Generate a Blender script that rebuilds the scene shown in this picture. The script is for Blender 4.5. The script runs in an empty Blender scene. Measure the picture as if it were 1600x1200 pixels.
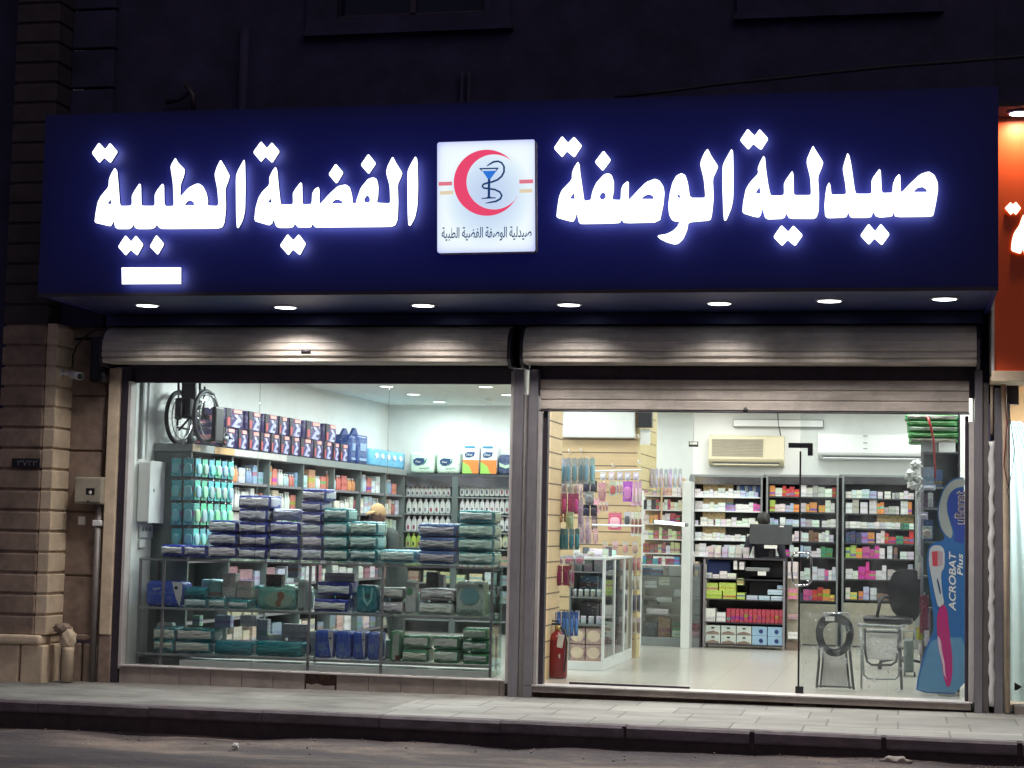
import bpy, bmesh, math, random
from mathutils import Vector, Matrix
random.seed(7)
import bpy
S = bpy.context.scene
COL = S.collection
PI = math.pi
R_ = math.radians

# ------------------------------------------------------------------ camera geometry (used to plan real positions on real planes)
AX = Vector((0.97706862, 0.00430226, -0.21288119))
AY = Vector((0.2117895, 0.08346384, 0.97374483))
AZ = Vector((0.02195719, -0.99650152, 0.08063873))
CAM = Vector((3.746296, -18.0, 1.586808))
FOC = 2800.0
def at(px, py, Y=None, Z=None, X=None):
    c = Vector((px-800, py-600, FOC))
    v = Vector((AX.dot(c), AY.dot(c), AZ.dot(c)))
    if Y is not None: t = (Y-CAM.y)/v.y
    elif Z is not None: t = (Z-CAM.z)/v.z
    else: t = (X-CAM.x)/v.x
    return CAM + v*t

# ------------------------------------------------------------------ materials
def nt(name):
    m = bpy.data.materials.new(name); m.use_nodes = True
    t = m.node_tree; b = t.nodes['Principled BSDF']
    return m, t, b
def link(t, a, b): t.links.new(a, b)
def node(t, typ, **kw):
    n = t.nodes.new(typ)
    for k, v in kw.items():
        if k in n.inputs.keys() if hasattr(n.inputs, 'keys') else False: n.inputs[k].default_value = v
        else: setattr(n, k, v)
    return n
def ramp(t, fac, stops):
    r = t.nodes.new('ShaderNodeValToRGB'); e = r.color_ramp.elements
    while len(e) < len(stops): e.new(0.5)
    for el, (p, c) in zip(e, stops):
        el.position = p; el.color = (*c, 1) if len(c) == 3 else c
    t.links.new(fac, r.inputs['Fac']); return r.outputs['Color']
def mix(t, fac, a, b, mode='MIX'):
    n = t.nodes.new('ShaderNodeMix'); n.data_type = 'RGBA'; n.blend_type = mode
    if isinstance(fac, (int, float)): n.inputs[0].default_value = fac
    else: t.links.new(fac, n.inputs[0])
    for i, v in ((6, a), (7, b)):
        if isinstance(v, tuple): n.inputs[i].default_value = (*v[:3], 1)
        else: t.links.new(v, n.inputs[i])
    return n.outputs[2]
def math_(t, op, a, b=None, c=None):
    n = t.nodes.new('ShaderNodeMath'); n.operation = op
    for i, v in enumerate((a, b, c)):
        if v is None: continue
        if isinstance(v, (int, float)): n.inputs[i].default_value = v
        else: t.links.new(v, n.inputs[i])
    return n.outputs[0]
def noise(t, scale, detail=4, vec=None, rough=0.6):
    n = t.nodes.new('ShaderNodeTexNoise'); n.inputs['Scale'].default_value = scale
    n.inputs['Detail'].default_value = detail; n.inputs['Roughness'].default_value = rough
    if vec is not None: t.links.new(vec, n.inputs['Vector'])
    return n.outputs['Fac']
def coord(t, which='Object', scale=None):
    c = t.nodes.new('ShaderNodeTexCoord').outputs[which]
    if scale:
        mp = t.nodes.new('ShaderNodeMapping'); mp.inputs['Scale'].default_value = scale
        t.links.new(c, mp.inputs['Vector']); c = mp.outputs['Vector']
    return c
def geo(t, scale=None):
    c = t.nodes.new('ShaderNodeNewGeometry').outputs['Position']
    if scale:
        mp = t.nodes.new('ShaderNodeMapping'); mp.inputs['Scale'].default_value = scale
        t.links.new(c, mp.inputs['Vector']); c = mp.outputs['Vector']
    return c
def bump(t, b, h, strength=0.3, dist=0.01):
    n = t.nodes.new('ShaderNodeBump'); n.inputs['Strength'].default_value = strength; n.inputs['Distance'].default_value = dist
    t.links.new(h, n.inputs['Height']); t.links.new(n.outputs['Normal'], b.inputs['Normal'])
def pm(name, col, rough=0.5, metal=0.0, var=0.12, ns=9.0, bmp=0.0, spec=0.5, stretch=None, dirt=0.0):
    m, t, b = nt(name)
    g = geo(t, stretch)
    n = noise(t, ns, 5, g)
    lo = tuple(c*(1-var) for c in col); hi = tuple(min(1, c*(1+var)) for c in col)
    c = ramp(t, n, [(0.3, lo), (0.7, hi)])
    if dirt:
        d = noise(t, 1.7, 8, geo(t), 0.7)
        dm = ramp(t, d, [(0.45, (0, 0, 0)), (0.7, (dirt, dirt, dirt))])
        c = mix(t, dm, c, tuple(x*0.35 for x in col))
    link(t, c, b.inputs['Base Color'])
    b.inputs['Roughness'].default_value = rough; b.inputs['Metallic'].default_value = metal
    b.inputs['Specular IOR Level'].default_value = spec
    if bmp: bump(t, b, noise(t, ns*4, 6, g), bmp, 0.01)
    return m
def em(name, col, s):
    m = bpy.data.materials.new(name); m.use_nodes = True; t = m.node_tree; t.nodes.clear()
    e = t.nodes.new('ShaderNodeEmission'); o = t.nodes.new('ShaderNodeOutputMaterial')
    e.inputs[0].default_value = (*col, 1); e.inputs[1].default_value = s
    link(t, e.outputs[0], o.inputs[0]); return m
def glassy(name, tint, fres=1.0, rough=0.0):
    m = bpy.data.materials.new(name); m.use_nodes = True; t = m.node_tree; t.nodes.clear()
    o = t.nodes.new('ShaderNodeOutputMaterial'); tr = t.nodes.new('ShaderNodeBsdfTransparent'); gl = t.nodes.new('ShaderNodeBsdfGlossy')
    tr.inputs[0].default_value = (*tint, 1); gl.inputs['Roughness'].default_value = rough
    f = t.nodes.new('ShaderNodeFresnel'); bf = t.nodes.new('ShaderNodeNewGeometry').outputs['Backfacing']
    link(t, math_(t, 'MULTIPLY_ADD', bf, 1/1.5-1.5, 1.5), f.inputs[0])
    mx = t.nodes.new('ShaderNodeMixShader')
    link(t, math_(t, 'MULTIPLY', f.outputs[0], fres), mx.inputs[0])
    link(t, tr.outputs[0], mx.inputs[1]); link(t, gl.outputs[0], mx.inputs[2])
    df = t.nodes.new('ShaderNodeBsdfDiffuse'); df.inputs[0].default_value = (.8, .85, .85, 1); m3 = t.nodes.new('ShaderNodeMixShader')   # dust and wiping marks
    link(t, ramp(t, noise(t, 2.4, 7, geo(t, (1, 1, .5)), .7), [(.45, (.004,)*3), (.75, (.055,)*3)]), m3.inputs[0])
    link(t, mx.outputs[0], m3.inputs[1]); link(t, df.outputs[0], m3.inputs[2]); link(t, m3.outputs[0], o.inputs[0])
    return m
def film(name, col, amt, rough=0.15):
    m, t, b = nt(name)
    b.inputs['Base Color'].default_value = (*col, 1); b.inputs['Roughness'].default_value = rough
    n = noise(t, 7, 5, geo(t), 0.7)
    a = ramp(t, n, [(0.30, (amt*0.06,)*3), (0.54, (amt*.35,)*3), (0.62, (amt*.9,)*3), (0.70, (min(1, amt*2.6),)*3)])  # narrow opaque streaks painted in as highlights on the film
    link(t, a, b.inputs['Alpha']); bump(t, b, noise(t, 5, 3, geo(t)), 0.6, 0.03)
    return m

def objcol(name, rough=0.45, wrinkle=0.0, kind=None, spec=0.5):
    """colour of the object itself; kind draws printing procedurally on the pack"""
    m, t, b = nt(name)
    oi = t.nodes.new('ShaderNodeObjectInfo'); c = oi.outputs['Color']; rnd = oi.outputs['Random']
    g = coord(t, 'Generated'); sx = t.nodes.new('ShaderNodeSeparateXYZ'); link(t, g, sx.inputs[0])
    u, v = sx.outputs['X'], sx.outputs['Z']
    if kind == 'carton':
        # header band, a picture block and lines of small print
        hs = t.nodes.new('ShaderNodeHueSaturation'); link(t, c, hs.inputs['Color'])
        link(t, rnd, hs.inputs['Hue']); hs.inputs['Saturation'].default_value = 1.5; hs.inputs['Value'].default_value = 0.7
        a0 = math_(t, 'MULTIPLY_ADD', rnd, 0.35, 0.12)
        band = math_(t, 'MULTIPLY', math_(t, 'GREATER_THAN', v, a0), math_(t, 'LESS_THAN', v, math_(t, 'ADD', a0, 0.22)))
        c2 = mix(t, math_(t, 'MULTIPLY', band, 0.75), c, hs.outputs['Color'])
        rr = t.nodes.new('ShaderNodeVectorMath'); rr.operation = 'ADD'; link(t, g, rr.inputs[0])
        cb = t.nodes.new('ShaderNodeCombineXYZ'); link(t, math_(t, 'MULTIPLY', rnd, 37), cb.inputs[0]); link(t, cb.outputs[0], rr.inputs[1])
        mp = t.nodes.new('ShaderNodeMapping'); mp.inputs['Scale'].default_value = (9, 3, 15); link(t, rr.outputs[0], mp.inputs['Vector'])
        sc = noise(t, 1.0, 2, mp.outputs['Vector'])
        txt = math_(t, 'GREATER_THAN', sc, 0.60)
        c3 = mix(t, math_(t, 'MULTIPLY', txt, 0.7), c2, (0.06, 0.06, 0.12))
        wh = math_(t, 'LESS_THAN', sc, 0.36)
        c = mix(t, math_(t, 'MULTIPLY', wh, 0.7), c3, (0.85, 0.85, 0.82))
    elif kind == 'wrap':
        n1 = noise(t, 5, 4, g)
        c = mix(t, ramp(t, n1, [(0.48, (0, 0, 0)), (0.70, (0.45, 0.45, 0.45))]), c, mix(t, 0.35, c, (0.9, 0.95, 1.0)))
        mp = t.nodes.new('ShaderNodeMapping'); mp.inputs['Scale'].default_value = (9, 9, 26); link(t, g, mp.inputs['Vector'])
        sc = noise(t, 1.0, 3, mp.outputs['Vector'])
        c = mix(t, math_(t, 'MULTIPLY', math_(t, 'GREATER_THAN', sc, 0.62), 0.6), c, (0.02, 0.03, 0.08))
    else:
        n1 = noise(t, 8, 4, g)
        c = mix(t, n1, mix(t, 0.25, c, (0, 0, 0)), c)
    link(t, c, b.inputs['Base Color']); b.inputs['Roughness'].default_value = rough
    b.inputs['Specular IOR Level'].default_value = spec
    if wrinkle: bump(t, b, noise(t, 9, 5, g), wrinkle, 0.02)
    return m

M = {}
M['carton'] = objcol('printed_card', 0.45, 0, 'carton')
M['wrap'] = objcol('printed_film_wrap', 0.22, 0.5, 'wrap')
M['flap'] = objcol('pale_pack_end', 0.4, 0.6)
M['plain'] = objcol('plain_coloured_plastic', 0.4)
M['wall'] = pm('night_tinted_render', (0.034, 0.031, 0.080), 0.85, 0, 0.35, 2.2, 0.5, dirt=0.7)  # night darkness and blue sign glow put into the colour, grime over it
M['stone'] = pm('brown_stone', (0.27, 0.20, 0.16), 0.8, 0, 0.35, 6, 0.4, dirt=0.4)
M['stone_dk'] = pm('shaded_dark_stone', (0.045, 0.036, 0.045), 0.85, 0, 0.22, 6, 0.4, dirt=0.4)  # pilaster top: shade above shop level put into the colour; also the dark canopy
M['stone_light'] = pm('sand_and_lit_stone', (0.68, 0.55, 0.40), 0.8, 0, 0.16, 6, 0.3, dirt=0.35)  # sand tone; on the pilaster return its paleness carries the shop light
M['plinth'] = pm('tile_plinth', (0.33, 0.28, 0.25), 0.6, 0, 0.15, 8, 0.2, dirt=0.6)
M['brick'] = pm('broken_edge', (0.10, 0.06, 0.045), 0.9, 0, 0.4, 20, 0.6)
M['alu'] = pm('dull_aluminium', (0.30, 0.285, 0.31), 0.42, 0.5, 0.12, 5, 0.08, stretch=(6, 6, .6), dirt=0.35)
M['alu_dark'] = pm('dark_frame_metal', (0.06, 0.05, 0.065), 0.45, 0.4, 0.15)
M['strip'] = pm('pale_paint_strip', (0.52, 0.49, 0.48), 0.6, 0, 0.1, 6, dirt=0.3)
M['shutter'] = pm('shutter_slats', (0.62, 0.55, 0.49), 0.55, 0.0, 0.2, 3, 0.12, stretch=(.6, 4, 4), dirt=0.6)
M['white'] = pm('white_paint', (0.80, 0.81, 0.79), 0.55, 0, 0.02, 2)
M['white_pl'] = pm('white_plastic', (0.78, 0.79, 0.78), 0.35, 0, 0.03, 4)
M['cream'] = pm('cream_plastic', (0.66, 0.60, 0.42), 0.4, 0, 0.04, 3)
M['black'] = pm('black_plastic', (0.012, 0.012, 0.016), 0.35, 0, 0.2)
M['rubber'] = pm('black_rubber', (0.015, 0.015, 0.02), 0.6, 0, 0.2)
M['chrome'] = pm('chromed_tube', (0.65, 0.66, 0.70), 0.15, 1.0, 0.05)
M['grey'] = pm('grey_enamel', (0.22, 0.24, 0.24), 0.45, 0.1, 0.06)
M['greydk'] = pm('dark_grey_laminate', (0.055, 0.06, 0.065), 0.4, 0, 0.12)
M['greenish'] = pm('grey_green_laminate', (0.10, 0.125, 0.12), 0.4, 0, 0.08)
M['slat'] = pm('slatboard', (0.62, 0.44, 0.25), 0.5, 0, 0.07, 3, stretch=(.3, 1, 8))
M['slat_y'] = pm('yellow_slatboard', (0.62, 0.50, 0.26), 0.5, 0, 0.05, 3)
M['groove'] = pm('slat_groove', (0.16, 0.11, 0.07), 0.7)
M['orange'] = pm('orange_cladding', (0.62, 0.085, 0.02), 0.45, 0, 0.07, 2, 0.05)
M['red'] = pm('red_enamel', (0.24, 0.008, 0.012), 0.3, 0, 0.1)
M['paper'] = pm('paper', (0.75, 0.74, 0.70), 0.7, 0, 0.06)
M['brass'] = pm('brass', (0.5, 0.36, 0.14), 0.3, 0.8)
M['cable'] = pm('cable', (0.02, 0.02, 0.025), 0.6)
M['pipe'] = pm('grey_conduit', (0.22, 0.20, 0.19), 0.5, 0.3, 0.15, 8, 0.15, dirt=0.3)
M['meter'] = pm('beige_meter_box', (0.36, 0.33, 0.26), 0.55, 0, 0.12, 7, 0.1, dirt=0.4)
M['navy'] = pm('navy_print', (0.02, 0.04, 0.16), 0.4)
M['skin'] = pm('brown_skin', (0.13, 0.06, 0.045), 0.5, 0, 0.08)
M['hair'] = pm('black_hair', (0.01, 0.009, 0.009), 0.5, 0, 0.3, 60)
M['tan'] = pm('tan_cloth', (0.50, 0.31, 0.15), 0.8, 0, 0.1)
M['shirt'] = pm('olive_shirt', (0.035, 0.045, 0.042), 0.85, 0, 0.15)
M['shirt_w'] = pm('dark_shirt', (0.03, 0.03, 0.045), 0.85, 0, 0.15)
M['glass'] = glassy('shop_glass', (0.93, 0.955, 0.95), 1.0)
M['glass_g'] = glassy('green_edge_glass', (0.72, 0.86, 0.82), 1.0)
M['sidegl'] = glassy('cabinet_glass', (0.86, 0.90, 0.89), 1.2)
M['darkglass'] = pm('dark_window_glass', (0.01, 0.012, 0.03), 0.08, 0, 0.1)
M['film'] = film('clear_plastic_bag', (0.90, 0.95, 0.95), 0.36)
M['mirror'] = pm('mirror_fascia', (0.30, 0.30, 0.31), 0.12, 0.9, 0.3, 3)
M['curtain'] = pm('pale_blue_curtain', (0.50, 0.62, 0.64), 0.8, 0, 0.05)
_t = M['curtain'].node_tree; _o = _t.nodes['Material Output']; _tr = _t.nodes.new('ShaderNodeBsdfTranslucent'); _tr.inputs[0].default_value = (.62, .78, .80, 1)
_mx = _t.nodes.new('ShaderNodeMixShader'); _mx.inputs[0].default_value = .6; _t.links.new(_t.nodes['Principled BSDF'].outputs[0], _mx.inputs[1]); _t.links.new(_tr.outputs[0], _mx.inputs[2]); _t.links.new(_mx.outputs[0], _o.inputs[0])
M['lamp'] = em('lamp_face', (0.93, 0.97, 1.0), 9.0)
M['lamp_in'] = em('ceiling_lamp_face', (0.97, 1.0, 0.98), 4.0)
M['letter'] = em('lit_letter_face', (0.90, 0.93, 1.0), 2.6)
M['letter_back'] = em('letter_back_glow', (0.80, 0.84, 1.0), 6.5)
M['letter_side'] = pm('letter_return', (0.04, 0.05, 0.25), 0.5)
M['letter_or'] = em('lit_letter_warm', (1.0, 0.86, 0.62), 2.4)
M['letter_orb'] = em('warm_letter_back', (1.0, 0.35, 0.05), 2.5)

# blue sign face
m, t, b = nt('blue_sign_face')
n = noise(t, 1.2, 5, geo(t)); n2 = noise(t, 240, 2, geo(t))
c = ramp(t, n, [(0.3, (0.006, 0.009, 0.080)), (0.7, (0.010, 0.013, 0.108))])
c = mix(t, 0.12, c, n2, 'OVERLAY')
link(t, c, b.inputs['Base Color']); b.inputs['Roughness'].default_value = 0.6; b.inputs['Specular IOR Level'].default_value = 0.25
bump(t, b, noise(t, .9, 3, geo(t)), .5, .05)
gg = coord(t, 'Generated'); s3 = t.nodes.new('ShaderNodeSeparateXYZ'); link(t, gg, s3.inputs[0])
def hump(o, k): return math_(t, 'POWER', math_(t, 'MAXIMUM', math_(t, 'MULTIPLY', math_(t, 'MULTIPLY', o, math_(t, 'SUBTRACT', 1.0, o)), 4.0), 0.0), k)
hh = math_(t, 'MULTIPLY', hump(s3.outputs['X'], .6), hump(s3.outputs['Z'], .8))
link(t, ramp(t, hh, [(0.0, (0.0015, 0.0015, 0.006)), (1.0, (0.003, 0.004, 0.052))]), b.inputs['Emission Color']); b.inputs['Emission Strength'].default_value = 1.0  # glow around the letters put into the face as emission, fading to the edges
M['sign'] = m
# soffit panel, blue of the sign light put into its colour
M['soffit'] = pm('soffit_panel', (0.035, 0.045, 0.15), 0.4, 0.2, 0.2, 3, 0.1, stretch=(.6, 3, 1))
# logo face: backlit translucent board
m, t, b = nt('backlit_logo_face')
g = coord(t, 'Generated'); sx = t.nodes.new('ShaderNodeSeparateXYZ'); link(t, g, sx.inputs[0])
def edge(o):
    a = math_(t, 'ABSOLUTE', math_(t, 'SUBTRACT', o, 0.5)); return math_(t, 'POWER', math_(t, 'MULTIPLY', a, 2), 14)
e_ = math_(t, 'MINIMUM', math_(t, 'ADD', edge(sx.outputs['X']), edge(sx.outputs['Z'])), 1.0)
cx = math_(t, 'ABSOLUTE', math_(t, 'SUBTRACT', sx.outputs['X'], 0.52)); cz = math_(t, 'ABSOLUTE', math_(t, 'SUBTRACT', sx.outputs['Z'], 0.5))
rr = math_(t, 'ADD', math_(t, 'MULTIPLY', cx, cx), math_(t, 'MULTIPLY', cz, cz))
cen = ramp(t, rr, [(0.0, (0.52, 0.64, 0.86)), (0.10, (0.68, 0.82, 0.95)), (0.2, (0.88, 0.98, 1.0))])
c = mix(t, math_(t, 'MULTIPLY', e_, 0.8), cen, (0.45, 0.5, 0.95))
link(t, c, b.inputs['Emission Color']); b.inputs['Emission Strength'].default_value = 1.0
b.inputs['Base Color'].default_value = (0.1, 0.1, 0.1, 1)
M['logo'] = m
for k, c_ in dict(l_red=(0.86, 0.07, 0.17), l_pink=(0.78, 0.20, 0.28), l_beige=(0.80, 0.68, 0.48), l_navy=(0.012, 0.045, 0.16), l_blue=(0.03, 0.19, 0.72)).items():
    M[k] = em('logo_'+k[2:]+'_print', c_, 0.95)

# floor tiles
def tiled(name, col, sx_, sy_, grout, rough, bm=0.3, var=0.1, gcol=0.35, dirt=0.0, patch=True, off=0.0):
    m, t, b = nt(name)
    g = geo(t)
    br = t.nodes.new('ShaderNodeTexBrick'); link(t, g, br.inputs['Vector'])
    br.inputs['Scale'].default_value = 1; br.inputs['Brick Width'].default_value = sx_; br.inputs['Row Height'].default_value = sy_
    br.inputs['Mortar Size'].default_value = grout; br.inputs['Mortar Smooth'].default_value = 0.2; br.offset = off
    br.inputs['Color1'].default_value = (*[c*(1-var) for c in col], 1); br.inputs['Color2'].default_value = (*[c*(1+var) for c in col], 1)
    br.inputs['Mortar'].default_value = (*[c*gcol for c in col], 1)
    c = br.outputs['Color']
    n = noise(t, 3.0, 8, g, 0.65)
    c = mix(t, 1.0, c, ramp(t, n, [(0.3, (1-.35*var*3,)*3), (0.7, (1, 1, 1))]), 'MULTIPLY')
    if dirt:
        d = noise(t, 1.1, 9, geo(t, (.5, 1.6, 1)), 0.7)
        c = mix(t, ramp(t, d, [(0.42, (0, 0, 0)), (0.65, (dirt,)*3)]), c, tuple(x*0.4 for x in col))
    link(t, c, b.inputs['Base Color']); b.inputs['Roughness'].default_value = rough
    h = math_(t, 'SUBTRACT', math_(t, 'MULTIPLY', n, 0.3), math_(t, 'MULTIPLY', br.outputs['Fac'], 0.6))
    bump(t, b, h, bm, 0.01)
    return m
M['floor'] = tiled('shop_floor_tile', (0.46, 0.44, 0.39), 0.6, 0.6, 0.004, 0.22, 0.05, 0.02, 0.75)
M['ceil'] = tiled('ceiling_board', (0.72, 0.74, 0.70), 1.2, 0.6, 0.006, 0.7, 0.05, 0.01, 0.72)
M['pave'] = tiled('pavement_tile', (0.31, 0.305, 0.285), 0.62, 0.60, 0.009, 0.75, 0.7, 0.14, 0.5, 0.75, off=0.3)
# older concrete part of the pavement (no joints)
M['conc'] = pm('worn_concrete', (0.22, 0.215, 0.2), 0.85, 0, 0.3, 2.2, 0.5, stretch=(.5, 1.5, 1), dirt=0.7)
M['kerb'] = pm('kerb_stone', (0.15, 0.125, 0.14), 0.85, 0, 0.3, 7, 0.5, stretch=(1, 1, 3), dirt=0.5)
M['kerb_lo'] = pm('kerb_foot', (0.055, 0.04, 0.045), 0.9, 0, 0.3, 7, 0.5, dirt=0.4)
m, t, b = nt('dusty_asphalt')
g = geo(t); n1 = noise(t, 0.9, 9, geo(t, (.45, 1.3, 1)), 0.68); n2 = noise(t, 60, 4, g); n3 = noise(t, 9, 6, g)
c = ramp(t, n1, [(0.38, (0.055, 0.044, 0.056)), (0.50, (0.10, 0.080, 0.080)), (0.62, (0.27, 0.21, 0.175))])
c = mix(t, 0.5, c, ramp(t, n2, [(0.3, (0.55,)*3), (0.7, (1.3,)*3)]), 'MULTIPLY')
link(t, c, b.inputs['Base Color']); b.inputs['Roughness'].default_value = 0.85
bump(t, b, math_(t, 'ADD', math_(t, 'MULTIPLY', n3, 1.6), math_(t, 'MULTIPLY', n2, 0.5)), 0.8, 0.02)
M['road'] = m

# ------------------------------------------------------------------ mesh building
class MB:
    def __init__(s): s.bm = bmesh.new(); s.mats = []
    def mi(s, k):
        if k not in s.mats: s.mats.append(k)
        return s.mats.index(k)
    def box(s, x0, x1, y0, y1, z0, z1, mat, bev=0.0, seg=2, rot=None, piv=None):
        b = bmesh.new(); bmesh.ops.create_cube(b, size=1)
        for v in b.verts:
            v.co = Vector(((x0+x1)/2+v.co.x*(x1-x0), (y0+y1)/2+v.co.y*(y1-y0), (z0+z1)/2+v.co.z*(z1-z0)))
        if bev: bmesh.ops.bevel(b, geom=b.edges[:], offset=bev, segments=seg, affect='EDGES', profile=0.5)
        if rot is not None:
            p = Vector(piv) if piv else Vector(((x0+x1)/2, (y0+y1)/2, (z0+z1)/2))
            bmesh.ops.transform(b, matrix=Matrix.Translation(p) @ rot.to_4x4() @ Matrix.Translation(-p), verts=b.verts)
        return s.add(b, mat)
    def add(s, b, mat, smooth=False):
        i = s.mi(mat)
        vm = {}
        for v in b.verts: vm[v] = s.bm.verts.new(v.co)
        for f in b.faces:
            try:
                nf = s.bm.faces.new([vm[v] for v in f.verts]); nf.material_index = i; nf.smooth = smooth
            except ValueError: pass
        b.free(); return s
    def cyl(s, p0, p1, r, mat, n=16, r2=None, caps=True):
        p0, p1 = Vector(p0), Vector(p1); d = p1-p0
        b = bmesh.new()
        bmesh.ops.create_cone(b, cap_ends=caps, segments=n, radius1=r, radius2=r if r2 is None else r2, depth=d.length)
        q = d.to_track_quat('Z', 'Y').to_matrix().to_4x4()
        bmesh.ops.transform(b, matrix=Matrix.Translation((p0+p1)/2) @ q, verts=b.verts)
        return s.add(b, mat, True)
    def tube(s, pts, r, mat, n=8, closed=False):
        pts = [Vector(p) for p in pts]; N = len(pts); rings = []; i = s.mi(mat)
        up = Vector((0.123, 0.31, 0.94)).normalized()
        for k, p in enumerate(pts):
            a = pts[(k-1) % N] if (k or closed) else p
            c = pts[(k+1) % N] if (k < N-1 or closed) else p
            d = (c-a).normalized(); x = d.cross(up)
            if x.length < 1e-3: x = d.cross(Vector((1, 0, 0)))
            x.normalize(); y = d.cross(x)
            rr = r[k] if isinstance(r, (list, tuple)) else r
            rings.append([s.bm.verts.new(p + x*math.cos(2*PI*j/n)*rr + y*math.sin(2*PI*j/n)*rr) for j in range(n)])
        for k in range(N if closed else N-1):
            A, B = rings[k], rings[(k+1) % N]
            for j in range(n):
                f = s.bm.faces.new((A[j], A[(j+1) % n], B[(j+1) % n], B[j])); f.material_index = i; f.smooth = True
        if not closed:
            for q in (rings[0][::-1], rings[-1]):
                f = s.bm.faces.new(q); f.material_index = i
        return s
    def prism(s, pts, y0, y1, mat, side=None):
        """polygon in X,Z extruded from y0 (front) to y1"""
        i = s.mi(mat); j = s.mi(side or mat)
        A = [s.bm.verts.new((x, y0, z)) for x, z in pts]; B = [s.bm.verts.new((x, y1, z)) for x, z in pts]
        f = s.bm.faces.new(A); f.material_index = i; g = s.bm.faces.new(B[::-1]); g.material_index = j
        n = len(pts)
        for k in range(n):
            h = s.bm.faces.new((A[k], B[k], B[(k+1) % n], A[(k+1) % n])); h.material_index = j
        return s
    def xprofile(s, prof, x0, x1, mat, smooth=False):
        """profile in Y,Z swept along X"""
        i = s.mi(mat)
        A = [s.bm.verts.new((x0, y, z)) for y, z in prof]; B = [s.bm.verts.new((x1, y, z)) for y, z in prof]
        n = len(prof)
        for k in range(n):
            f = s.bm.faces.new((A[k], A[(k+1) % n], B[(k+1) % n], B[k])); f.material_index = i; f.smooth = smooth
        for q in (A[::-1], B): s.bm.faces.new(q).material_index = i
        return s
    def lathe(s, prof, c, mat, n=18, axis=None):
        i = s.mi(mat); c = Vector(c); rings = []
        for r, z in prof: rings.append([s.bm.verts.new(c+Vector((math.cos(2*PI*k/n)*r, math.sin(2*PI*k/n)*r, z))) for k in range(n)])
        for a, b_ in zip(rings, rings[1:]):
            for k in range(n):
                f = s.bm.faces.new((a[k], a[(k+1) % n], b_[(k+1) % n], b_[k])); f.material_index = i; f.smooth = True
        s.bm.faces.new(rings[0][::-1]).material_index = i; s.bm.faces.new(rings[-1]).material_index = i
        return s
    def blob(s, c, rad, mat, rot=None, n=2, amp=0.0):
        b = bmesh.new(); bmesh.ops.create_icosphere(b, subdivisions=n+1, radius=1)
        for v in b.verts:
            k = 1+amp*math.sin(v.co.x*7+c[0]*9)*math.cos(v.co.z*6+c[2]*5)
            v.co = Vector((v.co.x*rad[0]*k, v.co.y*rad[1]*k, v.co.z*rad[2]*k))
        mt = Matrix.Translation(Vector(c)) @ (rot.to_4x4() if rot else Matrix.Identity(4))
        bmesh.ops.transform(b, matrix=mt, verts=b.verts)
        return s.add(b, mat, True)
    def mesh(s, name):
        bmesh.ops.recalc_face_normals(s.bm, faces=s.bm.faces[:])
        me = bpy.data.meshes.new(name); s.bm.to_mesh(me); s.bm.free()
        for k in s.mats: me.materials.append(M[k])
        return me
    def build(s, name, parent=None, loc=None):
        o = bpy.data.objects.new(name, s.mesh(name)); COL.objects.link(o)
        if parent is not None:
            o.parent = parent; o.matrix_parent_inverse = pinv(parent)
        return o
def pinv(p): return Matrix.Identity(4) if p.parent else Matrix.Translation(-p.location)
def tag(o, label=None, cat=None, group=None, kind=None):
    if label: o['label'] = label
    if cat: o['category'] = cat
    if group: o['group'] = group
    if kind: o['kind'] = kind
    return o
def thing(name, loc, label, cat, group=None):
    o = bpy.data.objects.new(name, None); o.empty_display_size = 0.05; COL.objects.link(o); o.location = loc
    return tag(o, label, cat, group)
def struct(mb, name): return tag(mb.build(name), kind='structure')
def pxpoly(pts, Y): return [(p.x, p.z) for p in (at(x, y, Y=Y) for x, y in pts)]
def chaikin(p, w=0.2):
    o = []
    for k in range(len(p)):
        a, b_ = p[k], p[(k+1) % len(p)]
        o.append((a[0]*(1-w)+b_[0]*w, a[1]*(1-w)+b_[1]*w)); o.append((a[0]*w+b_[0]*(1-w), a[1]*w+b_[1]*(1-w)))
    return o
def curve_mesh(loops, depth, bevel=0.0):
    """filled outline with holes; X,Z loops -> mesh extruded along Y, centred on y=0"""
    cu = bpy.data.curves.new('outline', 'CURVE'); cu.dimensions = '2D'; cu.fill_mode = 'BOTH'; cu.extrude = depth/2
    for lp in loops:
        sp = cu.splines.new('POLY'); sp.points.add(len(lp)-1)
        for q, (x, z) in zip(sp.points, lp): q.co = (x, z, 0, 1)
        sp.use_cyclic_u = True
    o = bpy.data.objects.new('tmp', cu); COL.objects.link(o)
    me = bpy.data.meshes.new_from_object(o.evaluated_get(bpy.context.evaluated_depsgraph_get()))
    bpy.data.objects.remove(o); bpy.data.curves.remove(cu)
    me.transform(Matrix(((1, 0, 0, 0), (0, 0, -1, 0), (0, 1, 0, 0), (0, 0, 0, 1))))
    return me
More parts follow.
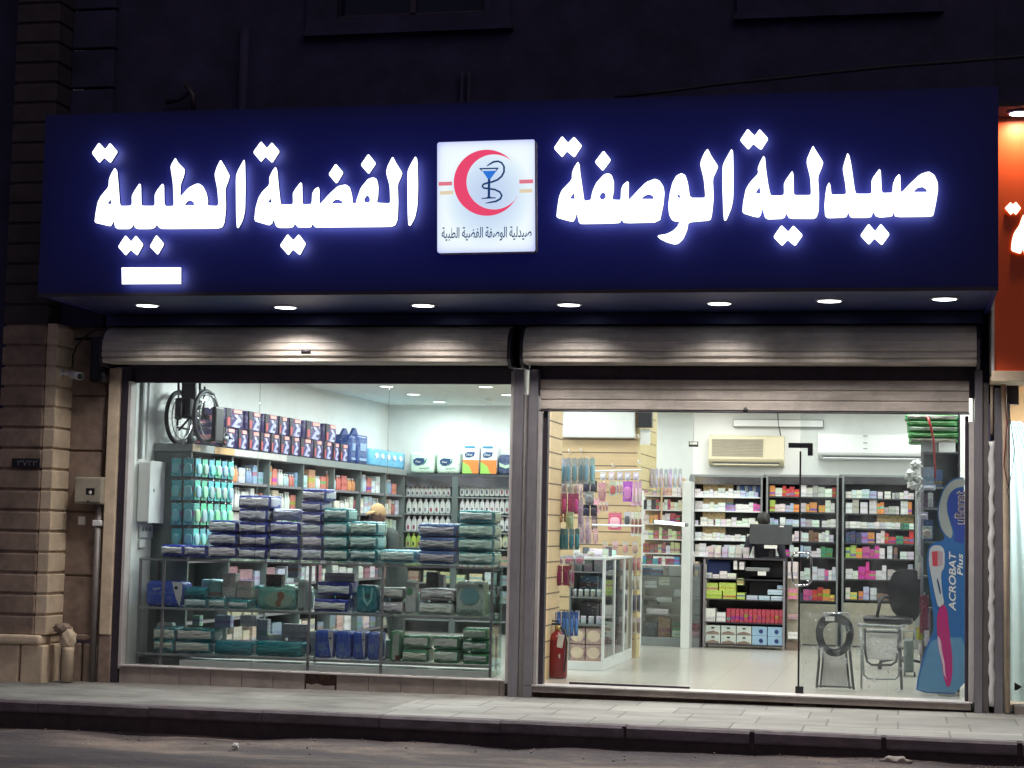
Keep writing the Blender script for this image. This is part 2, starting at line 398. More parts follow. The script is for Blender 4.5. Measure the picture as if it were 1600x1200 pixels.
def text_obj(body, name, width, centre, Y, mat, parent, height=None, rotz=0.0, shear=0.0, thick=0.0015, stretch=None, off=0.0):
    """writing in the X,Z plane facing -Y, fitted to a width"""
    cu = bpy.data.curves.new('txt', 'FONT'); cu.body = body; cu.shear = shear; cu.extrude = thick; cu.offset = off
    o = bpy.data.objects.new('tmp', cu); COL.objects.link(o)
    bpy.context.view_layer.update()
    me = bpy.data.meshes.new_from_object(o.evaluated_get(bpy.context.evaluated_depsgraph_get()))
    bpy.data.objects.remove(o); bpy.data.curves.remove(cu)
    xs = [v.co.x for v in me.vertices]; ys = [v.co.y for v in me.vertices]
    w = max(xs)-min(xs); h = max(ys)-min(ys); cx, cy = (max(xs)+min(xs))/2, (max(ys)+min(ys))/2
    k = width/w; kz = (height/h) if height else k
    for v in me.vertices:
        x, y, z = (v.co.x-cx)*k, (v.co.y-cy)*kz, v.co.z
        x, y = x*math.cos(rotz)-y*math.sin(rotz), x*math.sin(rotz)+y*math.cos(rotz)
        v.co = Vector((centre[0]+x, Y-z, centre[1]+y))
    me.materials.clear(); me.materials.append(M[mat])
    q = bpy.data.objects.new(name, me); COL.objects.link(q)
    if parent is not None:
        q.parent = parent; q.matrix_parent_inverse = pinv(parent)
    return q
def kids(o): return sorted([c for c in COL.objects if c.parent == o], key=lambda c: c.session_uid)
TREE = {}
def dup(proto, loc, rz=0.0, sc=None, label=None, color=None, group=None, rx=0.0, ry=0.0):
    """copy of a thing with its parts (first use takes the prototype itself)"""
    if proto.name not in TREE:
        TREE[proto.name] = [(c, kids(c)) for c in kids(proto)]; TREE[proto.name+'|used'] = False
    src = TREE[proto.name]
    if not TREE[proto.name+'|used']:
        TREE[proto.name+'|used'] = True; r = proto; ch = [c for c, _ in src]; gr = [g for _, q in src for g in q]
    else:
        r = proto.copy(); COL.objects.link(r); ch = []; gr = []
        for c, q in src:
            d = c.copy(); COL.objects.link(d); d.parent = r; ch.append(d)
            for g in q:
                e = g.copy(); COL.objects.link(e); e.parent = d; gr.append(e)
    r.location = loc; r.rotation_euler = (rx, ry, rz)
    if sc: r.scale = sc if not isinstance(sc, (int, float)) else (sc,)*3
    if label: r['label'] = label
    if group: r['group'] = group
    if color is not None:
        cs = color if isinstance(color, list) else [color]
        if r.type == 'MESH': r.color = (*cs[0], 1)
        for k, c in enumerate(ch): c.color = (*cs[min(k, len(cs)-1)], 1)
    return r
ORD = ['first', 'second', 'third', 'fourth', 'fifth', 'sixth', 'seventh', 'eighth', 'ninth', 'tenth', 'eleventh', 'twelfth', 'thirteenth', 'fourteenth', 'fifteenth',
       'sixteenth', 'seventeenth', 'eighteenth', 'nineteenth', 'twentieth', 'twenty-first', 'twenty-second', 'twenty-third', 'twenty-fourth', 'twenty-fifth',
       'twenty-sixth', 'twenty-seventh', 'twenty-eighth', 'twenty-ninth', 'thirtieth', 'thirty-first', 'thirty-second']

# ================================================================= SETTING
def sheet(name, x0, x1, y0, y1, zf, mat, nx=1, ny=1, disp=None):
    bm = bmesh.new(); g = [[None]*(ny+1) for _ in range(nx+1)]
    for i in range(nx+1):
        for j in range(ny+1):
            x = x0+(x1-x0)*i/nx; y = y0+(y1-y0)*j/ny
            g[i][j] = bm.verts.new((x, y, zf(x, y)+(disp(x, y) if disp else 0)))
    for i in range(nx):
        for j in range(ny): bm.faces.new((g[i][j], g[i+1][j], g[i+1][j+1], g[i][j+1])).smooth = bool(disp)
    me = bpy.data.meshes.new(name); bm.to_mesh(me); bm.free(); me.materials.append(M[mat])
    o = bpy.data.objects.new(name, me); COL.objects.link(o); return tag(o, kind='structure')
def rz_(x): return -0.335+0.013*max(-9, min(9, x))
def pz(x, y):
    x = max(-9, min(9, x)); bk = -0.10+0.008*x; fr = -0.095+0.0035*x; k = max(0, min(1, -y/2.4)); return bk*(1-k)+fr*k
sheet('ground', -400, 400, -400, 400, lambda x, y: -0.62, 'road')
from mathutils import noise as mn
def rd(x, y):
    k = 0.035*mn.noise(Vector((x*.5, y*1.1, 0)))+0.012*mn.noise(Vector((x*2.3, y*3, 4)))
    if y > -3.2: k += 0.05*max(0, 1-abs(y+2.5)/0.6)*(0.7+1.0*mn.noise(Vector((x*1.3, y*2, 9))))
    return k
sheet('road', -30, 30, -40, -2.4, lambda x, y: rz_(x)-0.01, 'road', 260, 220, rd)
KG = 0.55   # joint between the concrete stretch and the tiled stretch
sheet('pavement', -30, -0.9, -2.30, 3, pz, 'conc', 40, 6)
sheet('tiled_pavement', -0.9, 30, -2.30, 3, pz, 'pave', 40, 6)
# kerb stones: each stone a block with a splayed top edge, butted with a mortar gap
mb = MB()
L = 1.1; kx = at(975, 1145, Y=-2.45).x-14*L
xs = []
while kx < 14: xs.append(kx); kx += L*1.0
for i, x in enumerate(xs):
    long = x < 1.0
    e = 0.004 if long else 0.022
    zt = pz(x+.5, -2.4)+random.uniform(-.004, .004); zb = rz_(x)
    yo = random.uniform(-.006, .006)
    prof = [(-2.30, zt-0.3), (-2.30, zt+.001), (-2.425+yo, zt+.001), (-2.455+yo, zt-.02), (-2.462+yo, zt-.09), (-2.455+yo, zt-0.105), (-2.43+yo, zt-.118)]
    prof = prof[1:]+[(-2.30, zt-.118)]
    mb.xprofile(prof, x+e, x+L-e, 'kerb')
struct(mb, 'kerb')
mb = MB(); mb.box(-30, 30, -2.438, -2.302, -0.9, -0.185, 'kerb_lo'); 
for i in range(len(xs)-1):
    if xs[i] > 1.2: mb.box(xs[i]-.02, xs[i]+.02, -2.446, -2.31, -0.3, pz(xs[i], -2.4)-.006, 'kerb_lo')
struct(mb, 'kerb_footing')
# small stones along the kerb
gr = MB()
for k in range(170):
    x = random.uniform(-7, 7.5); y = -2.5-abs(random.gauss(0, .28)); s = random.uniform(.003, .010)
    gr.blob((x, y, rz_(x)+rd(x, y)-.008+s*.5), (s*1.4, s, s*.8), 'plinth', n=0)
o = gr.build('gravel'); tag(o, kind='stuff'); o['label'] = 'small stones and grit scattered along the kerb foot'
t_ = thing('crumpled_paper', at(370, 1168, Z=rz_(-2)).to_tuple(), 'small crumpled white paper scrap lying on the road by the kerb', 'paper scrap')
q = MB(); c_ = t_.location
for k in range(5): q.blob((c_.x+random.uniform(-.03, .03), c_.y+random.uniform(-.02, .02), c_.z+.015), (.028, .018, .014), 'paper', Matrix.Rotation(k, 3, 'Y'), 1, .3)
q.build('paper_scrap', t_)
t_ = thing('stone', at(1400, 1197, Z=rz_(3)).to_tuple(), 'grey lump of stone lying on the road near the kerb', 'stone')
q = MB(); c_ = t_.location; q.blob((c_.x, c_.y, c_.z+.03), (.12, .07, .05), 'plinth', None, 2, .25); q.build('rock', t_)

# interior shell
XL0, XL1, XR, YB, HC = -4.40, -4.07, 4.42, 8.8, 3.47
def xl(y): return XL0+(XL1-XL0)*(y-0.02)/(YB-0.02)
sheet('shop_floor', -4.6, 4.6, 0.10, 9.0, lambda x, y: 0.0, 'floor')
sheet('shop_ceiling', -4.6, 4.6, 0.06, 9.0, lambda x, y: HC, 'ceil')
mb = MB(); mb.box(-4.8, 4.8, YB, YB+.15, -.1, 3.6, 'white'); struct(mb, 'back_wall')
mb = MB()
vs = [mb.bm.verts.new(v) for v in ((XL0, .06, -.1), (XL1, YB+.01, -.1), (XL1, YB+.01, 3.6), (XL0, .06, 3.6))]
mb.mi('white'); mb.bm.faces.new(vs); struct(mb, 'side_wall')
mb = MB(); mb.box(XR, XR+.12, .06, YB, -.1, 3.6, 'white'); struct(mb, 'side_wall')

# ================================================================= BUILDING
bld = thing('shop_building', (0, 0, 0), 'two storey stone and render building whose ground floor holds the lit pharmacy', 'building')
mb = MB()
ZT = 3.30
SZ0_ = at(818, 457, Y=-1.80).z
def wallrect(x0, x1, z0, z1): mb.box(x0, x1, 0.0, 0.25, z0, z1, 'wall')
W1 = (-2.19, -0.56, 7.0, 8.5); W2 = (2.42, 3.82, 7.0, 8.5)
wallrect(-5.1, 4.62, ZT, 6.99)
wallrect(-5.1, W1[0], 6.99, 9.5); wallrect(W1[1], W2[0], 6.99, 9.5); wallrect(W2[1], 4.62, 6.99, 9.5)
wallrect(W1[0], W1[1], 8.5, 9.5); wallrect(W2[0], W2[1], 8.5, 9.5)
mb.build('wall', bld)
mb = MB(); mb.box(4.62, 14, 0.06, .25, 3.3, 9.5, 'wall'); mb.build('wall', bld)
mb = MB(); mb.box(-14, -6.15, 0.5, .9, -.1, 9.5, 'wall'); mb.build('wall', bld)
for (x0, x1, z0, z1) in (W1, W2):
    w = MB(); bx = w.box
    d = .34
    bx(x0-d, x0, -.05, .02, z0-.14, z1+.2, 'wall'); bx(x1, x1+d-.07, -.05, .02, z0-.14, z1+.2, 'wall'); bx(x0, x1, -.05, .02, z0-.14, z0, 'wall')
    bx(x0-d-.02, x1+d-.03, -.10, -.0, z0-.20, z0-.142, 'wall')
    fr = w.build('window_frame', bld)
    g = MB(); g.box(x0, x1, .10, .12, z0, z1, 'darkglass'); g.build('window_pane', bld)
    g = MB(); g.box((x0+x1)/2-.03, (x0+x1)/2+.03, .06, .098, z0, z1, 'alu_dark'); g.box(x0, x1, .06, .098, z0, z0+.05, 'alu_dark'); g.build('window_mullion', bld)
# rusticated corner pilaster
pl = MB()
zc = 0.36
pitch = 0.2205; Xa, Xb = -5.72, -5.215
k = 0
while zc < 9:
    mm_ = 'stone' if zc < 3.5 else 'stone_dk'  # upper courses take the stone with shade in its colour
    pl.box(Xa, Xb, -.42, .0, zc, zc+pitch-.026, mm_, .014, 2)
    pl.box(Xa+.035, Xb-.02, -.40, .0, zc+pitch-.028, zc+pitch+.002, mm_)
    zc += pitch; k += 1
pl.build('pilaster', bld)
pl = MB(); zc = 0.36   # return face, shop light put into its paler stone, deeper course blocks
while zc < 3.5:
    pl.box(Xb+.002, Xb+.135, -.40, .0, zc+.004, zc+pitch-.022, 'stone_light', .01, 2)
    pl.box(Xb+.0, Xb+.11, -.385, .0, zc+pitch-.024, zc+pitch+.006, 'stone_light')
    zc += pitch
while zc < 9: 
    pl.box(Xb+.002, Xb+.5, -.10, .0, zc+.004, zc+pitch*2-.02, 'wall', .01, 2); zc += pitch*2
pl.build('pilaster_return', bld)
# wall panels with joints between the pilaster and the window
pl = MB()
zc = -.12
for z0, z1 in ((.36, .985), (.995, 1.67), (1.68, 2.33), (2.34, 2.93), (2.94, 3.55), (3.56, 4.2)):
    pl.box(-5.10, -4.62, -.02, .05, z0, z1-.014, 'stone', .006, 1)
pl.box(-5.10, -4.62, .0, .05, .3, 4.2, 'groove')
pl.build('stone_cladding', bld)
pl = MB()  # base mouldings
pl.box(-5.86, Xb+.10, -.47, .02, .26, .36, 'stone_light', .03, 3)
pl.box(-5.84, -5.62, -.44, 0, -.25, .257, 'stone_light', .015); pl.box(-5.60, -5.36, -.43, 0, -.25, .257, 'stone_light', .02); pl.box(-5.34, -5.08, -.44, 0, -.25, .257, 'stone_light', .02)
pl.box(-4.98, -4.62, -.09, .02, .30, .36, 'stone', .015, 3); pl.box(-5.0, -4.82, -.10, .02, -.25, .268, 'stone', .02); pl.box(-4.80, -4.63, -.09, .02, -.25, .268, 'stone', .02)
pl.build('base_moulding', bld)
pl = MB(); pl.box(-4.605, -4.475, -.13, .10, .37, 3.22, 'stone_light', .01); pl.box(-4.61, -4.47, -.12, .10, -.25, .368, 'stone', .01); pl.build('window_reveal', bld)
# tiled plinth below the shop window, one tile broken away
pl = MB(); x = -4.37; k = 0
while x < -.2:
    w = min(.345, -.17-x)
    if k != 6: pl.box(x+.002, x+w-.002, -.10, .10, -.2, .045, 'plinth', .004, 1)
    else:
        pl.box(x, x+w, -.06, .10, -.2, .045, 'brick')
        pl.prism([(x+.02, -.2), (x+w-.02, -.2), (x+w-.02, -.065), (x+.2, -.075), (x+.13, -.05), (x+.06, -.07), (x+.02, -.055)], -.10, -.062, 'plinth')
    x += w; k += 1
pl.box(-4.37, -.15, -.12, .1, .045, .062, 'strip', .004)
pl.build('window_plinth', bld)
pl = MB(); pl.box(.04, 4.40, -.14, .12, -.045, .012, 'plinth', .004); pl.box(.04, 4.40, -.15, .12, .0125, .03, 'strip', .004)
pl.build('door_threshold', bld)
pl = MB(); pl.box(.04, 4.42, -.06, .1, -.3, -.046, 'brick')
x = .1
while x < 4.3:
    w = random.uniform(.08, .4); 
    if random.random() < .6: pl.box(x, x+w, -.11+random.uniform(0, .03), -.05, -.3, -.06-random.uniform(0, .05), 'plinth' if random.random() < .5 else 'brick', .01)
    x += w+random.uniform(.0, .1)
pl.build('broken_step', bld)
# lintel zone above glazing
pl = MB(); pl.box(-4.62, 4.5, -.22, -.002, 3.67, SZ0_-.004, 'soffit'); pl.build('bulkhead', bld)
pl = MB(); pl.box(.0, 4.47, -.015, .055, 2.96, 3.30, 'alu_dark'); pl.box(4.47, 4.85, -.02, .10, 2.9, 3.3, 'alu_dark'); pl.build('door_head', bld)
pl = MB(); pl.box(-4.62, -.03, -.02, .06, 3.24, 3.30, 'alu_dark'); pl.box(-4.42, -.17, -.01, .05, 3.075, 3.2395, 'alu_dark'); pl.build('window_head', bld)

# posts between and beside the bays
def post(name, label, secs):
    x0 = secs[0][0]; t = thing(name, (x0, -.05, 0), label, 'door post')
    a = MB(); b_ = MB(); hasb = False
    for (x0, x1, y0, z0, z1, mat, part) in secs:
        if part == 'm': a.box(x0, x1, y0, .06, z0, z1, mat, .004, 1)
        else: b_.box(x0, x1, y0, .04, z0, z1, mat, .003, 1); hasb = True
    a.build('frame', t)
    if hasb: b_.build('cover_strip', t)
    return t
post('window_post', 'dark metal upright closing the shop window next to the stone reveal', [(-4.47, -4.385, -.10, -.15, 3.24, 'alu_dark', 'm'), (-4.384, -4.35, -.11, .02, 3.08, 'strip', 's')])
post('centre_post', 'dull metal post with pale strip standing between window and doorway', [(-.17, -.135, -.13, .03, 3.2, 'strip', 's'), (-.133, -.035, -.15, -.16, 3.22, 'alu', 'm'), (-.033, .02, -.10, -.15, 2.96, 'strip', 's'), (.022, .115, -.15, -.16, 3.22, 'alu', 'm'), (.117, .155, -.11, .03, 2.78, 'strip', 's'), (.157, .205, -.04, .03, 3.1, 'alu_dark', 'm')])
post('side_post', 'metal post with ragged sealant line between doorway and neighbouring shop', [(4.345, 4.378, -.04, .03, 2.78, 'alu_dark', 'm'), (4.38, 4.43, -.11, .03, 2.72, 'strip', 's'), (4.432, 4.505, -.15, -.14, 3.22, 'alu', 'm'), (4.507, 4.565, -.11, -.13, 3.1, 'pipe', 'm'), (4.615, 4.70, -.13, -.12, 3.05, 'alu', 'm'), (4.735, 4.765, -.10, .03, 2.9, 'strip', 's')])
t_ = thing('sealant_bead', (4.56, -.16, 1.5), 'rough white sealant line running down the post beside the doorway', 'sealant')
q = MB(); pts = [(4.59+.006*math.sin(k*1.7)+random.uniform(-.004, .004), -.12, .0+k*.055) for k in range(47)]
q.tube(pts, [.027+random.uniform(-.004, .006) for _ in pts], 'white_pl', 8); q.build('bead', t_)
q = MB(); q.tube([(4.59, -.12, 2.6), (4.592, -.12, 3.15)], .014, 'stone_light', 8); q.build('pipe', t_)
t_ = thing('wall_pipe', (4.73, -.15, 0), 'rusty beige pipe with loose wires rising beside the neighbouring shop window', 'pipe')
q = MB(); q.tube([(4.735, -.15, -.05), (4.722, -.15, 1.5), (4.715, -.15, 2.5), (4.70, -.15, 3.1)], .026, 'stone_light', 10); q.build('pipe', t_)
q = MB(); q.tube([(4.72, -.19, 3.05), (4.75, -.2, 2.8), (4.80, -.2, 2.45), (4.77, -.2, 2.2), (4.73, -.19, 2.05), (4.75, -.19, 1.98)], .004, 'cable', 6)
q.tube([(4.71, -.18, 3.1), (4.73, -.19, 2.7), (4.70, -.19, 2.3), (4.74, -.19, 2.1)], .005, 'red', 6); q.build('wire', t_)

# ================================================================= ROLLER SHUTTERS
def shutter(x0, x1, label, lowered):
    t = thing('roller_shutter', ((x0+x1)/2, -.3, 3.4), label, 'shutter', 'roller shutters above the two bays')
    # rolled curtain: rounded top, then ribs
    f = [(-.05, 3.66), (-.17, 3.655), (-.27, 3.62), (-.335, 3.56), (-.37, 3.49), (-.378, 3.47), (-.372, 3.465), (-.385, 3.40), (-.378, 3.385), (-.366, 3.38), (-.382, 3.365), (-.384, 3.335), (-.37, 3.32), (-.352, 3.312), (-.366, 3.30), (-.366, 3.275), (-.35, 3.262), (-.30, 3.258), (-.05, 3.262)]
    q = MB(); q.xprofile(f, x0, x1, 'shutter'); q.build('rolled_curtain', t)
    for xx in (x0-.035, x1+.003):
        q = MB(); q.xprofile([(.0, 3.64), (-.25, 3.63), (-.36, 3.5), (-.37, 3.3), (-.3, 3.22), (.0, 3.22)], xx, xx+.03, 'alu_dark'); q.build('end_bracket', t)
    if lowered:
        q = MB(); z = 3.145; n = 0
        q.box(x0+.16, x1-.10, -.045, -.02, 3.02, 3.25, 'alu_dark')
        q.build('shadow_panel', t)
        q = MB(); z = 3.12
        pr = []
        for k in range(3):
            h = .104
            q.xprofile([(-.075, z), (-.088, z-.012), (-.088, z-h+.012), (-.075, z-h+.002), (-.05, z-h+.002), (-.05, z)], x0+.13, x1-.06, 'shutter'); z -= h
        q.build('lowered_slats', t)
        q = MB(); q.box(x0+.12, x1-.05, -.10, -.045, z-.016, z-.002, 'alu_dark', .004); q.build('bottom_rail', t)
        cx = at(1165, 643, Y=-.1).x
        q = MB(); q.lathe([(.022, 0), (.026, .02), (.012, .04), (.006, .05)], (cx, -.105, z-.01), 'black', 12); q.build('lock', t)
    else:
        cx = at(478, 554, Y=-.38).x
        q = MB(); q.cyl((cx-.05, -.378, 3.372), (cx+.05, -.378, 3.372), .02, 'alu_dark', 12); q.cyl((cx, -.36, 3.372), (cx, -.392, 3.372), .017, 'brass', 12); q.build('lock', t)
    return t
shutter(-4.58, -.17, 'fully raised grey roller shutter above the shop window', False)
shutter(.0, 4.44, 'grey roller shutter above the doorway with slats hanging partly lowered', True)
t_ = thing('shutter_motor', (-4.7, -.15, 3.3), 'black shutter end housing beside the window shutter with a cable loop', 'motor housing')
q = MB(); q.box(-4.80, -4.62, -.22, -.03, 3.06, 3.55, 'black', .03); q.cyl((-4.66, -.2, 3.12), (-4.60, -.2, 3.12), .07, 'black'); q.build('housing', t_)
q = MB(); pts = [at(*p, Y=-.18) for p in ((113, 575), (114, 555), (120, 540), (135, 525), (150, 515), (165, 515), (175, 522), (180, 540))]; q.tube(pts, .011, 'cable', 8); q.build('cable', t_)

# ================================================================= SIGN
YS = -1.80
sb = at(818, 457, Y=YS); SZ0 = at(818, 457, Y=YS).z; SZ1 = (at(66, 180, Y=YS).z+at(1560, 135, Y=YS).z)/2
SX0 = at(66, 300, Y=YS).x; SX1 = at(1560, 300, Y=YS).x
sg = thing('shop_sign', (0, YS, SZ0), 'long dark blue fascia sign with glowing white lettering and a square logo board', 'shop sign')
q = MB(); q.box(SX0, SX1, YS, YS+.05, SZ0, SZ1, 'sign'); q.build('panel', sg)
q = MB()
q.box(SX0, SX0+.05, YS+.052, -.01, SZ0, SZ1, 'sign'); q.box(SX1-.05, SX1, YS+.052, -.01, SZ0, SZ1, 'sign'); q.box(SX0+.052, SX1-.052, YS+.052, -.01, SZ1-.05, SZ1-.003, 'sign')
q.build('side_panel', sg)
q = MB(); q.box(SX0+.052, SX1-.052, YS+.052, -.01, SZ0+.004, SZ0+.03, 'soffit'); q.box(SX0, SX1, YS-.012, YS-.001, SZ0-.012, SZ0+.02, 'alu_dark'); q.build('soffit', sg)

def P1(s): 
    v = [float(k) for k in s.replace('(', '').replace(')', '').replace(' ', '').split(',')]
    return list(zip(v[::2], v[1::2]))
def cropf(ox, oy, sc): return lambda pts: [(ox+x/sc, oy+y/sc) for x, y in pts]
C1, C2, C3, C4, C5, C6 = cropf(120, 190, 4.443), cropf(380, 190, 4.443), cropf(670, 200, 5.717), cropf(850, 190, 5), cropf(1140, 190, 4.706), cropf(1440, 140, 3.53)
YL = YS-.085
def letter(cr, loops, name, parent=sg, y=YL, mats=('letter', 'letter_side', 'letter_back'), smooth=1):
    L = []
    for s in loops:
        p = cr(P1(s))
        for _ in range(smooth): p = chaikin(p, .09 if 'dot' in name else .14)
        L.append(pxpoly(p, y))
    me = curve_mesh(L, .03)
    for mm in mats: me.materials.append(M[mm])
    for f in me.polygons:
        f.material_index = 0 if f.normal.y < -.5 else (2 if f.normal.y > .5 else 1)
    for v in me.vertices: v.co.y += y
    o = bpy.data.objects.new(name, me); COL.objects.link(o); o.parent = parent; o.matrix_parent_inverse = Matrix.Translation(-parent.location)
    return o
GL = [
 (C1, 'word_segment', ["268,322,285,345,290,400,297,480,303,570,312,588,378,586,387,572,386,520,400,490,438,432,450,440,453,575,460,587,540,587,546,575,545,510,560,480,598,432,610,445,612,570,622,590,672,588,678,575,672,430,655,320,660,300,688,252,710,290,755,335,748,380,725,440,722,525,780,460,830,435,850,432,880,450,905,500,915,550,912,585,980,588,988,570,980,470,960,370,975,320,1002,265,1030,310,1066,378,1058,410,1035,470,1040,600,1030,700,1015,735,980,745,600,748,575,738,560,715,548,738,520,748,430,748,408,738,398,715,388,735,370,748,290,748,272,735,260,690,250,715,240,728,200,720,128,703,135,640,150,560,170,520,225,455,228,400,245,360",
   "216,572,242,540,246,576", "750,583,775,553,795,548,815,560,822,583"]),
 (C1, 'alef', ["1165,263,1172,290,1175,450,1172,620,1155,690,1128,740,1115,738,1110,640,1108,380,1125,335"]),
 (C1, 'double_dot', ["158,147,202,195,235,150,290,212,240,290,196,253,162,290,108,220"]),
 (C1, 'double_dot', ["343,790,382,835,415,792,468,855,425,932,380,893,345,932,290,870"]),
 (C1, 'single_dot', ["557,787,612,852,567,928,510,868"]),
 (C2, 'word_segment', ["228,315,240,340,248,430,262,560,268,578,342,578,350,565,348,500,362,475,402,422,413,435,415,560,420,577,474,575,480,560,483,500,500,470,525,455,533,475,532,560,537,575,600,505,660,450,715,438,745,460,760,520,763,568,785,570,792,540,820,460,870,400,905,388,930,400,942,450,940,520,930,565,1015,570,1025,560,1020,450,995,355,1005,310,1040,242,1065,290,1108,358,1100,385,1075,440,1080,560,1075,680,1060,720,1030,733,560,737,505,737,485,712,475,737,385,738,363,710,350,735,320,740,250,740,230,725,216,678,205,710,185,722,150,712,80,692,90,600,110,530,135,490,185,440,185,390,205,345",
   "173,562,198,533,203,568", "615,570,640,545,665,542,690,555,697,570", "842,545,855,522,868,514,882,530,884,555,868,566,850,562"]),
 (C2, 'double_dot', ["128,138,168,187,203,146,258,210,206,290,160,246,128,283,72,215"]),
 (C2, 'single_dot', ["645,293,700,357,652,435,595,368"]), (C2, 'single_dot', ["872,225,926,293,875,368,818,303"]),
 (C2, 'double_dot', ["312,782,352,826,390,783,440,850,398,930,350,890,318,930,258,862"]),
 (C2, 'alef', ["1198,242,1212,265,1217,450,1212,590,1195,670,1165,725,1150,722,1145,640,1143,350,1162,305"]),
 (C4, 'word_segment', ["268,315,280,340,285,400,300,500,315,610,322,622,362,615,370,605,380,550,410,480,470,415,505,405,530,420,548,470,548,540,535,612,597,615,602,600,605,530,620,495,655,467,665,480,662,600,668,612,730,545,800,475,870,448,905,465,935,510,943,560,935,650,905,790,630,797,608,768,595,795,500,800,290,803,275,790,258,715,245,765,230,785,200,780,100,752,105,690,120,590,140,540,220,455,222,400,240,355",
   "203,603,238,558,242,608", "435,590,450,562,467,555,483,568,485,592,467,612,447,610", "760,607,790,580,820,570,850,580,863,607"]),
 (C4, 'word_segment', ["1278,215,1292,235,1305,265,1362,352,1350,385,1320,450,1327,600,1312,740,1300,775,1130,790,1120,850,1090,920,1050,958,1020,962,960,945,910,920,890,900,895,890,960,880,1010,855,1045,820,1062,783,1030,785,1000,770,980,730,972,660,985,560,1005,480,1035,425,1075,405,1105,420,1125,480,1142,598,1255,598,1262,580,1250,450,1222,340,1230,300,1255,245",
   "1042,585,1052,567,1060,575,1072,602,1055,597"]),
 (C4, 'alef', ["1465,215,1478,235,1482,400,1480,600,1465,680,1425,775,1408,775,1402,700,1395,500,1397,350,1410,315"]),
 (C4, 'double_dot', ["143,115,190,168,237,120,300,192,240,284,182,235,145,282,78,210"]), (C4, 'single_dot', ["467,228,526,303,462,390,398,318"]),
 (C5, 'word_segment', ["250,253,262,270,268,350,285,470,300,535,310,547,390,545,402,530,400,460,415,430,460,365,470,385,472,530,480,543,592,543,600,530,595,420,568,310,570,275,613,177,635,215,690,302,680,335,650,410,658,540,655,660,640,705,620,718,440,717,418,675,405,708,385,718,285,722,262,710,243,640,230,690,215,707,180,702,95,675,100,600,120,500,150,450,212,383,208,345,225,300",
   "190,527,222,482,230,533"]),
 (C5, 'word_segment', ["732,448,742,470,748,530,757,540,850,537,858,525,850,450,832,350,845,300,867,232,880,250,895,320,920,500,930,533,1035,533,1045,520,1043,440,1060,405,1103,348,1112,370,1118,510,1128,527,1192,525,1198,510,1202,460,1220,415,1245,388,1255,400,1258,515,1265,523,1330,455,1400,390,1465,368,1505,395,1530,450,1532,510,1515,610,1497,695,1470,702,1220,705,1205,668,1195,700,1110,708,1075,700,1058,665,1040,705,1010,710,890,710,873,668,858,708,720,713,703,695,698,620,705,540,715,480",
   "1348,520,1380,490,1420,482,1445,500,1455,520"]),
 (C5, 'double_dot', ["133,55,185,108,222,57,287,130,233,213,175,168,138,210,77,140"]),
 (C5, 'double_dot', ["382,762,432,812,470,765,540,838,482,918,427,873,387,917,322,850"]),
 (C5, 'double_dot', ["1022,752,1070,808,1112,753,1178,830,1120,912,1065,862,1025,908,960,840"]),
 (C1, 'light_bar', ["316,1015,728,1015,728,1128,318,1130"]),
]
for cr, nm, loops in GL: letter(cr, loops, nm, smooth=0 if nm == 'light_bar' else 1)
# logo board
bo = pxpoly(C3([(75, 150), (80, 136), (92, 128), (930, 102), (942, 106), (946, 118), (951, 1085), (946, 1098), (935, 1102), (98, 1118), (82, 1112), (76, 1098)]), YS-.12)
q = MB(); q.prism(bo, YS-.12, YS-.004, 'logo', 'strip'); lb = q.build('logo_board', sg)
def flat(loops, mat, name, Y, parent, cr=C3):
    me = curve_mesh([pxpoly(cr(l), Y) for l in loops], .004)
    me.materials.append(M[mat])
    for v in me.vertices: v.co.y += Y
    o = bpy.data.objects.new(name, me); COL.objects.link(o); o.parent = parent; o.matrix_parent_inverse = pinv(parent); return o
YG = YS-.124
c1, r1, c2, r2 = (518, 489), 295, (582, 482), 246
import cmath
pts = []
a1 = math.atan2(171, 237); 
def arc(c, r, a, b_, n): return [(c[0]+r*math.cos(a+(b_-a)*k/n), c[1]+r*math.sin(a+(b_-a)*k/n)) for k in range(n+1)]
pts = arc(c1, r1, R_(42), R_(318), 60)
tip0 = (768, 598); tip1 = (740, 303)
inn = arc(c2, r2, R_(-42), R_(-320), 60)
cres = [p for p in pts if True]
outer = arc(c1, r1, R_(26), R_(320.5), 64); inner = arc(c2, r2, R_(-48), R_(-329), 64)
flat([outer+inner], 'l_red', 'crescent', YG, lb)
flat([[(88, 482), (208, 479), (208, 512), (88, 516)]], 'l_pink', 'red_bar', YG, lb); flat([[(808, 463), (932, 459), (932, 493), (810, 497)]], 'l_pink', 'red_bar', YG, lb)
flat([[(98, 565), (218, 560), (218, 592), (98, 596)]], 'l_beige', 'beige_bar', YG, lb); flat([[(810, 548), (927, 543), (925, 575), (810, 580)]], 'l_beige', 'beige_bar', YG, lb)
flat([[(478, 384), (606, 381), (545, 462), (532, 462)]], 'l_blue', 'cup_fill', YG, lb)
flat([[(448, 358), (626, 354), (606, 381), (596, 381), (606, 366), (468, 370), (480, 386), (472, 386)]], 'l_navy', 'cup_rim', YG-.001, lb)
flat([[(528, 455), (549, 455), (547, 612), (560, 618), (598, 620), (598, 628), (472, 634), (472, 627), (510, 622), (526, 614)]], 'l_navy', 'cup_stem', YG-.001, lb)
sn = [(518, 340), (545, 322), (580, 302), (620, 297), (652, 312), (672, 345), (672, 390), (652, 430), (615, 462), (570, 480), (520, 492), (488, 502), (478, 520), (490, 536), (530, 541), (590, 550), (635, 572), (652, 602), (640, 632), (600, 655), (550, 664), (508, 672)]
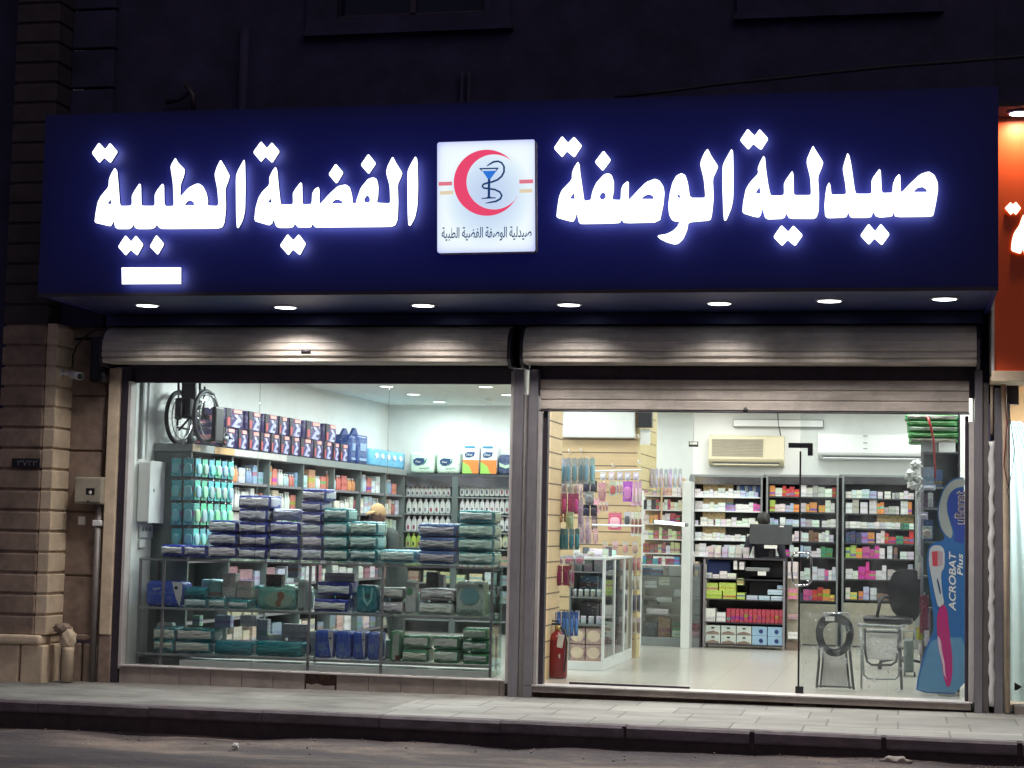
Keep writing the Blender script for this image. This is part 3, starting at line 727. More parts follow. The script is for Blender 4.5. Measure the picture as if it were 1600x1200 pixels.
def ribbon(p, w):
    A, B = [], []
    for k in range(len(p)):
        a = p[max(0, k-1)]; c = p[min(len(p)-1, k+1)]; dx, dy = c[0]-a[0], c[1]-a[1]; l = math.hypot(dx, dy)
        ww = w*(.35 if k in (0, len(p)-1) else .8 if k in (1, len(p)-2) else 1)
        A.append((p[k][0]-dy/l*ww, p[k][1]+dx/l*ww)); B.append((p[k][0]+dy/l*ww, p[k][1]-dx/l*ww))
    return A+B[::-1]
flat([ribbon(sn, 8)], 'l_navy', 'snake', YG-.002, lb)
w_ = '\ufebb\ufef4\ufeaa\ufedf\ufef4\ufe94 \ufe8d\ufedf\ufeee\ufebb\ufed4\ufe94 \ufe8d\ufedf\ufed4\ufec0\ufef4\ufe94 \ufe8d\ufedf\ufec4\ufe92\ufef4\ufe94'[::-1]
a_ = at(*C3([(115, 945)])[0], Y=YG); b_ = at(*C3([(918, 945)])[0], Y=YG); tt = at(*C3([(500, 882)])[0], Y=YG).z-at(*C3([(500, 1010)])[0], Y=YG).z
text_obj(w_, 'shop_name', b_.x-a_.x, ((a_.x+b_.x)/2, (a_.z+b_.z)/2), YG, 'l_navy', lb, height=tt, thick=.001, off=.012)

# soffit downlights
for k, (x, y) in enumerate([(230, 478), (446, 481), (661, 478), (889, 477), (1124, 475), (1296, 471), (1476, 468)]):
    p = at(x, y, Z=SZ0-.01); p.z = SZ0+.004
    if k == 0:
        dl = thing('soffit_downlight', (0, 0, 0), 'x', 'downlight', 'downlights in the underside of the sign')
        q = MB(); q.lathe([(.125, 0), (.13, -.006), (.112, -.016), (.108, -.004)], (0, 0, 0), 'white_pl', 28); q.build('trim_ring', dl)
        q = MB(); q.lathe([(.106, -.002), (.106, -.014), (.06, -.016)], (0, 0, 0), 'lamp', 28); q.build('lamp_lens', dl)
    dup(dl, p, label='%s round downlight along the sign underside counting from the stone pilaster' % ORD[k])
    ld = bpy.data.lights.new('soffit_lamp', 'AREA'); ld.shape = 'DISK'; ld.size = .55; ld.energy = 27; ld.color = (1.0, .94, .88) ; ld.spread = R_(128)
    lo = bpy.data.objects.new('soffit_lamp', ld); COL.objects.link(lo); lo.location = (p.x, p.y, p.z-.03); lo.rotation_euler = (R_(-6), 0, 0)

# ================================================================= NEIGHBOURING SHOP
nb = thing('neighbour_shop_sign', (5, -.5, 3.2), 'orange neighbouring fascia with warm white lettering cut off by the picture edge', 'shop sign')
q = MB(); q.box(4.60, 12, -.50, -.02, 3.18, at(1580, 166, Y=-.95).z-.002, 'orange'); q.build('panel', nb)
q = MB(); q.box(4.57, 4.597, -.53, -.02, 3.14, 5.6, 'strip', .004); q.box(4.57, 12, -.54, -.02, 3.08, 3.178, 'stone_light', .006); q.build('edge_trim', nb)
zcn = at(1580, 166, Y=-.95).z
q = MB(); q.box(4.60, 12, -.95, -.02, zcn, zcn+.04, 'stone_dk'); q.build('canopy', nb)
tw = ["490,622,503,635,520,620,548,655,520,692,505,680,490,692,458,655"]
letter(C6, tw, 'double_dot', nb, -.53, ('letter_or', 'letter_side', 'letter_orb'))
letter(C6, ["560,690,548,720,538,750,510,790,498,830,492,890,545,908,558,880,565,905,585,912,690,912,700,880,700,835,585,832,578,760,572,705"], 'word_segment', nb, -.53, ('letter_or', 'letter_side', 'letter_orb'))
c_ = at(1590, 172, Z=zcn)
nl = thing('canopy_downlight', (c_.x, -.72, zcn), 'bright round downlight under the orange neighbouring canopy', 'downlight')
q = MB(); q.lathe([(.11, .004), (.115, -.012), (.095, -.018)], (c_.x+.02, -.72, zcn-.002), 'strip', 24); q.build('trim_ring', nl)
q = MB(); q.lathe([(.09, .0), (.09, -.02), (.05, -.022)], (c_.x+.02, -.72, zcn-.004), 'lamp', 24); q.build('lamp_lens', nl)
for xx in (c_.x+.02, c_.x+1.6):
    ld = bpy.data.lights.new('canopy_lamp', 'AREA'); ld.shape = 'DISK'; ld.size = .18; ld.energy = 13; ld.color = (1, .72, .42)
    lo = bpy.data.objects.new('canopy_lamp', ld); COL.objects.link(lo); lo.location = (xx, -.72, zcn-.04)
ns = thing('neighbour_shop_window', (5, 0, 0), 'lit neighbouring shop window with a pale curtain partly drawn', 'shop window')
q = MB(); q.box(4.77, 6.4, .0, .012, .02, 3.0, 'glass'); q.build('glass_pane', ns)
q = MB(); q.box(4.8, 12, -.14, .1, -.2, .015, 'plinth', .004); q.box(6.4, 12, .0, .1, .0, 3.08, 'alu'); q.build('window_plinth', ns)
cu_ = thing('curtain', (5.1, .2, 2.9), 'pale blue curtain hanging behind the neighbouring shop window', 'curtain')
q = MB(); bm = q.bm; q.mi('curtain'); prev = None
for k in range(49):
    u = k/48; col_ = []
    for j in range(13):
        v = j/12; z = 2.72*(1-v)+.03
        x = 4.775+u*(.12+.72*min(1, (v*1.3)**.7)); y = .22+.03*math.sin(u*38)*(.4+v)
        col_.append(bm.verts.new((x, y, z)))
    if prev:
        for j in range(12): bm.faces.new((prev[j], col_[j], col_[j+1], prev[j+1])).smooth = True
    prev = col_
q.build('cloth', cu_)
fl = thing('floor_sticker', (5.13, -.02, .25), 'small dark green triangular flag sticker on the neighbouring glass', 'sticker')
q = MB(); q.prism(pxpoly([(1585, 1066), (1597, 1073), (1590, 1078), (1585, 1079)], -.004), -.006, -.002, 'black'); q.build('decal', fl)
q = MB(); q.box(4.78, 6.5, 2.4, 2.5, -.1, 3.4, 'tan'); q.box(6.5, 6.6, 0, 2.5, -.1, 3.4, 'white'); q.box(4.70, 4.76, .1, 2.5, -.1, 3.4, 'white'); struct(q, 'neighbour_wall')
sheet('neighbour_floor', 4.78, 6.5, .1, 2.4, lambda x, y: .0, 'floor'); sheet('neighbour_ceiling', 4.78, 6.5, .1, 2.4, lambda x, y: 3.3, 'ceil')
nd = thing('striped_cloth', (5.25, .9, 2.7), 'dark blue and white striped cloth hanging in the neighbouring shop', 'cloth')
q = MB(); z = 2.45
for k in range(8): q.box(5.0, 5.7, .9+.01*k, .93+.01*k, z, z+.055, 'white' if k % 2 else 'navy', .01); z += .06
q.build('stripes', nd)
lo = bpy.data.objects.new('neighbour_lamp', bpy.data.lights.new('neighbour_lamp', 'AREA')); lo.data.size = .6; lo.data.energy = 150; lo.location = (5.4, .9, 3.2); COL.objects.link(lo)

# ================================================================= WALL FITTINGS
e = thing('meter_box', (-4.95, -.1, 2.0), 'beige electricity meter box with small window on the stone wall', 'meter box')
q = MB(); a = at(117, 745, Y=-.2); b_ = at(159, 788, Y=-.2); X0, X1, Z0, Z1 = a.x, b_.x, b_.z, a.z
q.box(X0, X1, -.2, -.03, Z0, Z1, 'meter', .015, 3); q.build('body', e)
q = MB(); q.box(X0+.012, X1-.012, -.212, -.2005, Z0+.02, Z1-.012, 'meter', .006, 2); q.build('door', e)
q = MB(); xm = (X0+X1)/2+.03; zm = (Z0+Z1)/2-.01; q.box(xm-.05, xm+.05, -.2145, -.2125, zm-.035, zm+.035, 'black', .0); q.blob((xm, -.215, zm-.01), (.018, .004, .02), 'paper', n=1); q.build('viewing_window', e)
q = MB(); q.cyl((xm-.02, -.212, Z0+.03), (xm-.02, -.22, Z0+.03), .012, 'alu_dark'); q.build('latch', e)
e = thing('conduit', (-4.75, -.06, 0), 'thick grey conduit running down from the meter box to the pavement', 'pipe')
q = MB(); xa = at(153, 800, Y=-.12).x; q.cyl((xa, -.10, -.2), (xa, -.10, Z0-.002), .035, 'pipe'); q.build('pipe', e)
q = MB(); q.box(xa-.05, xa+.05, -.145, -.03, 1.52, 1.585, 'white_pl', .01); q.build('clamp', e); q = MB(); q.box(xa-.25, xa-.18, -.07, -.02, 1.53, 1.62, 'paper', .004); q.build('junction_box', e)
e = thing('cable_run', (-4.75, -.06, 2.2), 'pair of thin brown cables running up the stone wall above the meter box', 'cable')
q = MB()
for dx in (0, .035): q.tube([(xa+dx*.3, -.05, Z1-.0), (xa+dx*.8, -.045, 2.6), (xa+dx*1.4+.01, -.045, 3.05), (xa+dx*1.6+.01, -.045, 3.3)], .010, 'brick', 8)
q.tube([(xa+.03, -.05, 3.05), (xa+.06, -.05, 3.12), (xa+.05, -.05, 3.2)], .016, 'black', 8)
q.build('cables', e)
e = thing('security_camera', (-5.05, -.2, 3.05), 'small white bullet security camera on the stone pilaster return', 'camera')
q = MB(); a = at(112, 585, Y=-.30); b_ = at(125, 588, Y=-.42)
q.cyl(a, b_, .042, 'white_pl', 20); q.build('body', e)
q = MB(); d = (b_-a).normalized(); q.cyl(b_+d*.001, b_+d*.006, .034, 'black', 20); q.build('lens', e)
q = MB(); q.cyl(a, (-5.09, -.28, a.z+.02), .02, 'white_pl'); q.cyl((-5.09, -.28, a.z+.02), (-5.078, -.28, a.z+.02), .05, 'white_pl'); q.build('mount', e)
e = thing('number_plate', (-5.45, -.43, 2.42), 'small dark house number plate on the stone pilaster', 'number plate')
a = at(19, 716, Y=-.43); b_ = at(62, 731, Y=-.43)
q = MB(); q.box(a.x, b_.x, -.434, -.422, b_.z, a.z, 'black', .003); q.build('plate', e)
text_obj('\u0663\u0667\u0662\u0663', 'digits', (b_.x-a.x)*.72, ((a.x+b_.x)/2+.02, (a.z+b_.z)/2), -.437, 'alu', e, height=(a.z-b_.z)*.6)
e = thing('wrapped_pipe_stub', (-4.98, -.3, .2), 'lumpy clay-coloured pipe stub wrapped in cloth at the pilaster foot', 'pipe stub')
q = MB(); a = at(105, 1058, Y=-.3); q.lathe([(.065, -.12), (.062, .2), (.07, .24)], (a.x, -.3, 0), 'stone_light', 14)
q.blob((a.x-.01, -.3, .33), (.085, .08, .12), 'stone_light', None, 2, .22); q.blob((a.x-.07, -.3, .43), (.1, .07, .06), 'stone', None, 2, .25); q.build('pipe', e)
e = thing('wall_notice', (-5.85, -.2, 1.2), 'pale notice board fixed to the dark wall past the pilaster', 'notice')
a = at(-14, 853, Y=-.1); b_ = at(9, 901, Y=-.1)
q = MB(); q.box(a.x, b_.x, -.12, -.10, b_.z, a.z, 'stone_light', .003); q.build('board', e)
q = MB(); q.box(a.x-.02, b_.x-.04, -.10, .5, b_.z+.05, a.z-.05, 'alu_dark'); q.build('bracket', e)
e = thing('downpipe', (-3.2, -.06, 6), 'dark vertical pipe stub on the upper wall above the sign', 'pipe')
a = at(383, 42, Y=-.07); q = MB(); q.cyl((a.x, -.07, 5.0), (a.x, -.07, a.z), .05, 'wall'); q.build('pipe', e)
e = thing('wall_bracket', (-3.8, -.1, 6), 'bent dark bracket sticking out above the sign top', 'bracket')
q = MB(); q.tube([at(260, 160, Y=-.1), at(280, 155, Y=-.15), at(296, 145, Y=-.2), at(290, 128, Y=-.2)], .028, 'alu_dark'); q.tube([at(302, 170, Y=-.2), at(302, 150, Y=-.2), at(292, 132, Y=-.2)], .03, 'alu_dark'); q.build('arm', e)
e = thing('conduit', (-.9, -.05, 5.9), 'two thin pipe stubs rising from behind the sign beneath the window', 'pipe')
q = MB(); 
for xx in (722, 733): a = at(xx, 112, Y=-.05); q.cyl((a.x, -.05, 5.0), (a.x, -.05, a.z), .018, 'wall')
q.build('pipe', e)
e = thing('overhead_cable', (3.5, -1.0, 6.2), 'dark cable sagging along the wall down to the sign top', 'cable')
q = MB(); q.tube([at(x, y, Y=-.8) for x, y in ((960, 152), (1040, 143), (1120, 132), (1200, 124), (1300, 113), (1400, 103), (1500, 96), (1610, 87), (1800, 72))], .018, 'cable', 8); q.build('cable', e)
# ================================================================= SHOP GLASS
gt = at(500, 598, Y=.0).z
gw = thing('shop_window', (-2.2, 0, .06), 'large three pane shop window filling the bay beside the stone pilaster', 'shop window')
xs_ = [-4.35, at(400, 800, Y=0).x, at(603, 800, Y=0).x, -.17]
for a, b_ in zip(xs_, xs_[1:]):
    q = MB(); q.box(a+.003, b_-.003, .0, .010, .062, gt, 'glass'); q.build('glass_pane', gw)
for x in xs_[1:3]:
    q = MB(); q.box(x-.0025, x+.0025, -.001, .012, .062, gt, 'sidegl'); q.build('pane_joint', gw)
dz0, dz1 = .032, 2.80
gd = thing('glass_screen', (.9, .12, 0), 'fixed glass panel beside the doorway with a dark rail along its foot', 'glass panel')
xd = at(1080, 900, Y=.12).x
q = MB(); q.box(.21, xd, .12, .130, dz0+.03, dz1+.25, 'glass'); q.build('glass_pane', gd)
q = MB(); q.box(.45, xd, .11, .14, .012, .05, 'alu_dark'); q.build('foot_rail', gd)
dr = thing('glass_door', (3.5, .12, 0), 'frameless glass door with dark edge seal and a long loop handle', 'glass door')
xe = at(1249, 900, Y=.12).x
q = MB(); q.box(xe+.012, 4.34, .12, .130, dz0+.01, 2.95, 'glass'); q.build('glass_pane', dr)
q = MB(); q.box(xe-.009, xe+.009, .112, .138, dz0, at(1249, 705, Y=.12).z, 'black', .003); q.box(xe-.03, xe+.05, .10, .15, .02, .10, 'black', .006); q.build('edge_seal', dr)
a = at(1232, 692, Y=.11); b_ = at(1270, 700, Y=.11); c_ = at(1262, 712, Y=.11)
q = MB(); q.prism([(a.x, a.z), (b_.x, a.z), (b_.x, c_.z), (c_.x, c_.z), (c_.x, b_.z), (a.x, b_.z)], .10, .15, 'black'); q.build('patch_fitting', dr)
h = [at(x, y, Y=.04) for x, y in ((1238, 868), (1243, 864), (1262, 864), (1267, 870), (1268, 890), (1268, 906), (1262, 914), (1244, 915), (1238, 908), (1237, 890))]
q = MB(); q.tube(h, .011, 'chrome', 8, True); q.cyl(at(1262, 872, Y=.04), at(1262, 872, Y=.12), .01, 'chrome'); q.cyl(at(1262, 908, Y=.04), at(1262, 908, Y=.12), .01, 'chrome'); q.build('handle', dr)
q = MB(); a = at(1251, 705, Y=.13); q.box(a.x, a.x+.008, .10, .112, a.z, 2.95, 'sidegl'); q.build('upper_pane_edge', dr)

# ================================================================= PROTOTYPES
def superbox(bm_, w, d, h, e=4.0, n=8, cz=0.5, puff=0.0):
    b = bmesh.new(); bmesh.ops.create_cube(b, size=2); bmesh.ops.subdivide_edges(b, edges=b.edges[:], cuts=n, use_grid_fill=True)
    for v in b.verts:
        p = v.co; l = (abs(p.x)**e+abs(p.y)**e+abs(p.z)**e)**(1/e); p = p/l
        k = 1+puff*mn.noise(p*2.3+Vector((3, 1, 5)))
        v.co = Vector((p.x*w/2*k, p.y*d/2*k, p.z*h/2*k+h*cz))
    return b
def carton_proto(name='medicine_box', mat='carton'):
    q = MB(); q.box(-.5, .5, 0, 1, 0, 1, mat, .02, 2)
    o = q.build(name); return o
CART = carton_proto(); CART_USED = [False]
CARTS = {}
def carton(name, loc, size, color, label, cat, group, rz=0.0, mat='carton', rx=0.0, ry=0.0):
    key = (name, mat)
    if key not in CARTS:
        me = CART.data if mat == 'carton' else carton_proto('x', mat)
        if not isinstance(me, bpy.types.Mesh):
            tmp = me; me = tmp.data; bpy.data.objects.remove(tmp)
        CARTS[key] = me
    o = bpy.data.objects.new(name, CARTS[key]); COL.objects.link(o)
    o.location = loc; o.scale = size; o.rotation_euler = (rx, ry, rz); o.color = (*color, 1)
    return tag(o, label, cat, group)
def rc(x0, y0, x1, y1, Y):
    a = at(x0, y1, Y=Y); b_ = at(x1, y0, Y=Y); return a.x, b_.x, a.z, b_.z
def jit(c, v=.12): return tuple(max(0, min(1, k*(1+random.uniform(-v, v)))) for k in c)

# soft wrapped pack: body + pale end + printed side (unit size: x -.5...5, y 0..1 from the end facing the street, z 0..1)
def pack_proto(sd, fh, fw, fz):
    pk = thing('diaper_pack', (0, 0, 0), 'x', 'diaper pack')
    q = MB(); b = superbox(None, 1, 1, 1, 11, 9, .5, 0)
    for v in b.verts:
        n_ = mn.noise(v.co*2.2+Vector((sd, sd*2, 0))); v.co *= 1+.05*n_; v.co.y += .5; v.co.z = max(.0, v.co.z)
    q.add(b, 'wrap', True); q.build('wrapper', pk)
    q = MB(); b = bmesh.new(); bmesh.ops.create_grid(b, x_segments=16, y_segments=8, size=.5)
    for v in b.verts:
        x, z = v.co.x, v.co.y
        ex = (1-(2*abs(x))**4)*(1-(2*abs(z))**4)
        v.co = Vector((x*fw+.012*mn.noise(Vector((z*4, sd, 1))), -.03-.035*ex+.05*mn.noise(Vector((x*4, z*9+sd, 2))), fz+z*fh+.07*mn.noise(Vector((x*3.5+sd, 3, z)))+.03*mn.noise(Vector((x*11, 3, sd)))))
    bmesh.ops.solidify(b, geom=b.faces[:], thickness=.01)
    q.add(b, 'flap', True); q.build('folded_end', pk)
    q = MB(); b = bmesh.new(); bmesh.ops.create_grid(b, x_segments=4, y_segments=8, size=.5)
    for v in b.verts:
        x, z = v.co.x, v.co.y
        v.co = Vector((.502+.012*math.cos(z*3), .5+x*.86, .5+z*.66))
    bmesh.ops.solidify(b, geom=b.faces[:], thickness=.008)
    q.add(b, 'wrap', True); q.build('side_print', pk)
    return pk
PKS = [pack_proto(1.3, .58, .92, .52), pack_proto(4.1, .50, .90, .46), pack_proto(7.7, .64, .93, .54), pack_proto(9.2, .52, .88, .56)]
PKN = [0]
NAVY = (.012, .03, .30); TEAL = (.004, .22, .26); PALE = (.80, .82, .90); PALEG = (.66, .84, .80)
BLUEW = (.45, .62, .72)

# lotion bottle
bt = thing('lotion_bottle', (0, 0, 0), 'x', 'bottle')
q = MB(); b = superbox(None, .36, .24, .86, 5, 6, .5)
for v in b.verts:
    if v.co.z > .6: k = 1-.35*(v.co.z-.6)/.26; v.co.x *= k; v.co.y *= k
q.add(b, 'plain', True); q.build('bottle_body', bt)
q = MB(); q.lathe([(.085, .84), (.085, .97), (.06, 1.0)], (0, 0, 0), 'plain', 12); q.build('cap', bt)
q = MB(); q.box(-.07, .07, -.128, -.119, .16, .40, 'plain', .004, 1); q.build('label_patch', bt)

# round pot / jar
jr = thing('cosmetic_jar', (0, 0, 0), 'x', 'jar')
q = MB(); q.lathe([(.40, 0), (.45, .05), (.45, .62), (.40, .68)], (0, 0, 0), 'plain', 16); q.build('jar_body', jr)
q = MB(); q.lathe([(.44, .685), (.44, .97), (.40, 1.0)], (0, 0, 0), 'plain', 16); q.build('lid', jr)

# hanging card pack (hangs from a hook; origin at its top)
hp = thing('hanging_pack', (0, 0, 0), 'x', 'hanging pack')
q = MB(); q.box(-.5, .5, -.03, .03, -1, 0, 'carton', .015, 1); q.build('card', hp)
q = MB(); b = superbox(None, .78, .30, .62, 3, 5, 0); bmesh.ops.translate(b, vec=(0, -.12, -.58), verts=b.verts); q.add(b, 'plain', True); q.build('blister', hp)
q = MB(); q.tube([(0, .5, .02), (0, -.1, .02), (0, -.25, .06)], .025, 'chrome', 6); q.build('hook', hp)

# ================================================================= DISPLAY COUNTER IN THE WINDOW
Yc0, Yc1 = .16, .60
sc = thing('glass_display_counter', (-2.3, .16, 0), 'long glass display counter with metal posts behind the shop window', 'display counter')
cx0, cx1 = -4.30, at(772, 878, Y=.16).x
q = MB(); q.box(cx0, cx1, Yc0, Yc1, 1.185, 1.20, 'glass'); q.box(cx0, cx1, Yc0-.01, Yc0+.012, 1.165, 1.184, 'alu'); q.build('counter_top', sc)
for z in (.655, .165):
    q = MB(); q.box(cx0, cx1, Yc0, Yc1, z, z+.012, 'glass'); q.box(cx0, cx1, Yc0-.008, Yc0+.006, z-.012, z+.014, 'grey', .003); q.build('shelf', sc)
for x in (cx0+.01, -4.02, at(484, 900, Y=.16).x, at(598, 900, Y=.16).x, cx1-.02):
    q = MB(); q.box(x-.014, x+.014, Yc0+.008, Yc0+.03, .05, 1.164, 'alu', .003); q.build('post', sc)
for x in (cx0+.05, -2.42, cx1-.05):
    q = MB(); q.box(x-.012, x+.012, Yc1-.03, Yc1-.01, .05, 1.164, 'alu_dark', .003); q.build('post', sc)
q = MB(); q.box(-3.82, cx1-.04, Yc0+.05, Yc1, .0, .11, 'white', .004); q.build('base_board', sc)
q = MB(); q.box(cx0+.01, -3.83, Yc0+.05, Yc1, .0, .12, 'greydk', .004); q.build('base_board', sc)
q = MB(); q.box(cx1-.008, cx1, Yc0, Yc1, .05, 1.18, 'glass_g'); q.build('end_glass', sc)

def pack(x0, y0, x1, y1, col, label, end=PALE, side=None, depth=.36, Y=.18, group='wrapped diaper packs in the window', rz=0.0):
    X0, X1, Z0, Z1 = rc(x0, y0, x1, y1, Y)
    return dup(PKS[PKN.__setitem__(0, PKN[0]+1) or PKN[0]*7 % 11 % 4], ((X0+X1)/2, Y+.01, Z0), rz, ((X1-X0)*.985, depth, (Z1-Z0)*.985), label, [jit(col, .06), jit(end, .05), side or jit(tuple(min(1, c*.5+.25) for c in col), .05)], group)
cols = [
 (249, 285, [(857, 877)], NAVY, PALE), (286, 322, [(857, 877)], NAVY, PALE),
 (323, 368, [(857, 877), (837, 857), (817, 837)], NAVY, PALE),
 (371, 416, [(857, 877), (837, 857), (818, 837), (797, 817), (775, 796)], NAVY, PALE),
 (419, 467, [(857, 877), (837, 857), (816, 836)], NAVY, PALE),
 (470, 502, [(857, 877), (837, 857), (817, 836), (798, 816), (780, 797), (761, 780)], NAVY, PALE),
 (504, 543, [(857, 877), (836, 857), (815, 836), (793, 815)], TEAL, PALEG),
 (546, 589, [(857, 878), (836, 857), (814, 836)], TEAL, PALEG),
 (591, 648, [(859, 880)], (.12, .38, .48), PALEG),
 (652, 712, [(860, 882), (839, 860), (817, 838)], (.08, .16, .38), (.50, .52, .56)),
 (714, 771, [(861, 883), (839, 860), (817, 839), (795, 816)], TEAL, PALEG)]
up = ['bottom', 'second', 'third', 'fourth', 'fifth', 'sixth']
cn = {0: 'navy', 1: 'navy', 8: 'pale blue', 9: 'blue and white'}
for i, (x0, x1, rows, col, end) in enumerate(cols):
    name = cn.get(i, 'navy' if col == NAVY else 'teal')
    for j, (y0, y1) in enumerate(rows):
        dx = random.uniform(-1.0, 1.0)
        w = 6 if (i == 5 and j == 5) or (i == 3 and j == 4) else 0
        # rest each pack on the one beneath
        base = at(x0, rows[0][1], Y=.18).z
        Z0 = 1.202 if j == 0 else ztop
        h = at(x0, y0, Y=.18).z-at(x0, y1, Y=.18).z
        a = at(x0+dx, y1, Y=.18); b_ = at(x1+dx+w, y1, Y=.18); ztop = Z0+h
        sd = (.55, .58, .66) if i in (3, 5) else ((.35, .62, .58) if col == TEAL else None)
        dup(PKS[PKN.__setitem__(0, PKN[0]+1) or PKN[0]*7 % 11 % 4], ((a.x+b_.x)/2, .19, Z0+.002), random.uniform(-.02, .02), ((b_.x-a.x)*.985, .37, h*.99), '%s wrapped diaper pack, %s up in the %s stack on the glass counter' % (name, up[j].replace('bottom', 'lowest'), ORD[i]), [jit(col, .08), jit(end, .06), sd or tuple(min(1, c*.6+.2) for c in col)], 'wrapped diaper packs stacked on the counter')
zt = at(440, 816, Y=.18).z+.02
dup(PKS[PKN.__setitem__(0, PKN[0]+1) or PKN[0]*7 % 11 % 4], (at(450, 810, Y=.3).x, .26, zt), .25, (.30, .36, .125), 'printed white and navy diaper pack lying crosswise atop the fifth stack', [(.6, .65, .8), (.6, .65, .8), (.3, .34, .5)], 'wrapped diaper packs stacked on the counter')
# on the upper glass shelf
Zs = .670; Zl = .180
def under(items, Z, where):
    for k, (x0, x1, y0, y1, col, end, lab) in enumerate(items):
        a = at(x0, y1, Y=.24); b_ = at(x1, y1, Y=.24); h = at(x0, y0, Y=.24).z-at(x0, y1, Y=.24).z
        zz = a.z if a.z > Z+.07 else Z
        dup(PKS[PKN.__setitem__(0, PKN[0]+1) or PKN[0]*7 % 11 % 4], ((a.x+b_.x)/2, .24, zz), random.uniform(-.03, .03), ((b_.x-a.x)*.98, .30, h*.98), lab+' '+where, [jit(col, .08), jit(end, .06), tuple(min(1, c*.6+.1) for c in col)], 'wrapped packs inside the glass counter')
GRN = (.03, .26, .10); GRW = (.66, .76, .66); W_ = (.74, .80, .78)
under([(287, 322, 935, 950, TEAL, PALEG, 'flat teal pack at the bottom of the pair'), (287, 322, 917, 934, TEAL, TEAL, 'darker teal pack resting on another'),
       (325, 352, 935, 950, TEAL, PALEG, 'narrow teal pack third in line'), (355, 388, 936, 951, TEAL, PALEG, 'wider teal pack fourth in line'),
       (489, 542, 931, 952, NAVY, PALE, 'navy pack at the bottom of the pair'), (494, 548, 908, 930, NAVY, PALE, 'navy pack lying on top of another'),
       (592, 630, 936, 956, (.30, .33, .33), W_, 'white pack at the bottom beside the teal bag'), (592, 630, 917, 935, (.30, .33, .33), W_, 'white pack on top beside the teal bag'),
       (652, 708, 939, 959, (.42, .46, .46), W_, 'white printed pack lying under another'), (654, 710, 919, 938, (.42, .46, .46), W_, 'white printed pack lying over another')], Zs, 'on the upper glass shelf')
under([(238, 271, 1003, 1023, TEAL, GRW, 'grey green pack lowest at the dark end'), (239, 273, 979, 1001, TEAL, GRW, 'grey green pack uppermost at the dark end'),
       (272, 328, 1004, 1024, TEAL, GRW, 'wide pale pack lowest of two'), (275, 332, 981, 1001, TEAL, GRW, 'wide pale pack uppermost of two'),
       (333, 392, 1004, 1026, TEAL, TEAL, 'flat dark teal pack'), (397, 472, 1004, 1028, TEAL, TEAL, 'long flat teal pack beside the middle post'),
       (627, 668, 1014, 1035, GRN, GRW, 'green pack lowest of the first pair'), (629, 670, 992, 1011, GRN, GRW, 'green pack uppermost of the first pair'),
       (676, 716, 1015, 1037, GRN, GRW, 'green pack lowest of the middle pair'), (676, 716, 993, 1014, GRN, GRW, 'green pack uppermost of the middle pair'),
       (722, 762, 1020, 1037, GRN, GRW, 'green pack at the foot of the end stack'), (721, 762, 1000, 1018, GRN, GRW, 'green pack in the middle of the end stack'), (722, 760, 981, 998, GRN, GRW, 'green pack at the top of the end stack')], Zl, 'on the lower glass shelf')
# upright packs with printed faces
def upright(name, x0, y0, x1, y1, Y, col, label, cat, extra, Z=None, depth=.16):
    X0, X1, Z0, Z1 = rc(x0, y0, x1, y1, Y)
    if Z is not None: Z1 += Z-Z0; Z0 = Z
    t = thing(name, ((X0+X1)/2, Y, Z0), label, cat)
    q = MB(); b = superbox(None, X1-X0, depth, Z1-Z0, 9, 8, .5, .03); bmesh.ops.translate(b, vec=((X0+X1)/2, Y+depth/2+.0, Z0), verts=b.verts)
    q.add(b, 'wrap', True); w = q.build('wrapper', t); w.color = (*col, 1)
    for nm, pts, mc, z in extra:
        q = MB(); q.prism([(X0+(X1-X0)*u, Z0+(Z1-Z0)*v) for u, v in pts], Y-.004-z*.002, Y+.01, 'plain'); e = q.build(nm, t); e.color = (*mc, 1)
    return t, (X0, X1, Z0, Z1)
SW = [(.72, .98), (.98, .96), (.99, .5), (.94, .05), (.84, .35), (.77, .7)]
circ = lambda cx, cy, r, a=1.0: [(cx+r*math.cos(k*PI/8), cy+r*a*math.sin(k*PI/8)) for k in range(16)]
upright('baby_diaper_pack', 226, 913, 285, 951, .24, (.04, .09, .45), 'large royal blue pack with a white swoosh on the upper glass shelf', 'diaper pack', [('swoosh', SW, (.6, .62, .66), 1), ('badge', circ(.84, .75, .05, 1.4), (.03, .03, .05), 2), ('emblem', [(.2, .72), (.42, .76), (.4, .66), (.22, .62)], (.25, .35, .6), 1)], Zs, .3)
upright('baby_diaper_pack', 401, 918, 462, 953, .24, (.12, .33, .27), 'green pack printed with a crawling baby on the upper glass shelf', 'diaper pack', [('picture', circ(.56, .45, .36, .95), (.25, .38, .30), 1), ('baby_print', [(.5, .18), (.62, .15), (.64, .4), (.72, .55), (.7, .75), (.6, .82), (.52, .7), (.56, .5), (.48, .3)], (.22, .12, .08), 2)], Zs, .3)
t, _ = upright('baby_diaper_pack', 711, 906, 757, 960, .24, (.36, .46, .40), 'square pale green pack with a teal emblem on the upper glass shelf', 'diaper pack', [('emblem', circ(.5, .58, .33, .75), (.16, .34, .36), 1), ('tab', [(.8, .85), (.95, .85), (.95, .92), (.8, .92)], (.05, .12, .06), 1), ('small_print', [(.2, .14), (.8, .14), (.8, .2), (.2, .2)], (.2, .3, .28), 1)], Zs, .25)
upright('wipes_pack', 464, 905, 478, 953, .26, (.40, .48, .44), 'thin pale pack leaning upright against the middle counter post', 'wipes pack', [('print', [(.2, .1), (.8, .1), (.8, .85), (.2, .85)], (.30, .38, .36), 1)], Zs, .12)
upright('wipes_pack', 632, 904, 650, 957, .24, (.45, .50, .48), 'tall white and green pack standing between lying packs', 'wipes pack', [('emblem', circ(.45, .68, .3, .35), (.1, .3, .15), 1)], Zs, .15)
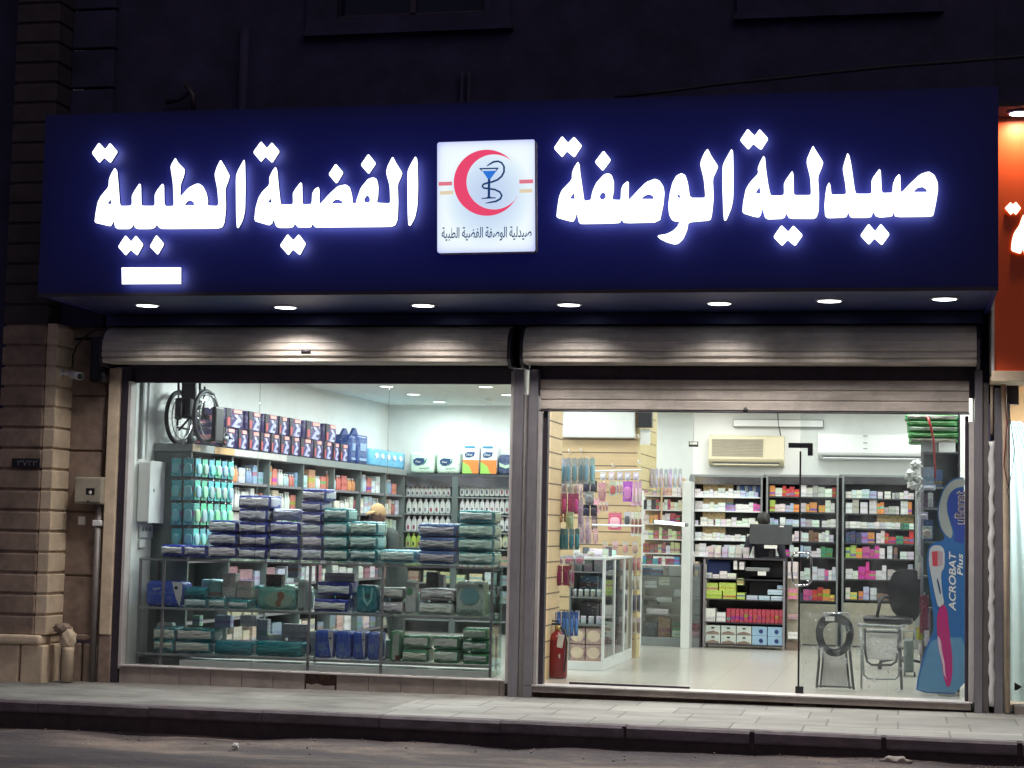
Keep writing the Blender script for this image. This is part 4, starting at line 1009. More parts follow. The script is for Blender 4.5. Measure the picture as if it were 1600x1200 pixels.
upright('carrier_bag', 556, 912, 589, 955, .24, (.01, .20, .24), 'glossy teal bag standing in the middle of the upper glass shelf', 'bag', [('handle_cutout', circ(.55, .62, .2, .5), (.01, .07, .09), 1), ('ring_print', [(.3, .9), (.36, .9), (.44, .5), (.55, .38), (.68, .5), (.74, .9), (.82, .9), (.78, .45), (.55, .24), (.34, .45)], (.2, .5, .48), 2)], Zs, .14)
for k, (x0, x1) in enumerate(((490, 521), (523, 548), (550, 571), (573, 592))):
    upright('nappy_bag', x0, 988, x1, 1031, .26, (.04, .10, .46), 'royal blue pack with white swoosh, %s of four on the lower shelf' % ORD[k], 'diaper pack', [('swoosh', SW, (.55, .58, .62), 1), ('badge', circ(.86, .72, .06, .7), (.03, .03, .05), 2), ('oval_print', circ(.42, .4, .22, .7), (.10, .18, .42), 1)][(0 if k in (0, 2) else 2):], Zl, .28)
upright('tissue_pack', 608, 985, 626, 1032, .26, (.05, .24, .10), 'upright dark green and white pack next to the stacked green packs', 'tissue pack', [('white_face', [(.25, .06), (.85, .02), (.9, .95), (.3, .9)], (.42, .5, .43), 1), ('red_tab', [(.6, .05), (.95, .05), (.95, .2), (.6, .2)], (.12, .03, .03), 2)], Zl, .2)
for k, (x0, x1, y0, y1, c) in enumerate(((323, 343, 909, 934, (.2, .42, .4)), (345, 366, 896, 932, (.55, .54, .52)), (368, 390, 908, 934, (.58, .50, .46)), (413, 438, 898, 917, (.14, .10, .09)), (447, 464, 880, 903, (.45, .55, .68)), (505, 552, 896, 908, (.5, .52, .56)), (664, 682, 894, 918, (.10, .10, .10)), (683, 692, 898, 918, (.55, .6, .62)))):
    X0, X1, Z0, Z1 = rc(x0, y0, x1, y1, .30)
    carton('carton_box', ((X0+X1)/2, .34, Z0), (X1-X0, .12, Z1-Z0), c, '%s small carton standing on packs inside the glass counter' % ['teal', 'tall white printed', 'square cream', 'dark brown', 'pale blue', 'flat white', 'black', 'narrow white'][k], 'carton', 'cartons inside the glass counter')
for k, (x0, x1, y0, y1, c) in enumerate(((335, 360, 962, 980, (.35, .45, .65)), (375, 400, 962, 978, (.6, .62, .66)), (440, 480, 976, 996, (.6, .58, .60)), (400, 418, 968, 1000, (.35, .40, .48)), (300, 312, 962, 978, (.3, .55, .40)))):
    X0, X1, Z0, Z1 = rc(x0, y0, x1, y1, .48)
    carton('carton_box', ((X0+X1)/2, .48, max(Zl, Z0)), (X1-X0, .1, Z1-Z0), c, '%s carton behind the packs on the lower counter shelf' % ['pale blue', 'grey white', 'pink white', 'slate blue', 'mint green'][k], 'carton', 'cartons inside the glass counter')

fc = [(.55, .82, .80), (.75, .85, .9), (.15, .50, .55), (.25, .45, .75), (.85, .88, .86), (.50, .72, .60)]
for r_, (yb, Zf) in enumerate(((953, Zs), (1028, Zl))):
    x = 232+6*r_; n_ = 0
    while x < 752:
        w_ = random.uniform(20, 36); h_ = random.uniform(30, 46)
        a = at(x, yb, Y=.44); b_ = at(x+w_, yb, Y=.44)
        if random.random() < .80:
            c_ = random.choice(fc)
            dup(PKS[n_ % 4], ((a.x+b_.x)/2, .50, Zf), random.uniform(-.1, .1), ((b_.x-a.x)*.97, .09, h_/152), '%s wrapped pack in the rear row of the %s glass shelf' % (ORD[n_], ['upper', 'lower'][r_]), [jit(c_), jit((.78, .82, .84)), jit(c_)], 'rear row packs inside the glass counter')
            n_ += 1
        x += w_+random.uniform(0, 6)
# ================================================================= SIDE WALL SHELVING
def slab(q, y0, y1, d0, d1, z0, z1, mat):
    i = q.mi(mat); c = []
    for z in (z0, z1):
        for (y, d) in ((y0, d0), (y0, d1), (y1, d1), (y1, d0)): c.append(q.bm.verts.new((xl(y)+d, y, z)))
    for f in ((3, 2, 1, 0), (4, 5, 6, 7), (0, 1, 5, 4), (1, 2, 6, 5), (2, 3, 7, 6), (3, 0, 4, 7)): q.bm.faces.new([c[k] for k in f]).material_index = i
LS = [2.04, 1.74, 1.44, 1.14, .82, .46, .1]
ls = thing('wall_shelving', (-4, 4, 0), 'long dark shelving along the side wall behind the window with a pale top ledge', 'shelving')
q = MB(); slab(q, .62, 8.34, .005, .03, 0, 2.36, 'greenish'); q.build('back_panel', ls)
q = MB(); slab(q, .60, 8.36, .005, .46, 2.365, 2.45, 'grey'); q.build('top_ledge', ls)
q = MB(); slab(q, .595, .8, .462, .466, 2.37, 2.445, 'stone_light'); slab(q, 1.2, 1.75, .462, .466, 2.37, 2.445, 'tan'); slab(q, 1.76, 3.4, .462, .465, 2.37, 2.445, 'strip'); q.build('packing_tape', ls)
for z in LS:
    q = MB(); slab(q, .66, 8.34, .035, .42, z, z+.02, 'greydk'); slab(q, .66, 8.34, .421, .428, z-.006, z+.026, 'alu'); q.build('shelf', ls)
for y in (.62, 1.75, 2.9, 4.05, 5.2, 6.3, 7.4, 8.3):
    q = MB(); slab(q, y, y+.035, .03, .44, 0, 2.364, 'greenish'); q.build('upright', ls)
WHT = (.80, .80, .78)
pals = [[WHT, (.55, .66, .78), (.30, .42, .60), WHT, (.75, .35, .15), (.7, .2, .15)], [WHT, (.6, .7, .8), WHT, (.72, .6, .5), (.5, .15, .12), WHT], [WHT, (.35, .55, .35), (.55, .7, .55), WHT, (.1, .35, .15), (.6, .72, .85)], [(.5, .68, .5), WHT, (.3, .5, .3), WHT], [WHT, (.5, .6, .7), (.4, .2, .25)], [WHT, (.3, .4, .6), (.5, .5, .3)], [WHT, (.25, .3, .4), (.6, .5, .4)]]
cname = lambda c: ('white' if min(c) > .6 else 'grey' if max(c)-min(c) < .08 else 'green' if c[1] == max(c) and c[1] > c[0]*1.1 and c[1] > c[2]*1.1 else 'blue' if c[2] == max(c) else 'orange' if c[1] > c[2]*1.25 and c[0] > .4 else 'red' if c[0] > .4 and c[2] < .3 else 'dark')
for r, z in enumerate(LS):
    y = 1.82 if r > 0 else 1.95; n = 0
    step = 1.0 if r < 4 else 1.7
    while y < 8.2:
        c = pals[r][random.randrange(len(pals[r]))] if random.random() < .5 else pals[r][int(y*1.1) % len(pals[r])]
        w = random.uniform(.12, .26)*step; h = random.uniform(.15, .255)
        x = xl(y)+.40
        lab = '%s product, %s along the %s shelf of the side wall shelving' % (cname(c), ORD[min(n, 31)], ORD[r])
        if random.random() < .30 and r < 4:
            for s_ in range(2):
                dup(bt, (x-.06, y+.06+s_*.085, z+.021), -PI/2, (.22, .22, h*1.05), lab.replace('product', ('near' if s_ == 0 else 'far')+' bottle of a pair'), [jit(c), jit(WHT), jit((.15, .15, .3))], 'bottles on the shelves')
            y += .19
        else:
            carton('product_box', (x-.03, y+w/2, z+.021), (w*.96, .16, h), jit(c), lab, 'product box', 'products on the side wall shelving', rz=PI/2)
            y += w+random.uniform(.0, .05)
        n += 1
# teal hanging packs at the near end of the shelving
row = 0
for (yt, yb) in ((716, 744), (750, 781), (786, 820), (826, 855)):
    row += 1
    h = at(300, yt, Y=.6).z-at(300, yb, Y=.6).z
    for k in range(2):
        p = at(276+19*k, yt, Y=.57)
        dup(hp, (p.x, .57, p.z), 0, (.115, .10, h), 'teal hanging pack, %s in the %s row facing the street' % (ORD[k], ORD[row-1]), [(.06, .32, .36), (.16, .42, .45), (.6, .6, .6)], 'teal packs hanging at the shelving end')
    for k in range(6):
        y = .68+.18*k
        z = p.z
        dup(hp, (xl(y)+.50, y, z), PI/2, (.15, .12, h), 'mint green hanging pack, %s along the %s row facing the aisle' % (ORD[k], ORD[row-1]), [jit((.10, .50, .44), .3), jit((.35, .70, .60), .3), (.6, .6, .6)], 'mint packs hanging on the shelving side')
# purple nappy cartons on the ledge
PUR = (.045, .028, .11)
def ledge_pack(name, x0, x1, yt, yb, col, lab, parts, group, d=.40, Z=None):
    # spans pixel columns x0..x1 along the shelving front line
    def onl(x, y):
        v0, v1 = at(x, y, Y=.5), at(x, y, Y=9)
        lo_, hi_ = .5, 9.5
        for _ in range(40):
            m_ = (lo_+hi_)/2; p = at(x, y, Y=m_)
            if p.x > xl(m_)+.44: lo_ = m_
            else: hi_ = m_
        return at(x, y, Y=(lo_+hi_)/2)
    a, b_ = onl(x0, yb), onl(x1, yb); h = onl(x0, yt).z-a.z
    Z = a.z if Z is None else Z
    L_ = math.hypot(b_.x-a.x, b_.y-a.y)
    t = thing(name, ((a.x+b_.x)/2, (a.y+b_.y)/2, Z), lab, 'product pack', group)
    rz = math.atan2(b_.y-a.y, b_.x-a.x)+random.uniform(-.05, .05)
    q = MB(); b = superbox(None, L_*.95, d, h*.985, 22, 8, .5, .015); bmesh.ops.translate(b, vec=(0, d/2, 0), verts=b.verts); q.add(b, 'wrap', True)
    o = q.build('wrapper', None); o.parent = t; o.color = (*col, 1)
    for nm, pts, mc, lv in parts:
        q = MB(); q.prism([((u-.5)*L_*.9, v*h) for u, v in pts], -.008-lv*.003, .01, 'plain'); e = q.build(nm, None); e.parent = t; e.color = (*mc, 1)
    q = MB(); q.prism([(0, 0)]*0 or [(-.3*d, .2*h), (.3*d, .2*h), (.3*d, .6*h), (-.3*d, .6*h)], -.002, .004, 'plain'); e = q.build('end_print', None); e.parent = t; e.rotation_euler = (0, 0, -PI/2); e.location = (-L_*.465-.004, d*.5, 0); e.color = (.55, .18, .22, 1)
    t.rotation_euler = (0, 0, rz); return t, h
FIG = [('dark_panel_print', [(.0, .03), (.26, .03), (.26, .97), (.0, .97)], (.02, .015, .03), 1), ('red_text_print', [(.06, .12), (.20, .12), (.20, .52), (.06, .52)], (.55, .08, .10), 2), ('tag', [(.42, .76), (.86, .78), (.86, .94), (.40, .93)], (.90, .38, .34), 1), ('figure_print', [(.36, .08), (.74, .05), (.80, .16), (.58, .18), (.64, .30), (.84, .36), (.82, .50), (.68, .62), (.62, .50), (.50, .34)], (.42, .42, .72), 1), ('face_print', circ(.56, .62, .08, 1.1), (.62, .56, .78), 2)]
bx_ = [345, 369, 387, 405, 421, 436, 453, 467, 487, 504, 518, 530, 543]
ZL = 2.452
for k in range(12):
    a, b_ = bx_[k], bx_[k+1]; yb = 699+(a-345)*.13
    ledge_pack('nappy_pants_pack', a+.5, b_, yb-33+k*.35, yb, PUR, 'dark purple pants pack, %s along the lower row on the ledge' % ORD[k], FIG, 'purple packs on the shelving ledge', Z=ZL)
tx_ = [(352, 380), (386, 409), (413, 433), (434, 449), (450, 472), (475, 504), (507, 526)]
for k, (a, b_) in enumerate(tx_):
    yb = 665+(a-345)*.13
    ledge_pack('nappy_pants_pack', a, b_, yb-32+k*.3, yb, PUR, 'dark purple pants pack, %s along the upper row on the ledge' % ORD[k], FIG, 'purple packs on the shelving ledge', Z=ZL+.235)
BLU = [('panel_print', [(.2, .45), (.8, .45), (.8, .7), (.2, .7)], (.25, .36, .62), 1), ('dots_print', [(.15, .12), (.85, .12), (.85, .2), (.15, .2)], (.3, .42, .68), 1)]
for k, (a, b_, yt) in enumerate(((547, 556, 667), (557, 575, 668))):
    t, h = ledge_pack('pet_bag', a, b_, yt+10, 722+k*3, (.015, .05, .22), 'dark blue gusseted bag with pointed top, %s beside the purple packs' % ORD[k], BLU, 'blue pointed bags on the ledge', Z=ZL)
    q = MB(); q.prism([(-.16, .98*h), (.16, .98*h), (.03, 1.22*h), (-.03, 1.22*h)], .12, .16, 'plain'); e = q.build('gusset', None); e.parent = t; e.color = (.015, .05, .22, 1)
LB = [('shield_print', circ(u, .6, .045, 3.2), (.75, .80, .85), 1) for u in (.12, .3, .48, .66, .86)]
ledge_pack('tissue_bale', 577, 636, 703, 731, (.12, .42, .68), 'long sky blue wrapped bale with white shield prints on the ledge', LB, None, Z=ZL)

# ================================================================= BACK SHELVING WITH BOTTLES
Yb = 8.38
bs = thing('back_shelving', (-2.4, Yb, 0), 'grey green shelving across the back wall holding rows of white bottles', 'shelving')
X0b, X1b = at(612, 800, Y=Yb).x, -.75
q = MB(); q.box(X0b, X1b, 8.74, 8.78, 0, 2.4, 'greenish'); q.build('back_panel', bs)
q = MB(); q.box(X0b-.05, X1b, Yb, 8.78, 2.36, 2.40, 'greydk'); q.build('top_board', bs)
q = MB(); q.box(X0b, X1b, Yb+.01, Yb+.03, 2.20, 2.358, 'mirror'); q.build('mirror_fascia', bs)
xp = [at(p, 800, Y=Yb).x for p in (626, 710)]
for x in (*xp, xp[1]+.9, X1b):
    q = MB(); q.box(x-.045, x+.045, Yb-.005, 8.74, 0, 2.36, 'greenish'); q.build('upright', bs)
BZ = [at(740, y, Y=Yb).z for y in (776.5, 804, 831.5, 857, 883, 912, 940, 970)]
for z in BZ:
    q = MB(); q.box(X0b+.05, X1b-.05, Yb+.02, 8.73, z-.02, z, 'grey'); q.build('shelf', bs)
def bottles(x0, x1, n, y0, y1, Y, lab, cols_=None, w=1.0):
    for k in range(n):
        x = x0+(x1-x0)*(k+.5)/n; a = at(x, y1, Y=Y); h = at(x, y0, Y=Y).z-a.z
        X = (at(x0, y1, Y=Y).x*(n-k-.5)+at(x1, y1, Y=Y).x*(k+.5))/n
        wd = (at(x1, y1, Y=Y).x-at(x0, y1, Y=Y).x)/n/.36*.97*w
        c = (cols_[k % len(cols_)] if cols_ else WHT)
        lp = random.choice([(.08, .08, .1), (.12, .12, .15), (.35, .06, .1)]) if k % 4 != 3 else (.3, .3, .35)
        dup(bt, (X, Y+.1, a.z), 0, (wd, wd, h), lab % ORD[k], [jit(c, .04), jit(c, .04), lp], 'bottles on the shelves')
bottles(632, 702, 10, 757, 775.5, Yb, '%s white bottle in the top row nearer the side wall')
bottles(632, 702, 8, 779, 803, Yb, '%s white bottle in the second row nearer the side wall')
bottles(631, 702, 8, 806, 830.5, Yb, '%s white bottle in the third row nearer the side wall')
bottles(631, 656, 3, 833, 856, Yb, '%s lime bottle in the fourth row nearer the side wall', [(.4, .6, .2), (.55, .7, .12), (.45, .6, .1)], 1.0)
bottles(716, 802, 11, 752, 775.5, Yb, '%s white bottle in the top row nearer the metal post')
bottles(716, 802, 11, 779, 803, Yb, '%s white bottle in the second row nearer the metal post')
bottles(716, 802, 11, 808, 830.5, Yb, '%s white bottle in the third row nearer the metal post')
bottles(716, 802, 9, 834, 856, Yb, '%s cream bottle in the fourth row nearer the metal post', [(.7, .7, .6), (.6, .6, .4)])
for r, y1 in enumerate((882, 911, 939)):
    for k in range(7):
        xx = 636+k*24; X0, X1, Z0, Z1 = rc(xx, y1-random.uniform(12, 18), xx+random.uniform(14, 21), y1, Yb)
        c = random.choice([(.55, .6, .58), (.2, .26, .3), (.4, .25, .2), (.6, .55, .3)])
        carton('product_box', ((X0+X1)/2, Yb+.05, BZ[4+r]), (X1-X0, .15, Z1-Z0), jit(c), '%s product on the back shelving, %s along its %s lowest shelf' % (cname(c), ORD[k], ['fourth', 'third', 'second'][r]), 'product box', 'products low on the back shelving')
# goods on top of the back shelving
LOGO = [('oval_logo', [(.16, .62), (.3, .72), (.62, .70), (.58, .5), (.42, .36), (.26, .38), (.18, .48)], (.02, .06, .16), 1), ('leaf_print', [(.55, .5), (.72, .74), (.66, .52), (.5, .36)], (.05, .15, .2), 1), ('line_print', [(.4, .22), (.8, .23), (.8, .28), (.4, .27)], (.3, .45, .35), 1)]
for k, (a, b_) in enumerate(((639, 679), (681, 719))):
    t, bb = upright('tissue_carton', a, 706, b_, 739, Yb+.02, (.62, .78, .62), 'pale green tissue carton with navy oval logo, %s on the back shelving' % ORD[k], 'tissue carton', LOGO, 2.402, .3)
    text_obj('Fine', 'script', (bb[1]-bb[0])*.2, (bb[0]+(bb[1]-bb[0])*.36, bb[2]+(bb[3]-bb[2])*.54), Yb+.005, 'paper', t, shear=.3)
for k, (a, b_) in enumerate(((722, 749), (750, 777))):
    t, bb = upright('tissue_carton', a, 694, b_, 739, Yb+.02, (.82, .84, .84), 'tall white, orange and green carton with navy logo, %s of two' % ['first', 'second'][k], 'tissue carton',
        [('orange_print', [(.02, .02), (.98, .02), (.98, .49), (.02, .49)], (.80, .25, .05), 1), ('green_print', [(.02, .02), (.62, .02), (.42, .28), (.02, .42)], (.35, .65, .12), 2), ('oval_logo', [(.12, .68), (.3, .77), (.75, .76), (.7, .62), (.4, .56), (.2, .58)], (.02, .08, .22), 1), ('header_print', [(.1, .9), (.8, .9), (.7, .97), (.15, .97)], (.05, .3, .5), 1)], 2.402, .3)
    text_obj('Fine', 'script', (bb[1]-bb[0])*.36, (bb[0]+(bb[1]-bb[0])*.42, bb[2]+(bb[3]-bb[2])*.67), Yb+.005, 'paper', t, shear=.3)
upright('detergent_box', 778, 708, 806, 739, Yb+.02, (.04, .06, .14), 'dark navy carton with pale swoosh at the end of the row', 'carton', [('swoosh', [(.05, .6), (.4, .45), (.95, .6), (.95, .48), (.45, .3), (.1, .4)], (.5, .7, .5), 1)], 2.402, .3)

# ================================================================= WHEELCHAIR ON THE LEDGE
wc = thing('wheelchair', (-3.95, .95, ZL), 'folded black wheelchair with chromed push rims standing on the shelving ledge', 'wheelchair')
def wheel(c, ang, r=.285):
    rot = Matrix.Rotation(ang, 3, 'Z'); c = Vector(c)
    P = lambda a, rr, o=0: c+rot @ Vector((o, math.cos(a)*rr, math.sin(a)*rr))
    q = MB(); q.tube([P(2*PI*k/36, r) for k in range(36)], .024, 'rubber', 8, True); w = q.build('wheel', wc)
    q = MB(); q.tube([P(2*PI*k/36, r-.025) for k in range(36)], .009, 'grey', 6, True)
    for k in range(16): q.cyl(P(2*PI*k/16, .02), P(2*PI*k/16+.12, r-.03), .0018, 'chrome', 5)
    q.cyl(P(0, 0, -.03), P(0, 0, .03), .026, 'black', 12); q.build('rim_and_spokes', w)
    q = MB(); q.tube([P(2*PI*k/36, r-.045, .045) for k in range(36)], .007, 'chrome', 6, True); q.build('push_rim', w)
wz = ZL+.305
w1 = at(279, 650, Y=.9); w2 = at(322, 650, Y=.75)
AN = R_(-5)
wheel((w1.x, .9, wz), AN); wheel((w2.x, .75, wz), AN)
q = MB(); mid = Vector(((w1.x+w2.x)/2, .82, wz))
for c in (Vector((w1.x+.04, .9, wz)), Vector((w2.x-.04, .76, wz))):
    q.tube([c+Vector((0, -.12, -.1)), c+Vector((0, -.12, .30)), c+Vector((0, .30, .28)), c+Vector((0, .38, -.02)), c+Vector((0, .42, -.22))], .012, 'black', 8)
    q.tube([c+Vector((0, -.12, -.12)), c+Vector((0, .4, -.12))], .012, 'black', 8); q.cyl(c, c+Vector((0, .02, .34)), .012, 'black')
    q.tube([c+Vector((0, -.12, .30)), c+Vector((0, -.14, .5)), c+Vector((0, -.24, .52))], .014, 'black')
q.cyl((w1.x+.05, .8, wz-.15), (w2.x-.05, .7, wz+.12), .012, 'black'); q.cyl((w1.x+.05, .85, wz+.12), (w2.x-.05, .75, wz-.15), .012, 'black')
q.cyl((w1.x-.04, .9, wz), (w2.x+.02, .76, wz), .014, 'black')
q.build('frame', wc)
q = MB(); q.box(mid.x-.10, mid.x-.02, .55, .95, wz-.02, wz+.20, 'black', .02); q.box(mid.x+.0, mid.x+.07, .6, .95, wz-.0, wz+.20, 'black', .02); q.build('folded_seat', wc)
q = MB(); q.box(w2.x+.06, w2.x+.12, .75, 1.0, ZL+.03, wz+.12, 'black', .02); q.build('side_cushion', wc)
q = MB(); q.box(mid.x-.09, mid.x+.08, .70, .75, wz+.02, wz+.45, 'black', .01); q.build('folded_backrest', wc)
for c in (w1, w2):
    q = MB(); cc = Vector((c.x+.03, 1.28, ZL+.09)); q.tube([cc+Vector((0, math.cos(k*PI/8)*.065, math.sin(k*PI/8)*.065)) for k in range(16)], .014, 'rubber', 8, True); q.cyl(cc, cc+Vector((0, .02, .14)), .01, 'black'); q.cyl(cc-Vector((.03, 0, 0)), cc+Vector((.03, 0, 0)), .03, 'grey'); q.build('caster', wc)
    q = MB(); q.box(c.x-.06, c.x+.06, 1.36, 1.46, ZL+.09, ZL+.11, 'black', .004); q.build('footrest', wc)

# ================================================================= PANEL, SWITCHES ON THE SIDE WALL
e = thing('electrical_panel', (-4.25, .3, 1.6), 'tall white electrical panel box mounted on the side wall just inside the window', 'electrical panel')
a = at(234, 722, Y=.22); b_ = at(218, 815, Y=.22)
px1 = a.x; q = MB(); q.box(xl(.3)+.01, px1, .22, .60, b_.z, a.z, 'white_pl', .01, 2); q.build('body', e)
q = MB(); q.box(px1+.001, px1+.018, .205, .615, b_.z-.015, a.z+.015, 'white_pl', .006, 2); q.build('door', e)
q = MB(); q.box(px1+.018, px1+.023, .30, .33, (a.z+b_.z)/2, (a.z+b_.z)/2+.035, 'grey', .002); q.build('lock', e)
e = thing('wall_switches', (-4.3, .3, 1.4), 'white switch plate and socket on the side wall beneath the electrical panel', 'wall switch')
for (x0, y0, x1, y1, m_) in ((216, 820, 240, 840, 'white_pl'), (221, 843, 232, 856, 'white_pl')):
    X0, X1, Z0, Z1 = rc(x0, y0, x1, y1, .35); q = MB(); q.box(xl(.35)+.005, xl(.35)+.03, .3, .3+(X1-X0)*1.9, Z0, Z1, m_, .006); q.build('plate', e)
q = MB(); X0, X1, Z0, Z1 = rc(218, 824, 238, 830, .3); 
for k in range(3): q.box(xl(.35)+.0305, xl(.35)+.036, .33+k*.09, .37+k*.09, Z0, Z1, 'grey')
q.build('switch', e)
e = thing('cable_duct', (-4.3, .2, 2.3), 'slim grey cable channel running up the side wall to the ceiling', 'cable duct')
q = MB(); q.box(xl(.25)+.003, xl(.25)+.035, .22, .26, 2.26, HC-.002, 'grey', .004); q.box(xl(.25)+.003, xl(.25)+.03, .40, .43, 2.26, HC-.002, 'white_pl', .004); q.build('duct', e)
# ================================================================= DOORWAY BAY: SLATBOARD BLOCK
YK = 4.65
X0s = at(868, 700, Y=YK).x; X1s = at(996, 700, Y=YK).x
sw = thing('slatboard_stand', ((X0s+X1s)/2, YK, 0), 'tan slatboard display wall hung with packs behind the white glass cabinet', 'display stand')
ZM = at(1000, 762, Y=YK).z
q = MB(); q.box(X0s, X1s, YK, YK+1.6, ZM, 3.2, 'slat'); q.box(X0s, X1s, YK, YK+.28, 0, ZM-.002, 'slat'); q.build('board', sw)
q = MB(); q.box(X1s+.001, X1s+.03, YK+.0, YK+1.62, ZM, 3.25, 'slat_y'); q.box(X1s+.001, X1s+.028, YK+.001, YK+.28, 0, ZM-.002, 'slat_y'); q.build('side_board', sw)
q = MB()
z = at(930, 707, Y=YK).z; gz = []
while z > .1: gz.append(z); z -= .168
gz = [gz[0]+.168*k for k in (3, 2, 1)]+gz
for z in gz:
    q.box(X0s+.0, X1s-.0, YK-.003, YK+.001, z-.006, z+.006, 'groove'); q.box(X1s+.0302, X1s+.0325, YK+.1, YK+(1.5 if z > ZM else .27), z-.005, z+.005, 'groove')
q.build('grooves', sw)
e = thing('light_box', (-.2, YK-.1, 3), 'blank white light box mounted high on the slatboard', 'light box')
X0, X1, Z0, Z1 = rc(879, 640, 992, 683, YK-.12); q = MB(); q.box(X0, X1, YK-.13, YK-.005, Z0, Z1, 'white_pl', .008); q.build('body', e)
q = MB(); q.box(X0+.02, X1-.02, YK-.134, YK-.1305, Z0+.02, Z1-.02, 'white'); q.build('face', e)
e = thing('wall_speaker', (.3, YK-.1, 3), 'black box with a white paper notice hanging below it on the slatboard', 'speaker')
X0, X1, Z0, Z1 = rc(997, 640, 1019, 668, YK-.1); q = MB(); q.box(X0, X1, YK-.12, YK-.005, Z0, Z1, 'black', .01); q.build('body', e)
X0, X1, Z0, Z1 = rc(999, 670, 1015, 694, YK-.1); q = MB(); q.box(X0, X1, YK-.03, YK-.02, Z0, Z1, 'paper'); q.build('notice', e)
sp = thing('slatboard_stand', (.2, .8, 0), 'narrow slatboard return wall just inside the doorway behind the metal post', 'slatboard')
q = MB(); q.box(.03, .06, .42, 1.55, 0, 3.2, 'slat'); q.build('board', sp)
q = MB(); z = gz[0]
for z in gz: q.box(.0602, .0622, .42, 1.55, z-.008, z+.008, 'groove')
q.build('grooves', sp)

# white glass cabinet
gc = thing('glass_cabinet', (.24, 3.4, 0), 'white framed glass cabinet with open shelf end standing inside the doorway', 'glass cabinet')
cX0, cX1, cY0, cY1, cZ = .02, .435, 2.35, 4.55, at(944, 871, Y=2.35).z
q = MB(); q.box(cX0, cX1, cY0, cY1, .0, .10, 'white_pl', .004); q.build('plinth', gc)
q = MB(); q.box(cX0, cX0+.015, cY0+.02, cY1, .1, cZ-.03, 'grey'); q.build('back_panel', gc)
q = MB(); q.box(cX0, cX1, cY0, cY1, cZ-.03, cZ, 'white_pl', .004); q.build('top', gc)
for y in (cY0+.0, cY0+.75, cY0+1.5, cY1-.05):
    q = MB(); q.box(cX1-.03, cX1, y, y+.05, .101, cZ-.031, 'white_pl', .003); q.build('frame_post', gc)
for z in (.105, .52, .83, 1.12):
    q = MB(); q.box(cX0+.02, cX1-.032, cY0+.01, cY1-.01, z-.015, z, 'grey' if z > .2 else 'stone_light'); q.build('shelf', gc)
for k in range(3):
    y = cY0+.052+.75*k; q = MB(); q.box(cX1-.018, cX1-.012, y, min(y+.69, cY1-.055), .13, cZ-.04, 'sidegl'); q.build('side_glass', gc)
    q = MB(); q.box(cX1-.03, cX1, y, min(y+.69, cY1-.055), .101, .128, 'white_pl'); q.build('glass_frame', gc)
zz = 1.12
def tin(x, y, z, r, h, c1, c2, lab, grp): return dup(jr, (x, y, z), 0, (r, r, h), lab, [c1, c2], grp)
for k in range(5): tin(.07+.072*k, cY0+.08, .831, .06, .085, jit((.42, .42, .40)), jit(WHT), 'clear jar with white lid, %s on the middle shelf of the white cabinet' % ORD[k], 'lidded jars in the cabinet end')
for k in range(4): tin(.09+.09*k, cY0+.08, .521, .07, .09, jit((.55, .6, .6)), jit(WHT), 'white pot, %s on the lower shelf of the white cabinet' % ORD[k], 'white pots in the cabinet end')
for r in range(2):
    for k in range(2):
        x = .03+.19*k
        t = thing('gift_box', (x+.09, cY0+.02, .106+.185*r), 'brown carton printed with a round dish, %s of the %s pair at the cabinet foot' % (['first', 'second'][k], ['lower', 'upper'][r]), 'gift box')
        q = MB(); q.box(x, x+.18, cY0+.03, cY0+.25, .106+.19*r, .106+.19*r+.18, 'carton', .004); o = q.build('carton', t); o.color = (.45, .30, .26, 1)
        q = MB(); c = (x+.09, .106+.19*r+.09); q.prism([(c[0]+.075*math.cos(k2*PI/12), c[1]+.065*math.sin(k2*PI/12)) for k2 in range(24)], cY0+.027, cY0+.029, 'stone_light'); q.build('dish_print', t)
for k in range(3):
    for r, z in enumerate((1.121, .831, .521, .106)):
        y = cY0+.25+.62*k
        c = [(.75, .74, .7), (.05, .10, .16), (.08, .09, .1), (.5, .2, .18)][r]
        for j in range(2):
            carton('toiletry_box', (cX1-.12, y+.26*j, z), (.14, .2, random.uniform(.16, .26)), jit(c, .3), '%s box, %s behind the %s side glass on the %s cabinet shelf' % (['white', 'dark blue', 'black', 'rust'][r], ['near', 'far'][j], ORD[k], ['top', 'second', 'third', 'bottom'][r]), 'toiletry box', 'boxes in the white cabinet', rz=PI/2)
for k in range(7):
    carton('toiletry_box', (.08+.055*k, cY0+.1+.3*(k % 3), cZ+.002), (.07, .06, random.uniform(.05, .13)), jit([WHT, (.1, .1, .12), WHT, (.7, .68, .62)][k % 4]), '%s toiletry box standing on top of the white glass cabinet' % ORD[k], 'toiletry box', 'boxes on top of the white cabinet')
for k in range(3):
    carton('toiletry_box', (.10+.12*k, cY0+.1, 1.121), (.10, .08, .20), jit((.55, .5, .52)), 'grey pink box, %s on the top shelf of the white cabinet end' % ORD[k], 'toiletry box', 'boxes in the white cabinet')

